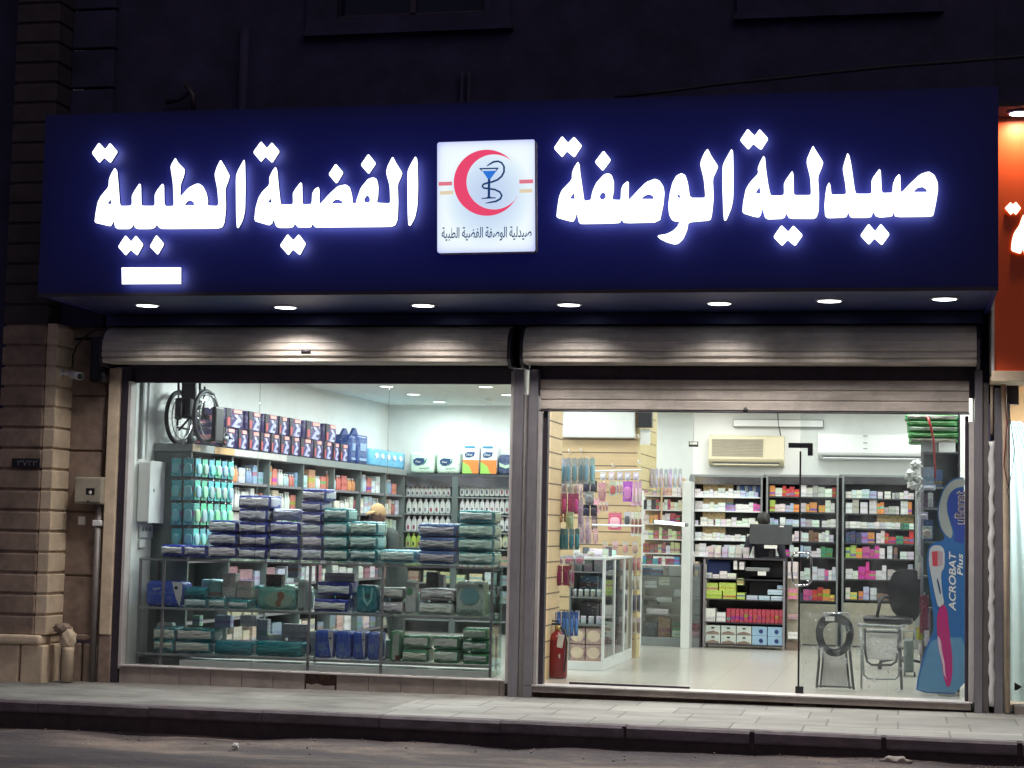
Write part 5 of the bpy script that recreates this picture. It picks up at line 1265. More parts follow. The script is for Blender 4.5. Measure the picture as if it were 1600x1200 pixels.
# hanging packs (pixel columns -> real positions on the given plane)
def hang(n, x0, x1, yt, yb, Y, card, blis, lab, group, w=None):
    for k in range(n):
        xx = x0+(x1-x0)*(k+.5)/n; p = at(xx, yt, Y=Y); h = p.z-at(xx, yb, Y=Y).z
        wd = (at(x1, yt, Y=Y).x-at(x0, yt, Y=Y).x)/n*(w or .92)
        dup(hp, (p.x, Y+.02*((k*7) % 3), p.z), random.uniform(-.12, .12), (wd, .12, h), (lab % ORD[k]) if '%s' in lab else lab, [jit(card), jit(blis), (.6, .6, .6)], group)
G_ = 'packs hanging inside the doorway'
hang(8, 856, 930, 716, 756, 1.6, (.50, .60, .64), (.22, .46, .60), '%s blue grey pack in the top hanging row', G_)
hang(1, 867, 876, 757, 770, 1.65, (.03, .03, .04), (.02, .02, .03), 'small black pack at the end beneath the blue grey row', G_)
hang(3, 877, 904, 752, 771, 1.7, (.8, .75, .7), (.75, .6, .5), '%s cream pack between the blue grey and magenta rows', G_)
hang(4, 867, 905, 771, 803, 1.5, (.48, .06, .2), (.72, .10, .34), '%s magenta pack hanging inside the doorway', G_)
hang(2, 868, 892, 803, 816, 1.5, (.45, .22, .08), (.5, .26, .1), '%s orange brown pack below the magenta row', G_, .9)
hang(1, 884, 897, 800, 826, 1.45, (.7, .8, .6), (.5, .7, .4), 'single pale green pouch below the magenta row', G_)
hang(2, 911, 933, 751, 768, 1.9, (.01, .01, .03), (.05, .05, .09), '%s black and blue card at the top of the black column', G_)
hang(1, 913, 929, 768, 789, 1.9, (.35, .35, .38), (.3, .3, .34), 'silver grey pack in the middle of the black column', G_)
hang(2, 911, 933, 789, 806, 1.9, (.01, .01, .03), (.06, .06, .1), '%s black card at the bottom of the black column', G_)
hang(1, 903, 912, 780, 824, 1.8, (.6, .5, .55), (.4, .3, .36), 'long pink grey pouch beside the black column', G_)
hang(1, 935, 947, 754, 784, 3.9, (.55, .25, .28), (.45, .25, .22), 'pink comb card on the upper slatboard row', G_)
hang(1, 952, 964, 752, 775, 3.9, (.50, .52, .42), (.5, .1, .08), 'green card with red disc on the upper slatboard row', G_)
hang(1, 973, 989, 752, 784, 3.9, (.4, .1, .45), (.65, .2, .5), 'purple pack on the upper slatboard row', G_)
hang(1, 925, 937, 780, 804, 3.9, (.8, .4, .45), (.7, .3, .35), 'pale pink card on the lower slatboard row', G_)
hang(1, 950, 972, 801, 828, 3.9, (.7, .12, .2), (.85, .5, .55), 'wide red pack on the lower slatboard row', G_)
hang(1, 975, 986, 800, 822, 3.9, (.6, .6, .6), (.1, .1, .1), 'white card with black window on the lower slatboard row', G_)
hang(1, 924, 934, 806, 828, 3.92, (.15, .10, .10), (.3, .2, .2), 'dark card below the pale pink card', G_)
hang(6, 856, 905, 826, 859, 1.5, (.15, .28, .34), (.06, .26, .36), '%s dark teal pack hanging at waist height inside the doorway', G_)
hang(4, 858, 898, 884, 915, 1.4, (.36, .05, .12), (.32, .04, .14), '%s maroon pack hanging beside the white cabinet', G_)
hang(1, 888, 897, 880, 918, 1.4, (.5, .45, .46), (.4, .35, .38), 'clear pouch at the end of the maroon row', G_)
hang(2, 852, 864, 955, 990, 1.2, (.45, .42, .4), (.3, .3, .3), '%s grey pack beside the blue row above the extinguisher', G_)
hang(6, 863, 903, 956, 994, 1.35, (.06, .16, .5), (.1, .26, .68), '%s bright blue pack hanging above the fire extinguisher', G_)
hang(1, 899, 906, 955, 975, 1.45, (.6, .6, .58), (.5, .5, .5), 'white card at the end of the bright blue row', G_)
hang(3, 865, 913, 868, 882, 1.9, (.62, .56, .56), (.45, .2, .25), '%s pale box pack resting above the maroon row', G_)
hang(9, 1000, 1066, 733, 762, 5.6, (.60, .58, .70), (.70, .68, .80), '%s lilac white pouch hanging by the tan side board', G_, .8)
hang(5, 936, 1000, 738, 750, 4.2, (.7, .6, .72), (.75, .68, .8), '%s lilac hook tag along the top of the slatboard', G_, .7)
hang(3, 905, 935, 826, 850, 3.6, (.6, .35, .38), (.5, .3, .35), '%s dusty pink pack low on the slatboard', G_, .8)
hang(4, 938, 1000, 846, 866, 4.3, (.62, .5, .45), (.55, .3, .25), '%s cream and red card low on the slatboard', G_, .55)
hang(2, 963, 973, 752, 772, 4.1, (.75, .72, .68), (.6, .3, .3), '%s narrow card between the green and purple cards', G_, .8)
hang(3, 986, 1002, 752, 790, 4.3, (.75, .4, .6), (.8, .6, .7), '%s pink and white pouch at the slatboard corner', G_, .9)
hang(3, 986, 1003, 800, 838, 4.3, (.72, .70, .66), (.3, .1, .1), '%s white pouch lower at the slatboard corner', G_, .9)
hang(4, 905, 925, 756, 778, 2.6, (.65, .5, .5), (.5, .35, .4), '%s small pinkish pouch behind the black column', G_, .8)
hang(2, 906, 922, 806, 850, 2.2, (.55, .45, .5), (.5, .35, .42), '%s clear mauve pouch hanging below the black column', G_, .8)
hang(3, 936, 950, 785, 799, 4.2, (.7, .66, .6), (.5, .2, .2), '%s small white card between the slatboard rows', G_, .8)
for k_, (yt_, yb_) in enumerate(((872, 892), (900, 922), (930, 955), (965, 990))):
    hang(2, 988, 1001, yt_, yb_, 4.4, [(.6, .3, .3), (.7, .66, .6), (.2, .2, .25), (.55, .5, .45)][k_], [(.5, .2, .2), (.6, .5, .4), (.1, .1, .14), (.3, .25, .2)][k_], '%s card in the ' + ORD[k_] + ' row down the slatboard edge', G_, .85)
e = thing('display_rail', (.1, 3.85, 2.0), 'thin white rail crossing the slatboard below the hanging cards', 'rail')
a = at(925, 820, Y=3.8); b_ = at(1005, 822, Y=3.8); q = MB(); q.cyl(a, b_, .012, 'white_pl', 8); q.build('rod', e)
e = thing('display_rail', (.1, 3.85, 2.6), 'thin white rail crossing the slatboard above the hanging cards', 'rail')
a = at(930, 736, Y=3.8); b_ = at(1003, 734, Y=3.8); q = MB(); q.cyl(a, b_, .010, 'white_pl', 8); q.build('rod', e)
e = thing('slatboard_hooks', (.1, YK, 2.5), 'row of white plastic price hooks along the slatboard', 'hooks')
q = MB()
for xx, yy in ((893, 707), (912, 706), (948, 757), (961, 729), (1001, 724), (1001, 684), (960, 741)): p = at(xx, yy, Y=YK); q.tube([p, p+Vector((0, -.2, 0)), p+Vector((0, -.22, .03))], .008, 'white_pl', 6)
q.build('hook', e)

# cosmetics shelves right of the side board
cs = thing('cosmetics_shelving', (.55, 6.9, 0), 'pale shelving of cosmetics between the tan side board and the back wall', 'shelving')
Yq = 6.9
Xa_, Xb_ = at(1003, 800, Y=Yq).x, at(1066, 800, Y=Yq).x; Xc_ = at(1080, 800, Y=Yq).x
q = MB(); q.box(Xa_, Xb_, Yq+.3, Yq+.33, 1.25, 2.35, 'slat'); q.build('back_panel', cs)
q = MB(); q.box(Xb_, Xc_, Yq-.02, Yq+.32, 0, 2.30, 'white_pl', .005); q.build('side_panel', cs)
q = MB(); q.box((Xa_+Xb_)/2-.02, (Xa_+Xb_)/2+.0, Yq, Yq+.3, 1.75, 2.2, 'slat'); q.build('divider', cs)
CP = [[(.65, .12, .10), WHT, (.7, .5, .4), WHT], [WHT, (.05, .05, .07), (.7, .65, .5), (.5, .1, .15)], [(.1, .4, .25), (.4, .05, .06), WHT, (.75, .35, .15)], [(.35, .08, .10), (.45, .15, .15), WHT, (.6, .75, .4)], [(.35, .1, .1), WHT, (.4, .1, .1), (.5, .52, .25)], [(.30, .05, .1), (.35, .05, .1), WHT, (.1, .3, .5)]]
for r, (yb, yt) in enumerate(((774, 756), (796, 779), (818, 801), (842, 824), (864, 846), (882, 868))):
    z = at(1030, yb, Y=Yq).z; q = MB(); q.box(Xa_, Xb_, Yq+.01, Yq+.298, z-.016, z-.001, 'white_pl'); q.build('shelf', cs)
    x = Xa_+.015; n = 0
    while x < Xb_-.05:
        w = random.uniform(.04, .085); h = (at(1030, yt, Y=Yq).z-z)*random.uniform(.65, 1)
        carton('cosmetic_box', (x+w/2, Yq+.04, z), (w*.94, .1, h), jit(random.choice(CP[r])), 'cosmetic box, %s on the %s shelf beside the tan side board' % (ORD[n], ORD[r]), 'cosmetic box', 'cosmetic boxes on the pale shelving')
        x += w; n += 1
tb = thing('tube_light', (1.0, 5.5, 1.9), 'short bright fluorescent tube mounted slanting near the cosmetics shelves', 'tube light')
a = at(1024, 815, Y=6.6); b_ = at(1071, 820, Y=6.3); q = MB(); q.cyl(a, b_, .022, 'lamp_in', 12); q.build('tube', tb)
q = MB(); d = (b_-a).normalized(); q.cyl(a-d*.03, a, .026, 'grey'); q.cyl(b_, b_+d*.03, .026, 'grey'); q.box(a.x-.01, a.x+.01, a.y, Yq, a.z-.01, a.z+.01, 'grey'); q.build('end_cap', tb)

# low glass counter at the back
lc = thing('glass_counter', (.55, 7.2, 0), 'low glass fronted counter with mixed goods beneath the cosmetics shelving', 'glass counter')
Lx0, Lx1 = at(1003, 900, Y=7.2).x, at(1094, 900, Y=7.2).x
zt = at(1050, 880, Y=7.2).z
q = MB(); q.box(Lx0, Lx1, 7.2, 7.65, 0, .12, 'grey', .004); q.build('plinth', lc)
q = MB(); q.box(Lx0, Lx1, 7.2, 7.65, zt-.02, zt, 'glass'); q.box(Lx0, Lx1, 7.19, 7.205, zt-.03, zt+.002, 'alu'); q.build('counter_top', lc)
q = MB(); q.box(Lx0, Lx1, 7.64, 7.66, .12, zt-.021, 'white_pl'); q.build('back_panel', lc)
q = MB(); q.box(Lx0, Lx1, 7.205, 7.212, .121, zt-.031, 'glass'); q.build('front_glass', lc)
q = MB(); q.box(Lx0-.02, Lx0, 7.2, 7.65, 0, zt, 'white_pl'); q.box(Lx1, Lx1+.02, 7.2, 7.65, 0, zt, 'alu_dark'); q.build('side_panel', lc)
for r, yb in enumerate((900, 932, 960)):
    z = at(1050, yb, Y=7.25).z; q = MB(); q.box(Lx0, Lx1, 7.22, 7.63, z-.012, z, 'glass'); q.box(Lx0, Lx1, 7.215, 7.222, z-.015, z+.002, 'alu'); q.build('shelf', lc)
items = [(1004, 1016, 888, 900, (.05, .2, .5)), (1018, 1034, 890, 900, (.2, .45, .65)), (1036, 1044, 878, 898, WHT), (1064, 1071, 878, 892, (.12, .14, .16)), (1077, 1084, 875, 898, (.5, .28, .1)), (1085, 1091, 878, 900, (.75, .68, .4)), (1005, 1026, 908, 918, WHT), (1030, 1046, 902, 914, WHT), (1053, 1066, 922, 932, WHT), (1006, 1028, 938, 946, (.08, .09, .1)), (1025, 1050, 934, 940, WHT), (1010, 1044, 952, 960, WHT), (1006, 1026, 972, 986, (.04, .06, .08)), (1028, 1047, 965, 990, (.22, .12, .06)), (1051, 1072, 975, 985, (.05, .22, .08)), (1073, 1094, 975, 985, (.32, .04, .04)), (1050, 1072, 986, 996, (.5, .65, .5)), (1073, 1094, 987, 997, (.7, .35, .33))]
for k, (x0, x1, y0, y1, c) in enumerate(items):
    X0, X1, Z0, Z1 = rc(x0, y0, x1, y1, 7.3)
    zs = [at(1050, y_, Y=7.25).z for y_ in (900, 932, 960)]+[.12]
    base = max([z for z in zs if z <= Z0+.08] or [.12])
    if Z0-base < .09: Z0 = base
    carton('toiletry_box', ((X0+X1)/2, 7.32, Z0+.001), (X1-X0, .14, Z1-Z0), jit(c), '%s box, %s item inside the low glass counter' % (cname(c), ORD[k]), 'toiletry box', 'goods in the low glass counter')
for k, (x0, x1, y0, y1, c) in enumerate(((1047, 1058, 852, 869, WHT), (1058, 1068, 858, 868, (.75, .06, .28)), (1069, 1078, 858, 868, (.75, .06, .28)), (1060, 1070, 838, 850, (.15, .2, .3)), (1073, 1079, 850, 869, WHT))):
    X0, X1, Z0, Z1 = rc(x0, y0, x1, y1, 6.8)
    carton('cosmetic_box', ((X0+X1)/2, 7.25, zt+.001), (X1-X0, .1, Z1-Z0), c, ['white box with cap at the end of the low counter top', 'pink soap box standing first on the low counter', 'pink soap box standing second on the low counter', 'dark blue tub box on the low counter top', 'slim white box beside the pink soap boxes'][k], 'cosmetic box', 'boxes on the low counter top')

# ================================================================= MEDICINE WALL
YM = 8.45
def bay(x0, x1, rows, label, mir=(742, 757), base=None):
    X0, X1 = at(x0, 850, Y=YM).x, at(x1, 850, Y=YM).x
    t = thing('medicine_cabinet', ((X0+X1)/2, YM, 0), label, 'wall cabinet')
    zt_ = at((x0+x1)/2, mir[0], Y=YM).z
    q = MB(); q.box(X0, X1, YM+.29, YM+.32, 0, zt_-.03, 'greydk'); q.build('back_panel', t)
    q = MB(); q.box(X0-.03, X1+.03, YM, YM+.32, zt_-.03, zt_, 'grey'); q.build('top_board', t)
    zf = at((x0+x1)/2, mir[1], Y=YM).z; q = MB(); q.box(X0, X1, YM+.005, YM+.02, zf, zt_-.031, 'mirror'); q.build('mirror_fascia', t)
    for x in (X0, X1): q = MB(); q.box(x-.04, x+.04, YM-.005, YM+.288, 0, zt_-.031, 'grey'); q.build('upright', t)
    for y in rows:
        z = at((x0+x1)/2, y, Y=YM).z; q = MB(); q.box(X0+.036, X1-.036, YM+.01, YM+.288, z-.018, z, 'white_pl' if x0 < 1190 else 'greydk'); q.build('shelf', t)
    if base:
        zb = at((x0+x1)/2, base, Y=YM).z; q = MB(); q.box(X0+.036, X1-.036, YM-.0, YM+.286, .02, zb-.02, 'meter', .004); q.build('base_unit', t)
    return X0, X1
O_, RD, LM, LB_, PK_, NV, PU, YE, GR_ = (.8, .30, .06), (.65, .04, .04), (.5, .65, .12), (.50, .62, .80), (.72, .12, .36), (.03, .04, .14), (.35, .25, .6), (.8, .6, .1), (.05, .3, .12)
TN, GY, MG, BR = (.70, .52, .26), (.42, .44, .42), (.65, .03, .35), (.22, .10, .06)
names = {O_: 'orange', RD: 'red', LM: 'lime', LB_: 'pale blue', PK_: 'pink', NV: 'navy', PU: 'violet', YE: 'yellow', GR_: 'green', TN: 'tan', GY: 'grey', MG: 'magenta', BR: 'brown', WHT: 'white'}
def shelf_fill(bayname, x0, x1, y, row, pal, hmin, hmax, wmin=5, wmax=12, gap=.12):
    x = x0+3; n = 0; Z = at((x0+x1)/2, y, Y=YM).z
    while x < x1-6:
        w = random.uniform(wmin, wmax); w = min(w, x1-2-x)
        c = pal[min(len(pal)-1, int((x-x0)/(x1-x0)*len(pal)))]
        h = random.uniform(hmin, hmax)
        X0 = at(x, y, Y=YM).x; X1 = at(x+w, y, Y=YM).x; H = h*1.12/107.
        carton('medicine_box', ((X0+X1)/2, YM+.03+random.uniform(0, .04), Z+.001), ((X1-X0)*.97, .12, H), jit(c, .12), '%s medicine box, %s along the %s shelf of the %s cabinet' % (names[c], ORD[n], ORD[row], bayname), 'medicine box', 'medicine boxes on the wall cabinets', rz=random.gauss(0, .07))
        n += 1; x += w
        if random.random() < gap: x += random.uniform(1, 4)
b1 = (776, 798, 821, 843.5, 869); b2 = (776, 800, 823, 846, 870, 906, 938); b3 = (779, 803, 826, 849, 873, 906, 938)
bay(1080, 1192, b1, 'dark backed medicine wall cabinet with pale shelves behind the till desk', base=880)
bay(1195, 1311, b2, 'dark medicine wall cabinet behind the edge of the glass door', base=941)
bay(1314, 1434, b3, 'dark medicine wall cabinet below the white air conditioner', base=941)
W3 = WHT
for r, (y, pal, a, b_) in enumerate(zip(b1, ([W3, W3, W3, W3, LB_, LB_], [W3, W3, W3, PU, W3, W3, PK_], [W3, W3, W3, W3], [W3, W3, W3, W3, RD], [W3, W3, W3, W3, W3, GY]), (6, 8, 6, 6, 12), (13, 14, 12, 10, 17))):
    shelf_fill('tan stocked', 1082, 1190, y, r, pal, a, b_)
for r, (y, x0, x1, y0, y1) in enumerate(((776, 1099, 1122, 757, 776), (776, 1123, 1146, 757, 776), (798, 1099, 1134, 779, 798), (798, 1135, 1146, 779, 798), (821, 1098, 1133, 801, 821), (843, 1098, 1134, 824, 843))):
    X0, X1, Z0, Z1 = rc(x0, y0, x1, y, YM+.2); Z0 = at(1130, y, Y=YM).z
    carton('stock_carton', ((X0+X1)/2, YM+.17, Z0+.001), (X1-X0, .1, Z1-Z0), TN, 'tan stock carton, %s from the top behind the white medicine boxes' % ORD[r], 'carton', 'tan cartons in the wall cabinet')
X0, X1, Z0, Z1 = rc(1150, 757, 1192-5, 773, YM+.1)
for k in range(6):
    w = (X1-X0)/6; carton('medicine_box', (X0+w*(k+.5), YM+.19, at(1130, 776, Y=YM).z+.001), (w*.9, .08, .17), (.12, .22, .62) if k % 2 else (.75, .8, .86), '%s tall medicine box, %s at the end of the top shelf' % ('royal blue' if k % 2 else 'white blue', ORD[k]), 'medicine box', 'medicine boxes on the wall cabinets')
P2 = ([O_, W3, RD, RD, W3, W3, GY, W3, W3, RD], [LM, W3, LB_, LB_, O_, W3, O_, YE, O_, W3, RD], [LB_, W3, LB_, LB_, GY, W3, W3, W3], [W3, BR, W3, W3, BR, W3, W3], [W3, MG, W3, LB_, W3, GR_, W3], [PK_, W3, MG, W3, W3, PK_, W3], [W3, PK_, LB_, NV, PK_, RD, O_, YE])
for r, (y, pal) in enumerate(zip(b2, P2)): shelf_fill('glass door edge', 1199, 1308, y, r, pal, 8, [17, 17, 13, 17, 16, 26, 20][r])
P3 = ([W3, W3, LB_, W3, W3, GY, W3, W3], [W3, GY, W3, W3, O_, GY, W3, W3, O_], [W3, W3, W3, W3, W3, W3, GR_, W3], [NV, NV, PU, O_, YE, W3, RD, RD, GR_, RD, RD], [LM, O_, PK_, MG, W3, W3, BR, W3, W3], [W3, W3, MG, MG, W3, W3, GY, W3, GY, W3], [W3, YE, O_, LB_, W3, BR, BR, W3, PU, GY, W3])
for r, (y, pal) in enumerate(zip(b3, P3)): shelf_fill('air conditioner side', 1318, 1430, y, r, pal, 8, [13, 20, 9, 18, 18, 26, 20][r], 5, 12, .2 if r != 2 else 0)
X0, X1, Z0, Z1 = rc(1370, 806, 1428, 824, YM+.2); Z0 = at(1370, 826, Y=YM).z
carton('stock_carton', ((X0+X1)/2, YM+.18, Z0+.001), (X1-X0, .09, Z1-Z0), (.75, .55, .25), 'wide amber backed carton on the third shelf below the white air conditioner', 'carton', None) if False else carton('stock_carton', ((X0+X1)/2, YM+.18, Z0+.001), (X1-X0, .09, Z1-Z0), (.75, .55, .25), 'wide amber backed carton on the third shelf below the white air conditioner', 'carton', 'tan cartons in the wall cabinet')

# ================================================================= TILL DESK
td = thing('till_desk', (1.6, 7.15, 0), 'dark metal framed till desk with open shelves stocked with boxes', 'desk')
Yd = 7.15; D0, D1 = at(1099, 900, Y=Yd).x, at(1227, 900, Y=Yd).x; zd = at(1160, 872, Y=Yd).z
q = MB(); q.box(D0, D1, Yd, Yd+.5, zd-.025, zd, 'alu_dark', .004); q.build('desk_top', td)
dzs = [at(1160, y, Y=Yd).z for y in (905, 937, 973, 1003)]; dzs[3] = .06
for z in dzs: q = MB(); q.box(D0+.03, D1-.03, Yd+.01, Yd+.49, z-.015, z, 'alu_dark'); q.build('shelf', td)
for x in (D0, D1-.03):
    for y in (Yd, Yd+.46): q = MB(); q.box(x, x+.029, y, y+.03, 0, zd-.026, 'alu', .003); q.build('leg', td)
q = MB(); q.box(D0+.03, D1-.03, Yd+.485, Yd+.498, .06, zd-.03, 'black'); q.build('back_panel', td)
def onshelf(name, items, k, cat, group, lab, Y=Yd+.04, dep=.25):
    for n, (x0, x1, y0, y1, c) in enumerate(items):
        X0, X1, Z0, Z1 = rc(x0, y0, x1, y1, Y); Z0b = dzs[k]+.001
        if Z0-Z0b > .06: Z0b = Z0
        carton(name, ((X0+X1)/2, Y, Z0b), ((X1-X0)*.97, dep, Z1-Z0), jit(c, .06), lab(n, c), cat, group)
LG = (.50, .62, .10)
onshelf('lime_carton', [(1103, 1128, 924, 936, LG), (1129, 1150, 924, 936, LG), (1151, 1164, 926, 936, LG), (1104, 1122, 911, 923, LG), (1123, 1150, 911, 923, LG), (1151, 1162, 904, 914, (.6, .7, .3))], 1, 'carton', 'lime cartons on the till desk shelf', lambda n, c: 'bright lime carton, %s of the six on the second desk shelf' % ORD[n])
onshelf('flat_box', [(1166, 1184, 930, 936, (.55, .65, .78)), (1185, 1203, 930, 936, (.55, .65, .78)), (1204, 1223, 930, 936, (.55, .65, .78)), (1199, 1223, 922, 929, (.55, .65, .78)), (1214, 1223, 915, 921, (.3, .42, .6))], 1, 'box', 'pale blue flat boxes on the till desk shelf', lambda n, c: 'pale blue flat box, %s on the second desk shelf' % ORD[n])
onshelf('small_box', [(1103, 1112, 896, 904, WHT), (1113, 1124, 898, 904, WHT), (1124, 1136, 893, 904, WHT), (1136, 1150, 896, 904, (.75, .8, .7)), (1104, 1109, 890, 897, (.4, .55, .75)), (1146, 1152, 876, 890, WHT), (1155, 1163, 878, 890, WHT)], 0, 'small box', 'small boxes on the upper till desk shelf', lambda n, c: 'small %s box, %s on the upper desk shelf' % (cname(c), ORD[n]))
onshelf('red_box', [(1135+6.85*n, 1141.6+6.85*n, 951, 972, (.42, .03, .06)) for n in range(13)], 2, 'box', 'row of red boxes on the till desk', lambda n, c: 'upright dark red box, %s in the row of thirteen on the desk' % ORD[n])
onshelf('small_box', [(1102, 1118, 952, 972, WHT), (1119, 1134, 958, 972, WHT)], 2, 'small box', 'white boxes beside the red row', lambda n, c: 'plain white box, %s beside the row of red boxes' % ORD[n])
for r, (y0, y1) in enumerate(((987, 1000), (973.5, 986))):
    for k in range(5):
        x0 = 1102+24.3*k; x1 = x0+23.6; c = (.62, .70, .66) if k < 3 else (.35, .55, .74)
        X0, X1, Z0, Z1 = rc(x0, y0, x1, y1, Yd+.02)
        t = thing('glove_box', ((X0+X1)/2, Yd+.03, dzs[3]+.001+r*.13), '%s glove box, %s along the %s row at the desk foot' % ('white and green' if k < 3 else 'light blue', ORD[k], ['bottom', 'upper'][r]), 'glove box', 'glove boxes under the till desk')
        zb = dzs[3]+.001+r*.128
        q = MB(); q.box(X0+.002, X1-.002, Yd+.03, Yd+.3, zb, zb+.125, 'plain', .004); o = q.build('carton', t); o.color = (*c, 1)
        W = X1-X0; q = MB()
        if k < 3: q.prism([(X0+.01, zb+.005), (X1-.01, zb+.005), (X1-.03, zb+.03), (X0+W*.5, zb+.05), (X0+.02, zb+.03)], Yd+.026, Yd+.029, 'stone'); q.prism([(X0+W*.4, zb+.08), (X0+W*.6, zb+.08), (X0+W*.6, zb+.10), (X0+W*.4, zb+.10)], Yd+.026, Yd+.029, 'black')
        else: q.prism([(X0+W*.6+.03*math.cos(a*PI/6), zb+.06+.03*math.sin(a*PI/6)) for a in range(12)], Yd+.026, Yd+.029, 'navy')
        q.build('printed_mark', t)
mo = thing('monitor', (1.75, 7.3, zd), 'grey backed computer monitor facing the shop on the till desk', 'monitor')
X0, X1, Z0, Z1 = rc(1171, 820, 1238, 850, 7.2)
q = MB(); q.box(X0, X1, 7.2, 7.225, Z0, Z1, 'greydk', .008); q.box(X0+.05, X1-.05, 7.226, 7.26, Z0+.02, Z1-.05, 'black', .01); q.build('screen_housing', mo)
q = MB(); q.box((X0+X1)/2-.09, (X0+X1)/2+.09, 7.19, 7.198, Z0-.055, Z0-.008, 'paper'); q.build('sticker', mo)
q = MB(); q.prism([((X0+X1)/2-.03, zd+.01), ((X0+X1)/2+.03, zd+.01), ((X0+X1)/2+.02, Z0+.05), ((X0+X1)/2-.02, Z0+.05)], 7.262, 7.30, 'black'); q.box((X0+X1)/2-.14, (X0+X1)/2+.14, 7.2, 7.42, zd+.001, zd+.014, 'black', .006); q.build('stand', mo)
q = MB(); q.box((X0+X1)/2+.12, (X0+X1)/2+.18, 7.195, 7.1995, Z1-.035, Z1-.015, 'white_pl'); q.build('mark', mo)
tl = thing('till_cover', (1.65, 7.3, .9), 'black cloth draped over the till equipment on the desk', 'cloth')
X0, X1, Z0, Z1 = rc(1166, 852, 1226, 935, Yd+.03)
q = MB(); q.box(X0, X1, Yd+.31, Yd+.47, dzs[1]+.01, dzs[0]-.02, 'black', .02); q.box(X0+.01, X1, Yd+.3, Yd+.47, dzs[0]+.01, zd-.03, 'black', .02); q.build('cloth', tl)
kb = thing('keyboard', (1.5, 7.0, 1.15), 'grey keyboard shelf tray pulled out under the desk top with a white tag', 'keyboard tray')
X0, X1, Z0, Z1 = rc(1165, 884, 1202, 892, Yd-.02); q = MB(); q.box(X0, X1, Yd-.05, Yd+.2, Z0, Z1-.03, 'grey', .006); q.build('tray', kb)
X0, X1, Z0, Z1 = rc(1184, 893, 1197, 899, Yd-.05); q = MB(); q.box(X0, X1, Yd-.055, Yd-.052, Z0, Z1, 'paper'); q.build('tag', kb)
X0, X1, Z0, Z1 = rc(1104, 876, 1142, 893, Yd+.2); q = MB(); q.box(X0, X1, Yd+.2, Yd+.4, dzs[0]+.002, Z1, 'navy', .03, 3); e = thing('document_case', (1.1, Yd+.3, 1.0), 'dark navy document case lying on the upper desk shelf', 'case'); q.build('case', e)
for k in range(8):
    X0, X1, Z0, Z1 = rc(1083+11*k, 856-(k % 3), 1092+11*k, 871, Yd+.1)
    carton('small_box', ((X0+X1)/2, Yd+.2, zd+.001), (X1-X0, .12, Z1-Z0), jit([(.75, .65, .7), WHT][k % 2]), '%s small pinkish box in the row on top of the till desk' % ORD[k], 'small box', 'small boxes on top of the till desk') if X0 > D0 and X1 < at(1166, 800, Y=Yd).x+.1 else None
e = thing('corner_stand', (2.2, 7.2, 0), 'dark narrow display stand with pink cartons beside the till desk', 'display stand')
X0, X1, Z0, Z1 = rc(1229, 875, 1249, 1012, 7.3)
q = MB(); q.box(X0, X1, 7.3, 7.6, 0, zd-.05, 'meter', .004); q.box(X0-.01, X1+.01, 7.28, 7.6, .0, .12, 'stone', .004); q.build('cabinet', e)
for k, (y0, y1) in enumerate(((878, 904), (920, 936), (960, 967), (988, 998))):
    a, b_, c, d = rc(1231, y0, 1246, y1, 7.2); carton('pink_carton', ((a+b_)/2, 7.2, c), (b_-a, .07, d-c), [(.7, .6, .6), (.6, .2, .3), (.5, .3, .3), WHT][k], '%s pink and white carton down the narrow stand beside the desk' % ORD[k], 'carton', 'pink and white cartons by the desk')

# ================================================================= AIR CONDITIONERS, DUCT, SIGNS
def ac(x0, x1, y0, y1, mat, label, extra=None, yb=None):
    X0, X1, Z0, Z1 = rc(x0, y0, x1, y1, 8.6)
    t = thing('air_conditioner', ((X0+X1)/2, 8.6, Z0), label, 'air conditioner', 'split air conditioners on the back wall')
    q = MB(); pr = [(8.80, Z1), (8.63, Z1), (8.60, Z1-.02), (8.585, Z0+.09), (8.60, Z0+.06), (8.66, Z0+.0), (8.80, Z0-.02)]
    q.xprofile(pr, X0, X1, mat); q.build('housing', t)
    q = MB(); q.box(X0+.06, X1-.06, 8.605, 8.63, Z0+.018, Z0+.04, 'greydk'); q.build('air_outlet', t)
    q = MB(); q.box(X0+.07, X1-.07, 8.585, 8.60, Z0+.0, Z0+.016, mat, .003); q.build('louvre', t)
    return t, (X0, X1, Z0, Z1)
t, bb = ac(1107, 1225, 681, 726, 'cream', 'yellowed cream air conditioner with wide intake grille on the back wall')
q = MB(); z = bb[2]+.13
while z < bb[3]-.05: q.box(bb[0]+.05, bb[0]+.80, 8.578, 8.592, z, z+.012, 'meter'); z += .022
q.build('intake_grille', t)
t, bb = ac(1278, 1446, 678, 716, 'white_pl', 'white air conditioner with small digital display on the back wall')
for k, y in enumerate((681, 692, 701)):
    a = at(1352, y, Y=8.58); q = MB(); q.box(a.x-.03, a.x+.03, 8.583, 8.594, a.z-.006, a.z+.006, 'grey'); q.build('indicator', t)
e = thing('pipe_duct', (2, 8.7, 3.2), 'grey white pipe channel running along the back wall above the air conditioners', 'duct')
X0, X1, Z0, Z1 = rc(1145, 656, 1287, 667, 8.72); q = MB(); q.box(X0, X1, 8.70, 8.797, Z0, Z1, 'grey', .01); q.box(X0+.01, X1-.01, 8.695, 8.71, Z0+.01, Z1-.01, 'white', .006); q.build('channel', e)
e = thing('air_con_cable', (1.9, 8.7, 3.1), 'thin dark cable dropping to the cream air conditioner', 'cable')
q = MB(); q.tube([at(1215, 640, Y=8.7), at(1216, 660, Y=8.7), at(1218, 672, Y=8.7), at(1220, 682, Y=8.7)], .008, 'cable', 6); q.build('cable', e)
e = thing('hanging_sign', (.8, 6, 2.7), 'tiny black and white sign hanging from the ceiling on thin wires', 'hanging sign')
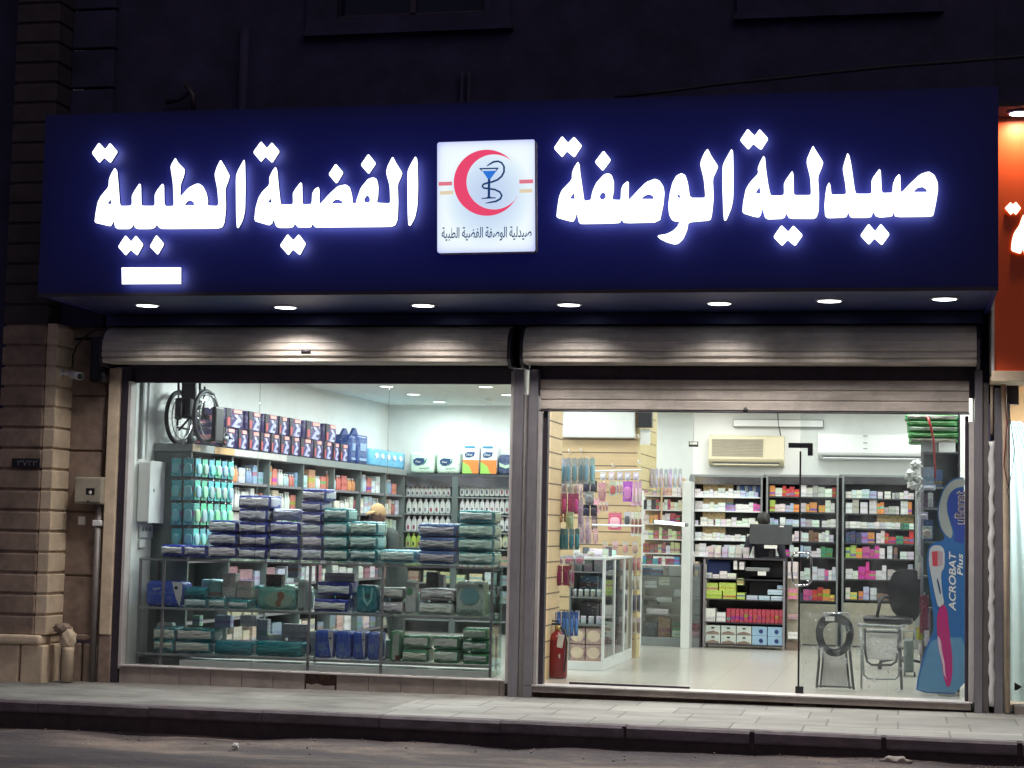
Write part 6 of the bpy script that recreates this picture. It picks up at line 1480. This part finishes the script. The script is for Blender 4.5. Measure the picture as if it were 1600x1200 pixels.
X0, X1, Z0, Z1 = rc(1076, 690, 1091, 698, 6.5); q = MB(); q.box(X0, X1, 6.5, 6.52, Z0, Z1, 'black', .004); q.build('board', e)
q = MB(); q.box(X0+.012, X1-.012, 6.497, 6.499, Z0+.03, Z1-.008, 'paper'); q.build('face', e)
q = MB(); q.cyl(((X0+X1)/2, 6.51, Z1), ((X0+X1)/2, 6.51, HC), .003, 'grey', 6); q.build('wire', e)

# ================================================================= DOORWAY GOODS
def bag(name, label, X0, X1, Y, Z1, yd=.25):
    t = thing(name, ((X0+X1)/2, Y, 0), label, 'plastic bag')
    bm = bmesh.new(); n, m_ = 22, 26
    g = []
    for i in range(n+1):
        u = i/n; r = []
        for j in range(m_+1):
            v = j/m_
            wv = .035*mn.noise(Vector((u*5, v*6, X0)))+.015*mn.noise(Vector((u*17, v*15, X0)))
            x = X0+(X1-X0)*u+.05*(u-.5)*(1-v)+.02*mn.noise(Vector((u*3, v*4, X0+5))); z = Z1*(1-v)+.012+(.04*mn.noise(Vector((u*4, 1, X0))) if j == 0 else 0)
            r.append(bm.verts.new((x, Y-.05-yd*.3*math.sin(PI*u)+wv, max(.008, z))))
        g.append(r)
    for i in range(n):
        for j in range(m_): bm.faces.new((g[i][j], g[i+1][j], g[i+1][j+1], g[i][j+1])).smooth = True
    q = MB(); q.add(bm, 'film', True); q.build('film', t); return t
c1 = thing('commode_chair', (3.1, 1.0, 0), 'folded black commode chair with oval toilet seat ring facing the street', 'commode chair', 'commode chairs by the glass door')
Y1 = .95
def pt(x, y, Y=Y1): return at(x, y, Y=Y)
ring = [(1304, 959), (1320, 962), (1331, 972), (1335, 988), (1332, 1005), (1324, 1018), (1311, 1026), (1297, 1025), (1285, 1016), (1276, 1002), (1274, 985), (1279, 968), (1290, 960)]
inner = [(1304, 972), (1314, 974), (1321, 981), (1323, 991), (1321, 1002), (1315, 1010), (1306, 1014), (1297, 1013), (1290, 1005), (1286, 993), (1287, 982), (1294, 974)]
me = curve_mesh([pxpoly(chaikin(ring), Y1), pxpoly(chaikin(inner), Y1)], .05); me.materials.append(M['black'])
for v in me.vertices: v.co.y += Y1
o = bpy.data.objects.new('toilet_seat', me); COL.objects.link(o); o.parent = c1; o.matrix_parent_inverse = pinv(c1)
md = o.modifiers.new('round', 'BEVEL'); md.width = .012; md.segments = 3
q = MB(); q.box(pt(1290, 966).x, pt(1304, 966).x, Y1-.034, Y1-.024, pt(1297, 970).z, pt(1297, 963).z, 'paper'); q.build('seat_sticker', c1)
for xs__ in (((1279, 1000), (1280, 1030), (1277, 1062), (1276, 1078)), ((1327, 1005), (1329, 1030), (1332, 1062), (1334, 1079))):
    q = MB(); p = [pt(*k, Y=Y1+.05) for k in xs__]; p[-1].z = .014; q.tube(p, .014, 'rubber', 8); q.build('leg', c1)
    q = MB(); p = [pt(k[0]+(6 if xs__[0][0] < 1300 else -6), k[1], Y=Y1+.12) for k in xs__]; p[-1].z = .014; q.tube(p, .011, 'rubber', 8); q.build('leg', c1)
q = MB(); a = pt(1276, 1072, Y1+.05); b_ = pt(1334, 1074, Y1+.05); q.tube([a, b_], .011, 'rubber', 8); a = pt(1283, 962); b_ = pt(1326, 962); q.tube([a+Vector((0, .08, -.05)), a+Vector((0, .08, .02)), b_+Vector((0, .08, .02)), b_+Vector((0, .08, -.05))], .012, 'chrome', 8); q.build('crossbar', c1)
q = MB(); q.box(pt(1284, 1030).x, pt(1324, 1030).x, Y1+.14, Y1+.16, .03, pt(1300, 1020).z, 'paper', .01); q.build('bucket', c1)
c2 = thing('commode_chair', (3.6, 1.2, 0), 'folded grey commode frame hung with a clear bag beside the office chair', 'commode chair', 'commode chairs by the glass door')
Y2 = 1.15
def tb(name, pts, r, mat, Y=Y2, closed=False):
    q = MB(); q.tube([pt(*k, Y=Y) for k in pts], r, mat, 8, closed); q.build(name, c2)
tb('seat_frame', [(1351, 982), (1352, 1020), (1355, 1034), (1362, 1039), (1392, 1039), (1400, 1034), (1403, 1020), (1405, 985)], .013, 'rubber')
tb('leg', [(1346, 985), (1348, 1030), (1350, 1055), (1356, 1060), (1370, 1061), (1399, 1061), (1404, 1056), (1405, 1040), (1407, 990)], .011, 'grey', Y2+.12)
tb('leg', [(1406, 982), (1407, 1030), (1409, 1078)], .014, 'rubber', Y2+.05)
tb('leg', [(1345, 982), (1346, 1030), (1346, 1076)], .012, 'grey', Y2+.2)
tb('armrest', [(1340, 976), (1352, 977), (1405, 980), (1414, 977)], .016, 'grey')
tb('crossbar', [(1352, 987), (1405, 989)], .010, 'rubber')
q = MB(); a = pt(1353, 984); b_ = pt(1403, 1034); q.box(a.x, b_.x, Y2+.03, Y2+.05, b_.z, a.z, 'paper', .01); q.build('bucket_panel', c2)
bag('plastic_wrap', 'crumpled clear plastic sheet wrapped around the commode chair with the oval seat', pt(1256, 960).x, pt(1345, 960).x, .80, .80)
bag('plastic_wrap', 'clear plastic bag over the grey commode frame near the office chair', pt(1338, 970).x, pt(1414, 970).x, 1.0, .70)

# office chair
oc = thing('office_chair', (3.95, 5.2, 0), 'black office swivel chair with curved high back behind the commode frames', 'office chair')
Yo = 4.6
def po(x, y, Y=Yo): return at(x, y, Y=Y)
bk = [(1396, 893), (1412, 889), (1432, 890), (1440, 900), (1441, 930), (1437, 960), (1428, 972), (1408, 968), (1394, 955), (1388, 935), (1388, 912)]
me = curve_mesh([pxpoly(chaikin(chaikin(bk)), Yo)], .08); me.materials.append(M['black'])
for v in me.vertices: v.co.y += Yo-.05*math.cos((v.co.z-.9)*3)
o = bpy.data.objects.new('backrest', me); COL.objects.link(o); o.parent = oc; o.matrix_parent_inverse = pinv(oc)
md = o.modifiers.new('round', 'BEVEL'); md.width = .03; md.segments = 3
q = MB(); a = po(1356, 962); b_ = po(1420, 962); b = superbox(None, b_.x-a.x+.1, .5, .10, 5, 6, .5); bmesh.ops.translate(b, vec=((a.x+b_.x)/2, Yo-.22, po(1390, 969).z-.04), verts=b.verts); q.add(b, 'black', True); q.build('seat', oc)
q = MB(); q.tube([po(1370, 966, Yo-.4), po(1375, 940, Yo-.4), po(1380, 932, Yo-.35), po(1392, 935, Yo-.1)], .022, 'black', 8); q.build('armrest', oc)
q = MB(); m0 = po(1405, 975); q.cyl((m0.x, Yo-.2, .12), (m0.x, Yo-.2, m0.z-.05), .03, 'grey'); q.build('gas_post', oc)
for k in range(5):
    an = k*2*PI/5; q = MB(); q.tube([(m0.x, Yo-.2, .14), (m0.x+.28*math.cos(an), Yo-.2+.28*math.sin(an), .09)], [.025, .015], 'black', 8); f = q.build('base_arm', oc)
    q = MB(); q.blob((m0.x+.28*math.cos(an), Yo-.2+.28*math.sin(an), .035), (.03, .03, .034), 'rubber', n=1); q.build('caster', f)
e = thing('cleaning_bucket', (3.9, 3.2, 0), 'small grey trolley standing on the floor under the office chair', 'trolley')
X0, X1, Z0, Z1 = rc(1412, 975, 1428, 1010, 3.2); q = MB(); q.box(X0, X1, 3.2, 3.5, .05, .42, 'greenish', .02); q.build('body', e)
q = MB(); q.tube([(X0, 3.3, .42), (X0, 3.3, .52), (X1, 3.3, .52), (X1, 3.3, .42)], .012, 'grey', 8); q.build('handle', e)
for k in range(2): q = MB(); q.cyl((X0+k*(X1-X0), 3.22, .03), (X0+k*(X1-X0)+.02, 3.22, .03), .028, 'rubber'); q.build('wheel', e)

# toothbrush standee
st = thing('cutout_standee', (4.15, .85, 0), 'tall blue cutout standee printed with a giant pink toothbrush', 'standee')
YP = .85
ol = [(1508, 746), (1496, 746), (1483, 752), (1473, 764), (1466, 786), (1464, 806), (1469, 826), (1476, 838), (1474, 845), (1460, 847), (1452, 853), (1448, 868), (1449, 895), (1453, 925), (1458, 955), (1459, 985), (1452, 1000), (1446, 1015), (1438, 1042), (1433, 1062), (1431, 1082), (1508, 1086)]
def sp_(name, pts, mat, lv, col=None, smooth=True):
    p = chaikin(pts) if smooth else pts
    me = curve_mesh([pxpoly(p, YP)], .003)
    me.materials.append(M[mat])
    for v in me.vertices: v.co.y += YP-.003*lv-.004*(lv > 0)
    o = bpy.data.objects.new(name, me); COL.objects.link(o); o.parent = st; o.matrix_parent_inverse = pinv(st)
    if col: o.color = (*col, 1)
    return o
sp_('board', ol, 'plain', 0, (.03, .18, .52))
sp_('grey_top_print', [(1508, 748), (1496, 748), (1484, 754), (1475, 765), (1468, 786), (1466, 806), (1471, 826), (1478, 836), (1486, 842), (1489, 832), (1484, 815), (1480, 800), (1479, 785), (1484, 770), (1494, 762), (1508, 760)], 'plain', 1, (.52, .54, .53))
sp_('oval_print', [(1508, 762), (1494, 764), (1485, 771), (1481, 785), (1482, 800), (1487, 816), (1492, 832), (1490, 846), (1508, 850)], 'plain', 1, (.03, .08, .46))
sp_('lower_print', [(1508, 996), (1480, 996), (1456, 1000), (1450, 1012), (1441, 1042), (1436, 1062), (1434, 1080), (1508, 1083)], 'plain', 1, (.14, .34, .58))
sp_('brush_head', [(1452, 858), (1458, 852), (1470, 852), (1476, 860), (1476, 886), (1470, 895), (1472, 925), (1476, 945), (1466, 950), (1461, 930), (1455, 900), (1451, 878)], 'plain', 2, (.70, .72, .78))
sp_('bristles', [(1456, 862), (1465, 861), (1465, 885), (1457, 884)], 'plain', 3, (.75, .08, .12), False)
sp_('bristles', [(1465.3, 861), (1473, 862), (1473, 883), (1465.3, 885)], 'plain', 3, (.65, .45, .5), False)
sp_('brush_neck_slot', [(1463, 903), (1466, 905), (1471, 928), (1468, 928)], 'plain', 3, (.03, .08, .2))
sp_('brush_handle', [(1467, 950), (1474, 943), (1480, 952), (1482, 975), (1485, 1000), (1488, 1025), (1488, 1052), (1485, 1072), (1480, 1074), (1475, 1060), (1471, 1035), (1467, 1008), (1464, 985), (1464, 965)], 'plain', 2, (.58, .03, .22))
sp_('brush_grip', [(1465, 992), (1470, 1000), (1472, 1018), (1476, 1035), (1477, 1055), (1480, 1064), (1474, 1052), (1473, 1038), (1468, 1020), (1465, 1005)], 'plain', 3, (.85, .6, .75))
a = at(1500, 793, Y=YP); w = at(1500, 768, Y=YP).z-at(1500, 818, Y=YP).z; hh = at(1506, 790, Y=YP).x-at(1492, 790, Y=YP).x
M['tx1'] = pm('pale_lettering', (.85, .87, .9), .5); M['tx2'] = pm('navy_lettering', (.12, .03, .08), .5)
text_obj('uBonat', 'lettering_outline', w*1.05, (a.x, a.z), YP-.013, 'tx1', st, height=hh*1.18, rotz=PI/2, off=.03)
text_obj('uBonat', 'lettering', w, (a.x, a.z), YP-.016, 'tx2', st, height=hh, rotz=PI/2)
a = at(1488, 908, Y=YP); w = at(1488, 862, Y=YP).z-at(1488, 955, Y=YP).z; hh = at(1493, 900, Y=YP).x-at(1482, 900, Y=YP).x
text_obj('ACROBAT', 'lettering', w, (a.x, a.z), YP-.013, 'tx1', st, height=hh, rotz=PI/2, shear=.2, off=.02)
a = at(1500, 882, Y=YP); w = at(1500, 866, Y=YP).z-at(1500, 900, Y=YP).z
text_obj('Plus', 'lettering', w, (a.x, a.z), YP-.013, 'tx1', st, height=hh*.8, rotz=PI/2, shear=.2, off=.02)
q = MB(); q.prism([(4.1, .0), (4.3, .0), (4.2, .7)], YP+.01, YP+.3, 'paper'); q.build('rear_strut', st)

# shelf tower behind the standee
tw_ = thing('shelf_tower', (4.2, 1.4, 0), 'dark narrow shelf tower with hanging goods behind the blue standee', 'shelving')
Yt = 1.35; T0, T1 = at(1440, 800, Y=Yt).x, at(1497, 800, Y=Yt).x
q = MB(); q.box(T0, T1, Yt+.35, Yt+.38, 0, 2.9, 'greenish'); q.box(T1, T1+.02, Yt, Yt+.35, 0, 2.9, 'greydk'); q.build('back_panel', tw_)
for y in (705, 760, 793, 846, 900, 950, 1000):
    z = at(1460, y, Y=Yt).z; q = MB(); q.box(T0, T1, Yt+.02, Yt+.34, z-.02, z, 'grey'); q.build('shelf', tw_)
q = MB(); q.box(T0-.01, T0+.02, Yt, Yt+.03, 0, 2.8, 'alu', .003); q.build('post', tw_)
gs = 'green wrapped packs stacked high on the shelf tower'
zz = at(1460, 693, Y=1.3).z
for k in range(5):
    y1 = 693-9*k; h = at(1460, y1-9, Y=1.3).z-at(1460, y1, Y=1.3).z
    x0 = (1420, 1419, 1418, 1417, 1414)[k]
    a = at(x0, y1, Y=1.28); b_ = at(1497, y1, Y=1.28)
    dup(PKS[k % 4], ((a.x+b_.x)/2, 1.28, zz), 0, (b_.x-a.x, .40, h*.98), 'bright green flat pack, %s up in the stack beside the doorway top' % ['lowest', 'second', 'third', 'fourth', 'topmost'][k], [(.02, .26, .04), jit((.16, .40, .16) if k % 2 else (.35, .36, .3), .1), (.02, .3, .05)], gs); zz += h
e = thing('shelf_tower_support', (4.2, 1.3, 2.4), 'white flat carton pair lying beneath the green packs', 'carton')
X0, X1, Z0, Z1 = rc(1440, 690, 1493, 706, 1.26)
q = MB(); q.box(X0, (X0+X1)/2-.01, 1.27, 1.6, Z0, Z1, 'grey', .004); q.box((X0+X1)/2+.0, X1, 1.27, 1.6, Z0, Z1, 'white_pl', .004); q.build('carton', e)
e = thing('packing_strap', (4.2, 1.2, 2.6), 'dark red strap hanging down over the green packs', 'strap')
q = MB(); q.tube([at(1449, 650, Y=1.2), at(1455, 668, Y=1.2), at(1459, 690, Y=1.2), at(1461, 730, Y=1.2), at(1461, 748, Y=1.2)], .012, 'red', 6); q.build('strap', e)
for k, (x0, x1, y0, y1, c, lab) in enumerate(((1440, 1459, 718, 748, (.26, .34, .46), 'pale blue carton with a black disc on the shelf tower'), (1459, 1473, 724, 750, (.05, .12, .30), 'dark blue carton beside the pale blue one on the tower'), (1443, 1460, 772, 792, (.14, .10, .16), 'dark plum carton on the third tower shelf'), (1441, 1458, 812, 845, (.05, .09, .18), 'navy carton on the fourth tower shelf'))):
    X0, X1, Z0, Z1 = rc(x0, y0, x1, y1, 1.4); zz_ = [at(1460, y, Y=Yt).z for y in (760, 793, 846)]; bz_ = max(z for z in zz_ if z <= Z0+.12)
    carton('toiletry_box', ((X0+X1)/2, 1.42, bz_+.001), (X1-X0, .2, Z1-Z0), c, lab, 'toiletry box', 'cartons on the shelf tower')
e = thing('white_cloth_bundle', (4.0, 1.2, 2.3), 'crumpled white cloth bundle hanging from the shelf tower corner', 'cloth')
q = MB()
for (x, y, rx, rz2) in ((1431, 726, .05, .06), (1424, 742, .06, .07), (1434, 748, .05, .05), (1428, 758, .045, .07), (1436, 768, .03, .08)):
    p = at(x, y, Y=1.2); q.blob((p.x, 1.2, p.z), (rx, .05, rz2), 'white', Matrix.Rotation(x, 3, 'Y'), 2, .35)
q.build('cloth', e)
for k, (x, yt, yb, w, c) in enumerate(((1436, 785, 860, 5, WHT), (1443, 800, 812, 14, (.62, .60, .70)), (1452, 758, 766, 20, (.55, .56, .66)), (1454, 770, 792, 8, (.6, .62, .6)), (1449, 822, 842, 16, (.55, .55, .48)), (1438, 870, 905, 8, (.45, .46, .46)), (1444, 930, 990, 14, (.22, .06, .08)), (1450, 950, 985, 8, (.3, .2, .22)), (1437, 980, 1000, 10, (.45, .45, .03)), (1438, 1000, 1024, 5, (.6, .55, .5)), (1448, 985, 1010, 8, (.5, .48, .46)))):
    p = at(x, yt, Y=1.1); h = p.z-at(x, yb, Y=1.1).z
    dup(hp, (p.x, 1.1+.02*k % .1, p.z), .2, (w/150, .10, h), ['tall white sleeve', 'lilac tag', 'upper lilac label strip', 'white pouch', 'cream pouch', 'grey pouch', 'dark red pouch', 'dusty pink pouch', 'yellow pouch', 'string of cream sachets', 'pale pouch'][k]+' hanging from the shelf tower behind the standee', [jit(c), jit(c), (.5, .5, .5)], 'pouches hanging from the shelf tower')

# fire extinguisher
fe = thing('fire_extinguisher', (.1, 1.15, 0), 'dark red fire extinguisher standing just inside the doorway with a paper tag', 'fire extinguisher')
c = at(870, 1050, Y=1.15); q = MB(); q.lathe([(.10, .0), (.112, .012), (.112, .38), (.10, .43), (.045, .485), (.03, .50)], (c.x, 1.15, .003), 'red', 24); q.build('cylinder', fe)
q = MB(); q.lathe([(.03, .50), (.034, .54), (.02, .56)], (c.x, 1.15, .003), 'brass', 14); q.build('valve', fe)
q = MB(); q.box(c.x-.09, c.x+.03, 1.135, 1.165, .565, .585, 'black', .005); q.box(c.x-.08, c.x+.02, 1.135, 1.165, .60, .615, 'black', .005); q.build('handle', fe)
q = MB(); q.tube([(c.x+.03, 1.15, .54), (c.x+.09, 1.12, .5), (c.x+.115, 1.08, .38), (c.x+.11, 1.06, .2), (c.x+.1, 1.05, .08)], .012, 'black', 8); q.build('hose', fe)
q = MB(); q.box(c.x+.02, c.x+.085, 1.04, 1.046, .33, .47, 'paper', .003, rot=Matrix.Rotation(.15, 3, 'Y')); q.box(c.x-.03, c.x+.05, 1.045, 1.052, .22, .26, 'paper'); q.build('tag', fe)
e = thing('wall_light_switch', (0, 0, 0), 'x', 'switch'); bpy.data.objects.remove(e)

# ================================================================= PEOPLE
def person(name, label, loc, rz, skinm, shirt, hairm, bend=0.0, cap=False, reach=.25, h=1.72):
    t = thing(name, loc, label, 'person'); k = h/1.72
    V = {'pel': (0, 0, .95), 'wai': (0, -.02*bend, 1.1), 'che': (0, -.10*bend, 1.30), 'nec': (0, -.20*bend, 1.46), 'hb': (0, -.24*bend, 1.53)}
    pts = []; ed = []; rad = []; idx = {}
    def A(n, p, r, par=None):
        idx[n] = len(pts); pts.append(Vector(p)*k); rad.append(r if isinstance(r, tuple) else (r, r))
        if par: ed.append((idx[par], idx[n]))
    A('pel', V['pel'], (.15, .11)); A('wai', V['wai'], (.145, .105), 'pel'); A('che', V['che'], (.16, .115), 'wai'); A('shc', (0, -.15*bend, 1.41), (.11, .08), 'che'); A('nec', V['nec'], .055, 'shc'); A('hb', V['hb'], .055, 'nec')
    for s, n in ((-1, 'l'), (1, 'r')):
        A('sh'+n, (s*.18, -.15*bend, 1.40), .07, 'shc'); A('el'+n, (s*.25, -.1*bend-.06, 1.12), .048, 'sh'+n); A('wr'+n, (s*.20, -.1-reach, 1.08), .03, 'el'+n); A('pa'+n, (s*.19, -.17-reach, 1.07), (.04, .022), 'wr'+n)
        A('hi'+n, (s*.10, 0, .88), .105, 'pel'); A('kn'+n, (s*.11, -.02, .50), .065, 'hi'+n); A('an'+n, (s*.11, .02, .09), .042, 'kn'+n); A('to'+n, (s*.12, -.14, .04), (.045, .035), 'an'+n)
    me = bpy.data.meshes.new('body'); me.from_pydata(pts, ed, [])
    o = bpy.data.objects.new('body', me); COL.objects.link(o); o.parent = t
    sk = o.modifiers.new('skin', 'SKIN'); sk.use_smooth_shade = True; sb_ = o.modifiers.new('sub', 'SUBSURF'); sb_.levels = 2; sb_.render_levels = 2
    for v, r in zip(me.skin_vertices[0].data, rad): v.radius = (r[0]*k, r[1]*k)
    me.skin_vertices[0].data[0].use_root = True
    me.materials.append(M[shirt])
    for s in (-1, 1):
        for f in range(4):
            q = MB(); b0 = Vector((s*.19-.03+.02*f, -.20-reach, 1.07)); L2 = (.075, .085, .08, .062)[f]
            q.tube([b0*k, (b0+Vector((0, -L2*.5, -.004)))*k, (b0+Vector((0, -L2, -.03)))*k], [.009, .008, .006], skinm, 8); w = q.build('finger', None); w.parent = t
        q = MB(); b0 = Vector((s*.15, -.165-reach, 1.07)); q.tube([b0*k, (b0+Vector((-s*.03, -.03, 0)))*k, (b0+Vector((-s*.035, -.055, -.01)))*k], [.011, .010, .008], skinm, 8); w = q.build('thumb', None); w.parent = t
    hc = Vector((0, -.24*bend-.03, 1.62))*k; tilt = Matrix.Rotation(R_(25*bend), 3, 'X')
    q = MB(); q.blob(hc, (.075, .095, .115), skinm, tilt, 3, .0); q.blob(hc+tilt @ Vector((0, -.03, -.05)), (.055, .065, .065), skinm, tilt, 2)
    q.blob(hc+tilt @ Vector((0, -.10, -.012)), (.014, .018, .024), skinm, tilt, 1)
    for s in (-1, 1): q.blob(hc+tilt @ Vector((s*.077, .005, -.005)), (.012, .02, .03), skinm, tilt, 1)
    hd = q.build('head', None); hd.parent = t
    q = MB()
    for s in (-1, 1): q.blob(hc+tilt @ Vector((s*.03, -.088, .012)), (.011, .006, .007), 'black', tilt, 1); q.box(*(lambda c: (c.x-.016, c.x+.016, c.y-.004, c.y+.004, c.z-.002, c.z+.003))(hc+tilt @ Vector((s*.03, -.092, .035))), 'hair')
    q.box(*(lambda c: (c.x-.022, c.x+.022, c.y-.004, c.y+.004, c.z-.003, c.z+.003))(hc+tilt @ Vector((0, -.092, -.055))), 'red')
    w = q.build('face_features', None); w.parent = hd
    q = MB(); q.blob(hc+tilt @ Vector((0, .018 if cap else -.012, .032 if cap else .036)), (.084, .096, .100) if cap else (.09, .108, .104), 'tan' if cap else 'hair', tilt, 3, .05 if not cap else .02)
    if cap: q.blob(hc+tilt @ Vector((0, -.06, .06)), (.075, .07, .022), 'tan', tilt, 2)
    w = q.build('cap' if cap else 'hair', None); w.parent = t
    t.rotation_euler = (0, 0, rz); return t
p = at(1195, 801, Y=7.8); person('person', 'black haired pharmacist bending over behind the monitor at the till desk', (p.x, 8.0, 0), 0, 'skin', 'shirt_w', 'hair', 1.3, False, .15, 1.72*p.z/1.73)
p = at(616, 788, Y=2.2); person('person', 'person in a tan cap looking down behind the stacked diaper packs', (p.x, 2.45, 0), R_(-50), 'skin', 'shirt', 'hair', 1.0, True, .2, 1.72*p.z/1.74)

# ================================================================= INTERIOR CEILING LAMPS
il = None; n = 0
for Xc in (-3.03, -1.66, -.25, 1.15, 2.55, 3.85):
    for Yc in (1.1, 2.45, 3.8, 5.1, 6.47, 7.93):
        if il is None:
            il = thing('ceiling_lamp', (0, 0, 0), 'x', 'ceiling lamp', 'round lamps in the shop ceiling')
            q = MB(); q.lathe([(.115, 0), (.118, -.006), (.098, -.012)], (0, 0, 0), 'white_pl', 24); q.build('trim_ring', il)
            q = MB(); q.lathe([(.092, -.002), (.09, -.014), (.05, -.015)], (0, 0, 0), 'lamp_in', 24); q.build('lamp_lens', il)
        vis = {(-3.03, 5.1): 'round ceiling lamp nearest the side wall and the window', (-3.03, 6.47): 'middle round ceiling lamp in the row by the side wall', (-3.03, 7.93): 'round ceiling lamp closest to the back wall corner', (-1.66, 5.1): 'round ceiling lamp near the window in the second row', (-1.66, 6.47): 'round ceiling lamp half hidden by the metal post'}.get((Xc, Yc))
        if vis: dup(il, (Xc, Yc, HC-.001), label=vis)
        n += 1
        if True:
            ld = bpy.data.lights.new('shop_lamp', 'AREA'); ld.shape = 'DISK'; ld.size = .5; ld.energy = 14*(2.0 if Xc < -2 else 1.5 if Xc < -1 else .95)*(2.3 if Yc < 2 else 1.0); ld.color = (.90, 1.0, .99) if Xc < -1 else (.97, 1.0, .97)
            lo = bpy.data.objects.new('shop_lamp', ld); COL.objects.link(lo); lo.location = (Xc, Yc, HC-.05)
e = thing('ceiling_sensor', (-1.5, 7, HC), 'small white smoke detector on the shop ceiling', 'smoke detector')
p = at(763, 623, Z=HC); q = MB(); q.lathe([(.05, 0), (.05, -.02), (.03, -.04)], (p.x, p.y, HC-.001), 'white_pl', 16); q.build('detector', e)
bpy.data.objects.remove(CART)
for nm, o in (('jr', jr),): pass

# ================================================================= WORLD, SUN ADDED AS STREET-LIGHT FILL, CAMERA
w = bpy.data.worlds.new('World'); S.world = w; w.use_nodes = True; t = w.node_tree; bg = t.nodes['Background']
sky = t.nodes.new('ShaderNodeTexSky'); sky.sky_type = 'NISHITA'; sky.sun_disc = False; sky.sun_elevation = R_(-4); sky.sun_rotation = R_(200)
hs = t.nodes.new('ShaderNodeMix'); hs.data_type = 'RGBA'; hs.blend_type = 'ADD'; hs.inputs[0].default_value = 1; hs.inputs[7].default_value = (.55, .5, .85, 1)
t.links.new(sky.outputs[0], hs.inputs[6]); t.links.new(hs.outputs[2], bg.inputs[0]); bg.inputs[1].default_value = .10
sl = bpy.data.lights.new('Sun', 'SUN'); sl.energy = .30; sl.angle = R_(50); sl.color = (1.0, .85, .75)
so = bpy.data.objects.new('Sun', sl); COL.objects.link(so); so.rotation_euler = (R_(52), 0, R_(38)); so.location = (0, -10, 10)
S.view_settings.view_transform = 'Standard'; S.view_settings.look = 'None'; S.view_settings.exposure = 0; S.view_settings.gamma = 1
S.cycles.max_bounces = 7; S.cycles.diffuse_bounces = 3; S.cycles.glossy_bounces = 3; S.cycles.transparent_max_bounces = 14; S.cycles.transmission_bounces = 4
S.cycles.caustics_reflective = False; S.cycles.caustics_refractive = False; S.cycles.sample_clamp_indirect = 4
S.cycles.use_denoising = True
cd = bpy.data.cameras.new('Camera'); co = bpy.data.objects.new('Camera', cd); COL.objects.link(co)
cd.sensor_width = 36; cd.lens = FOC/1600*36; cd.clip_start = .1; cd.clip_end = 1200
right = Vector((AX.x, AY.x, AZ.x)); down = Vector((AX.y, AY.y, AZ.y)); fwd = Vector((AX.z, AY.z, AZ.z))
mt = Matrix((right, -down, -fwd)).transposed().to_4x4(); mt.translation = CAM
co.matrix_world = mt
S.camera = co
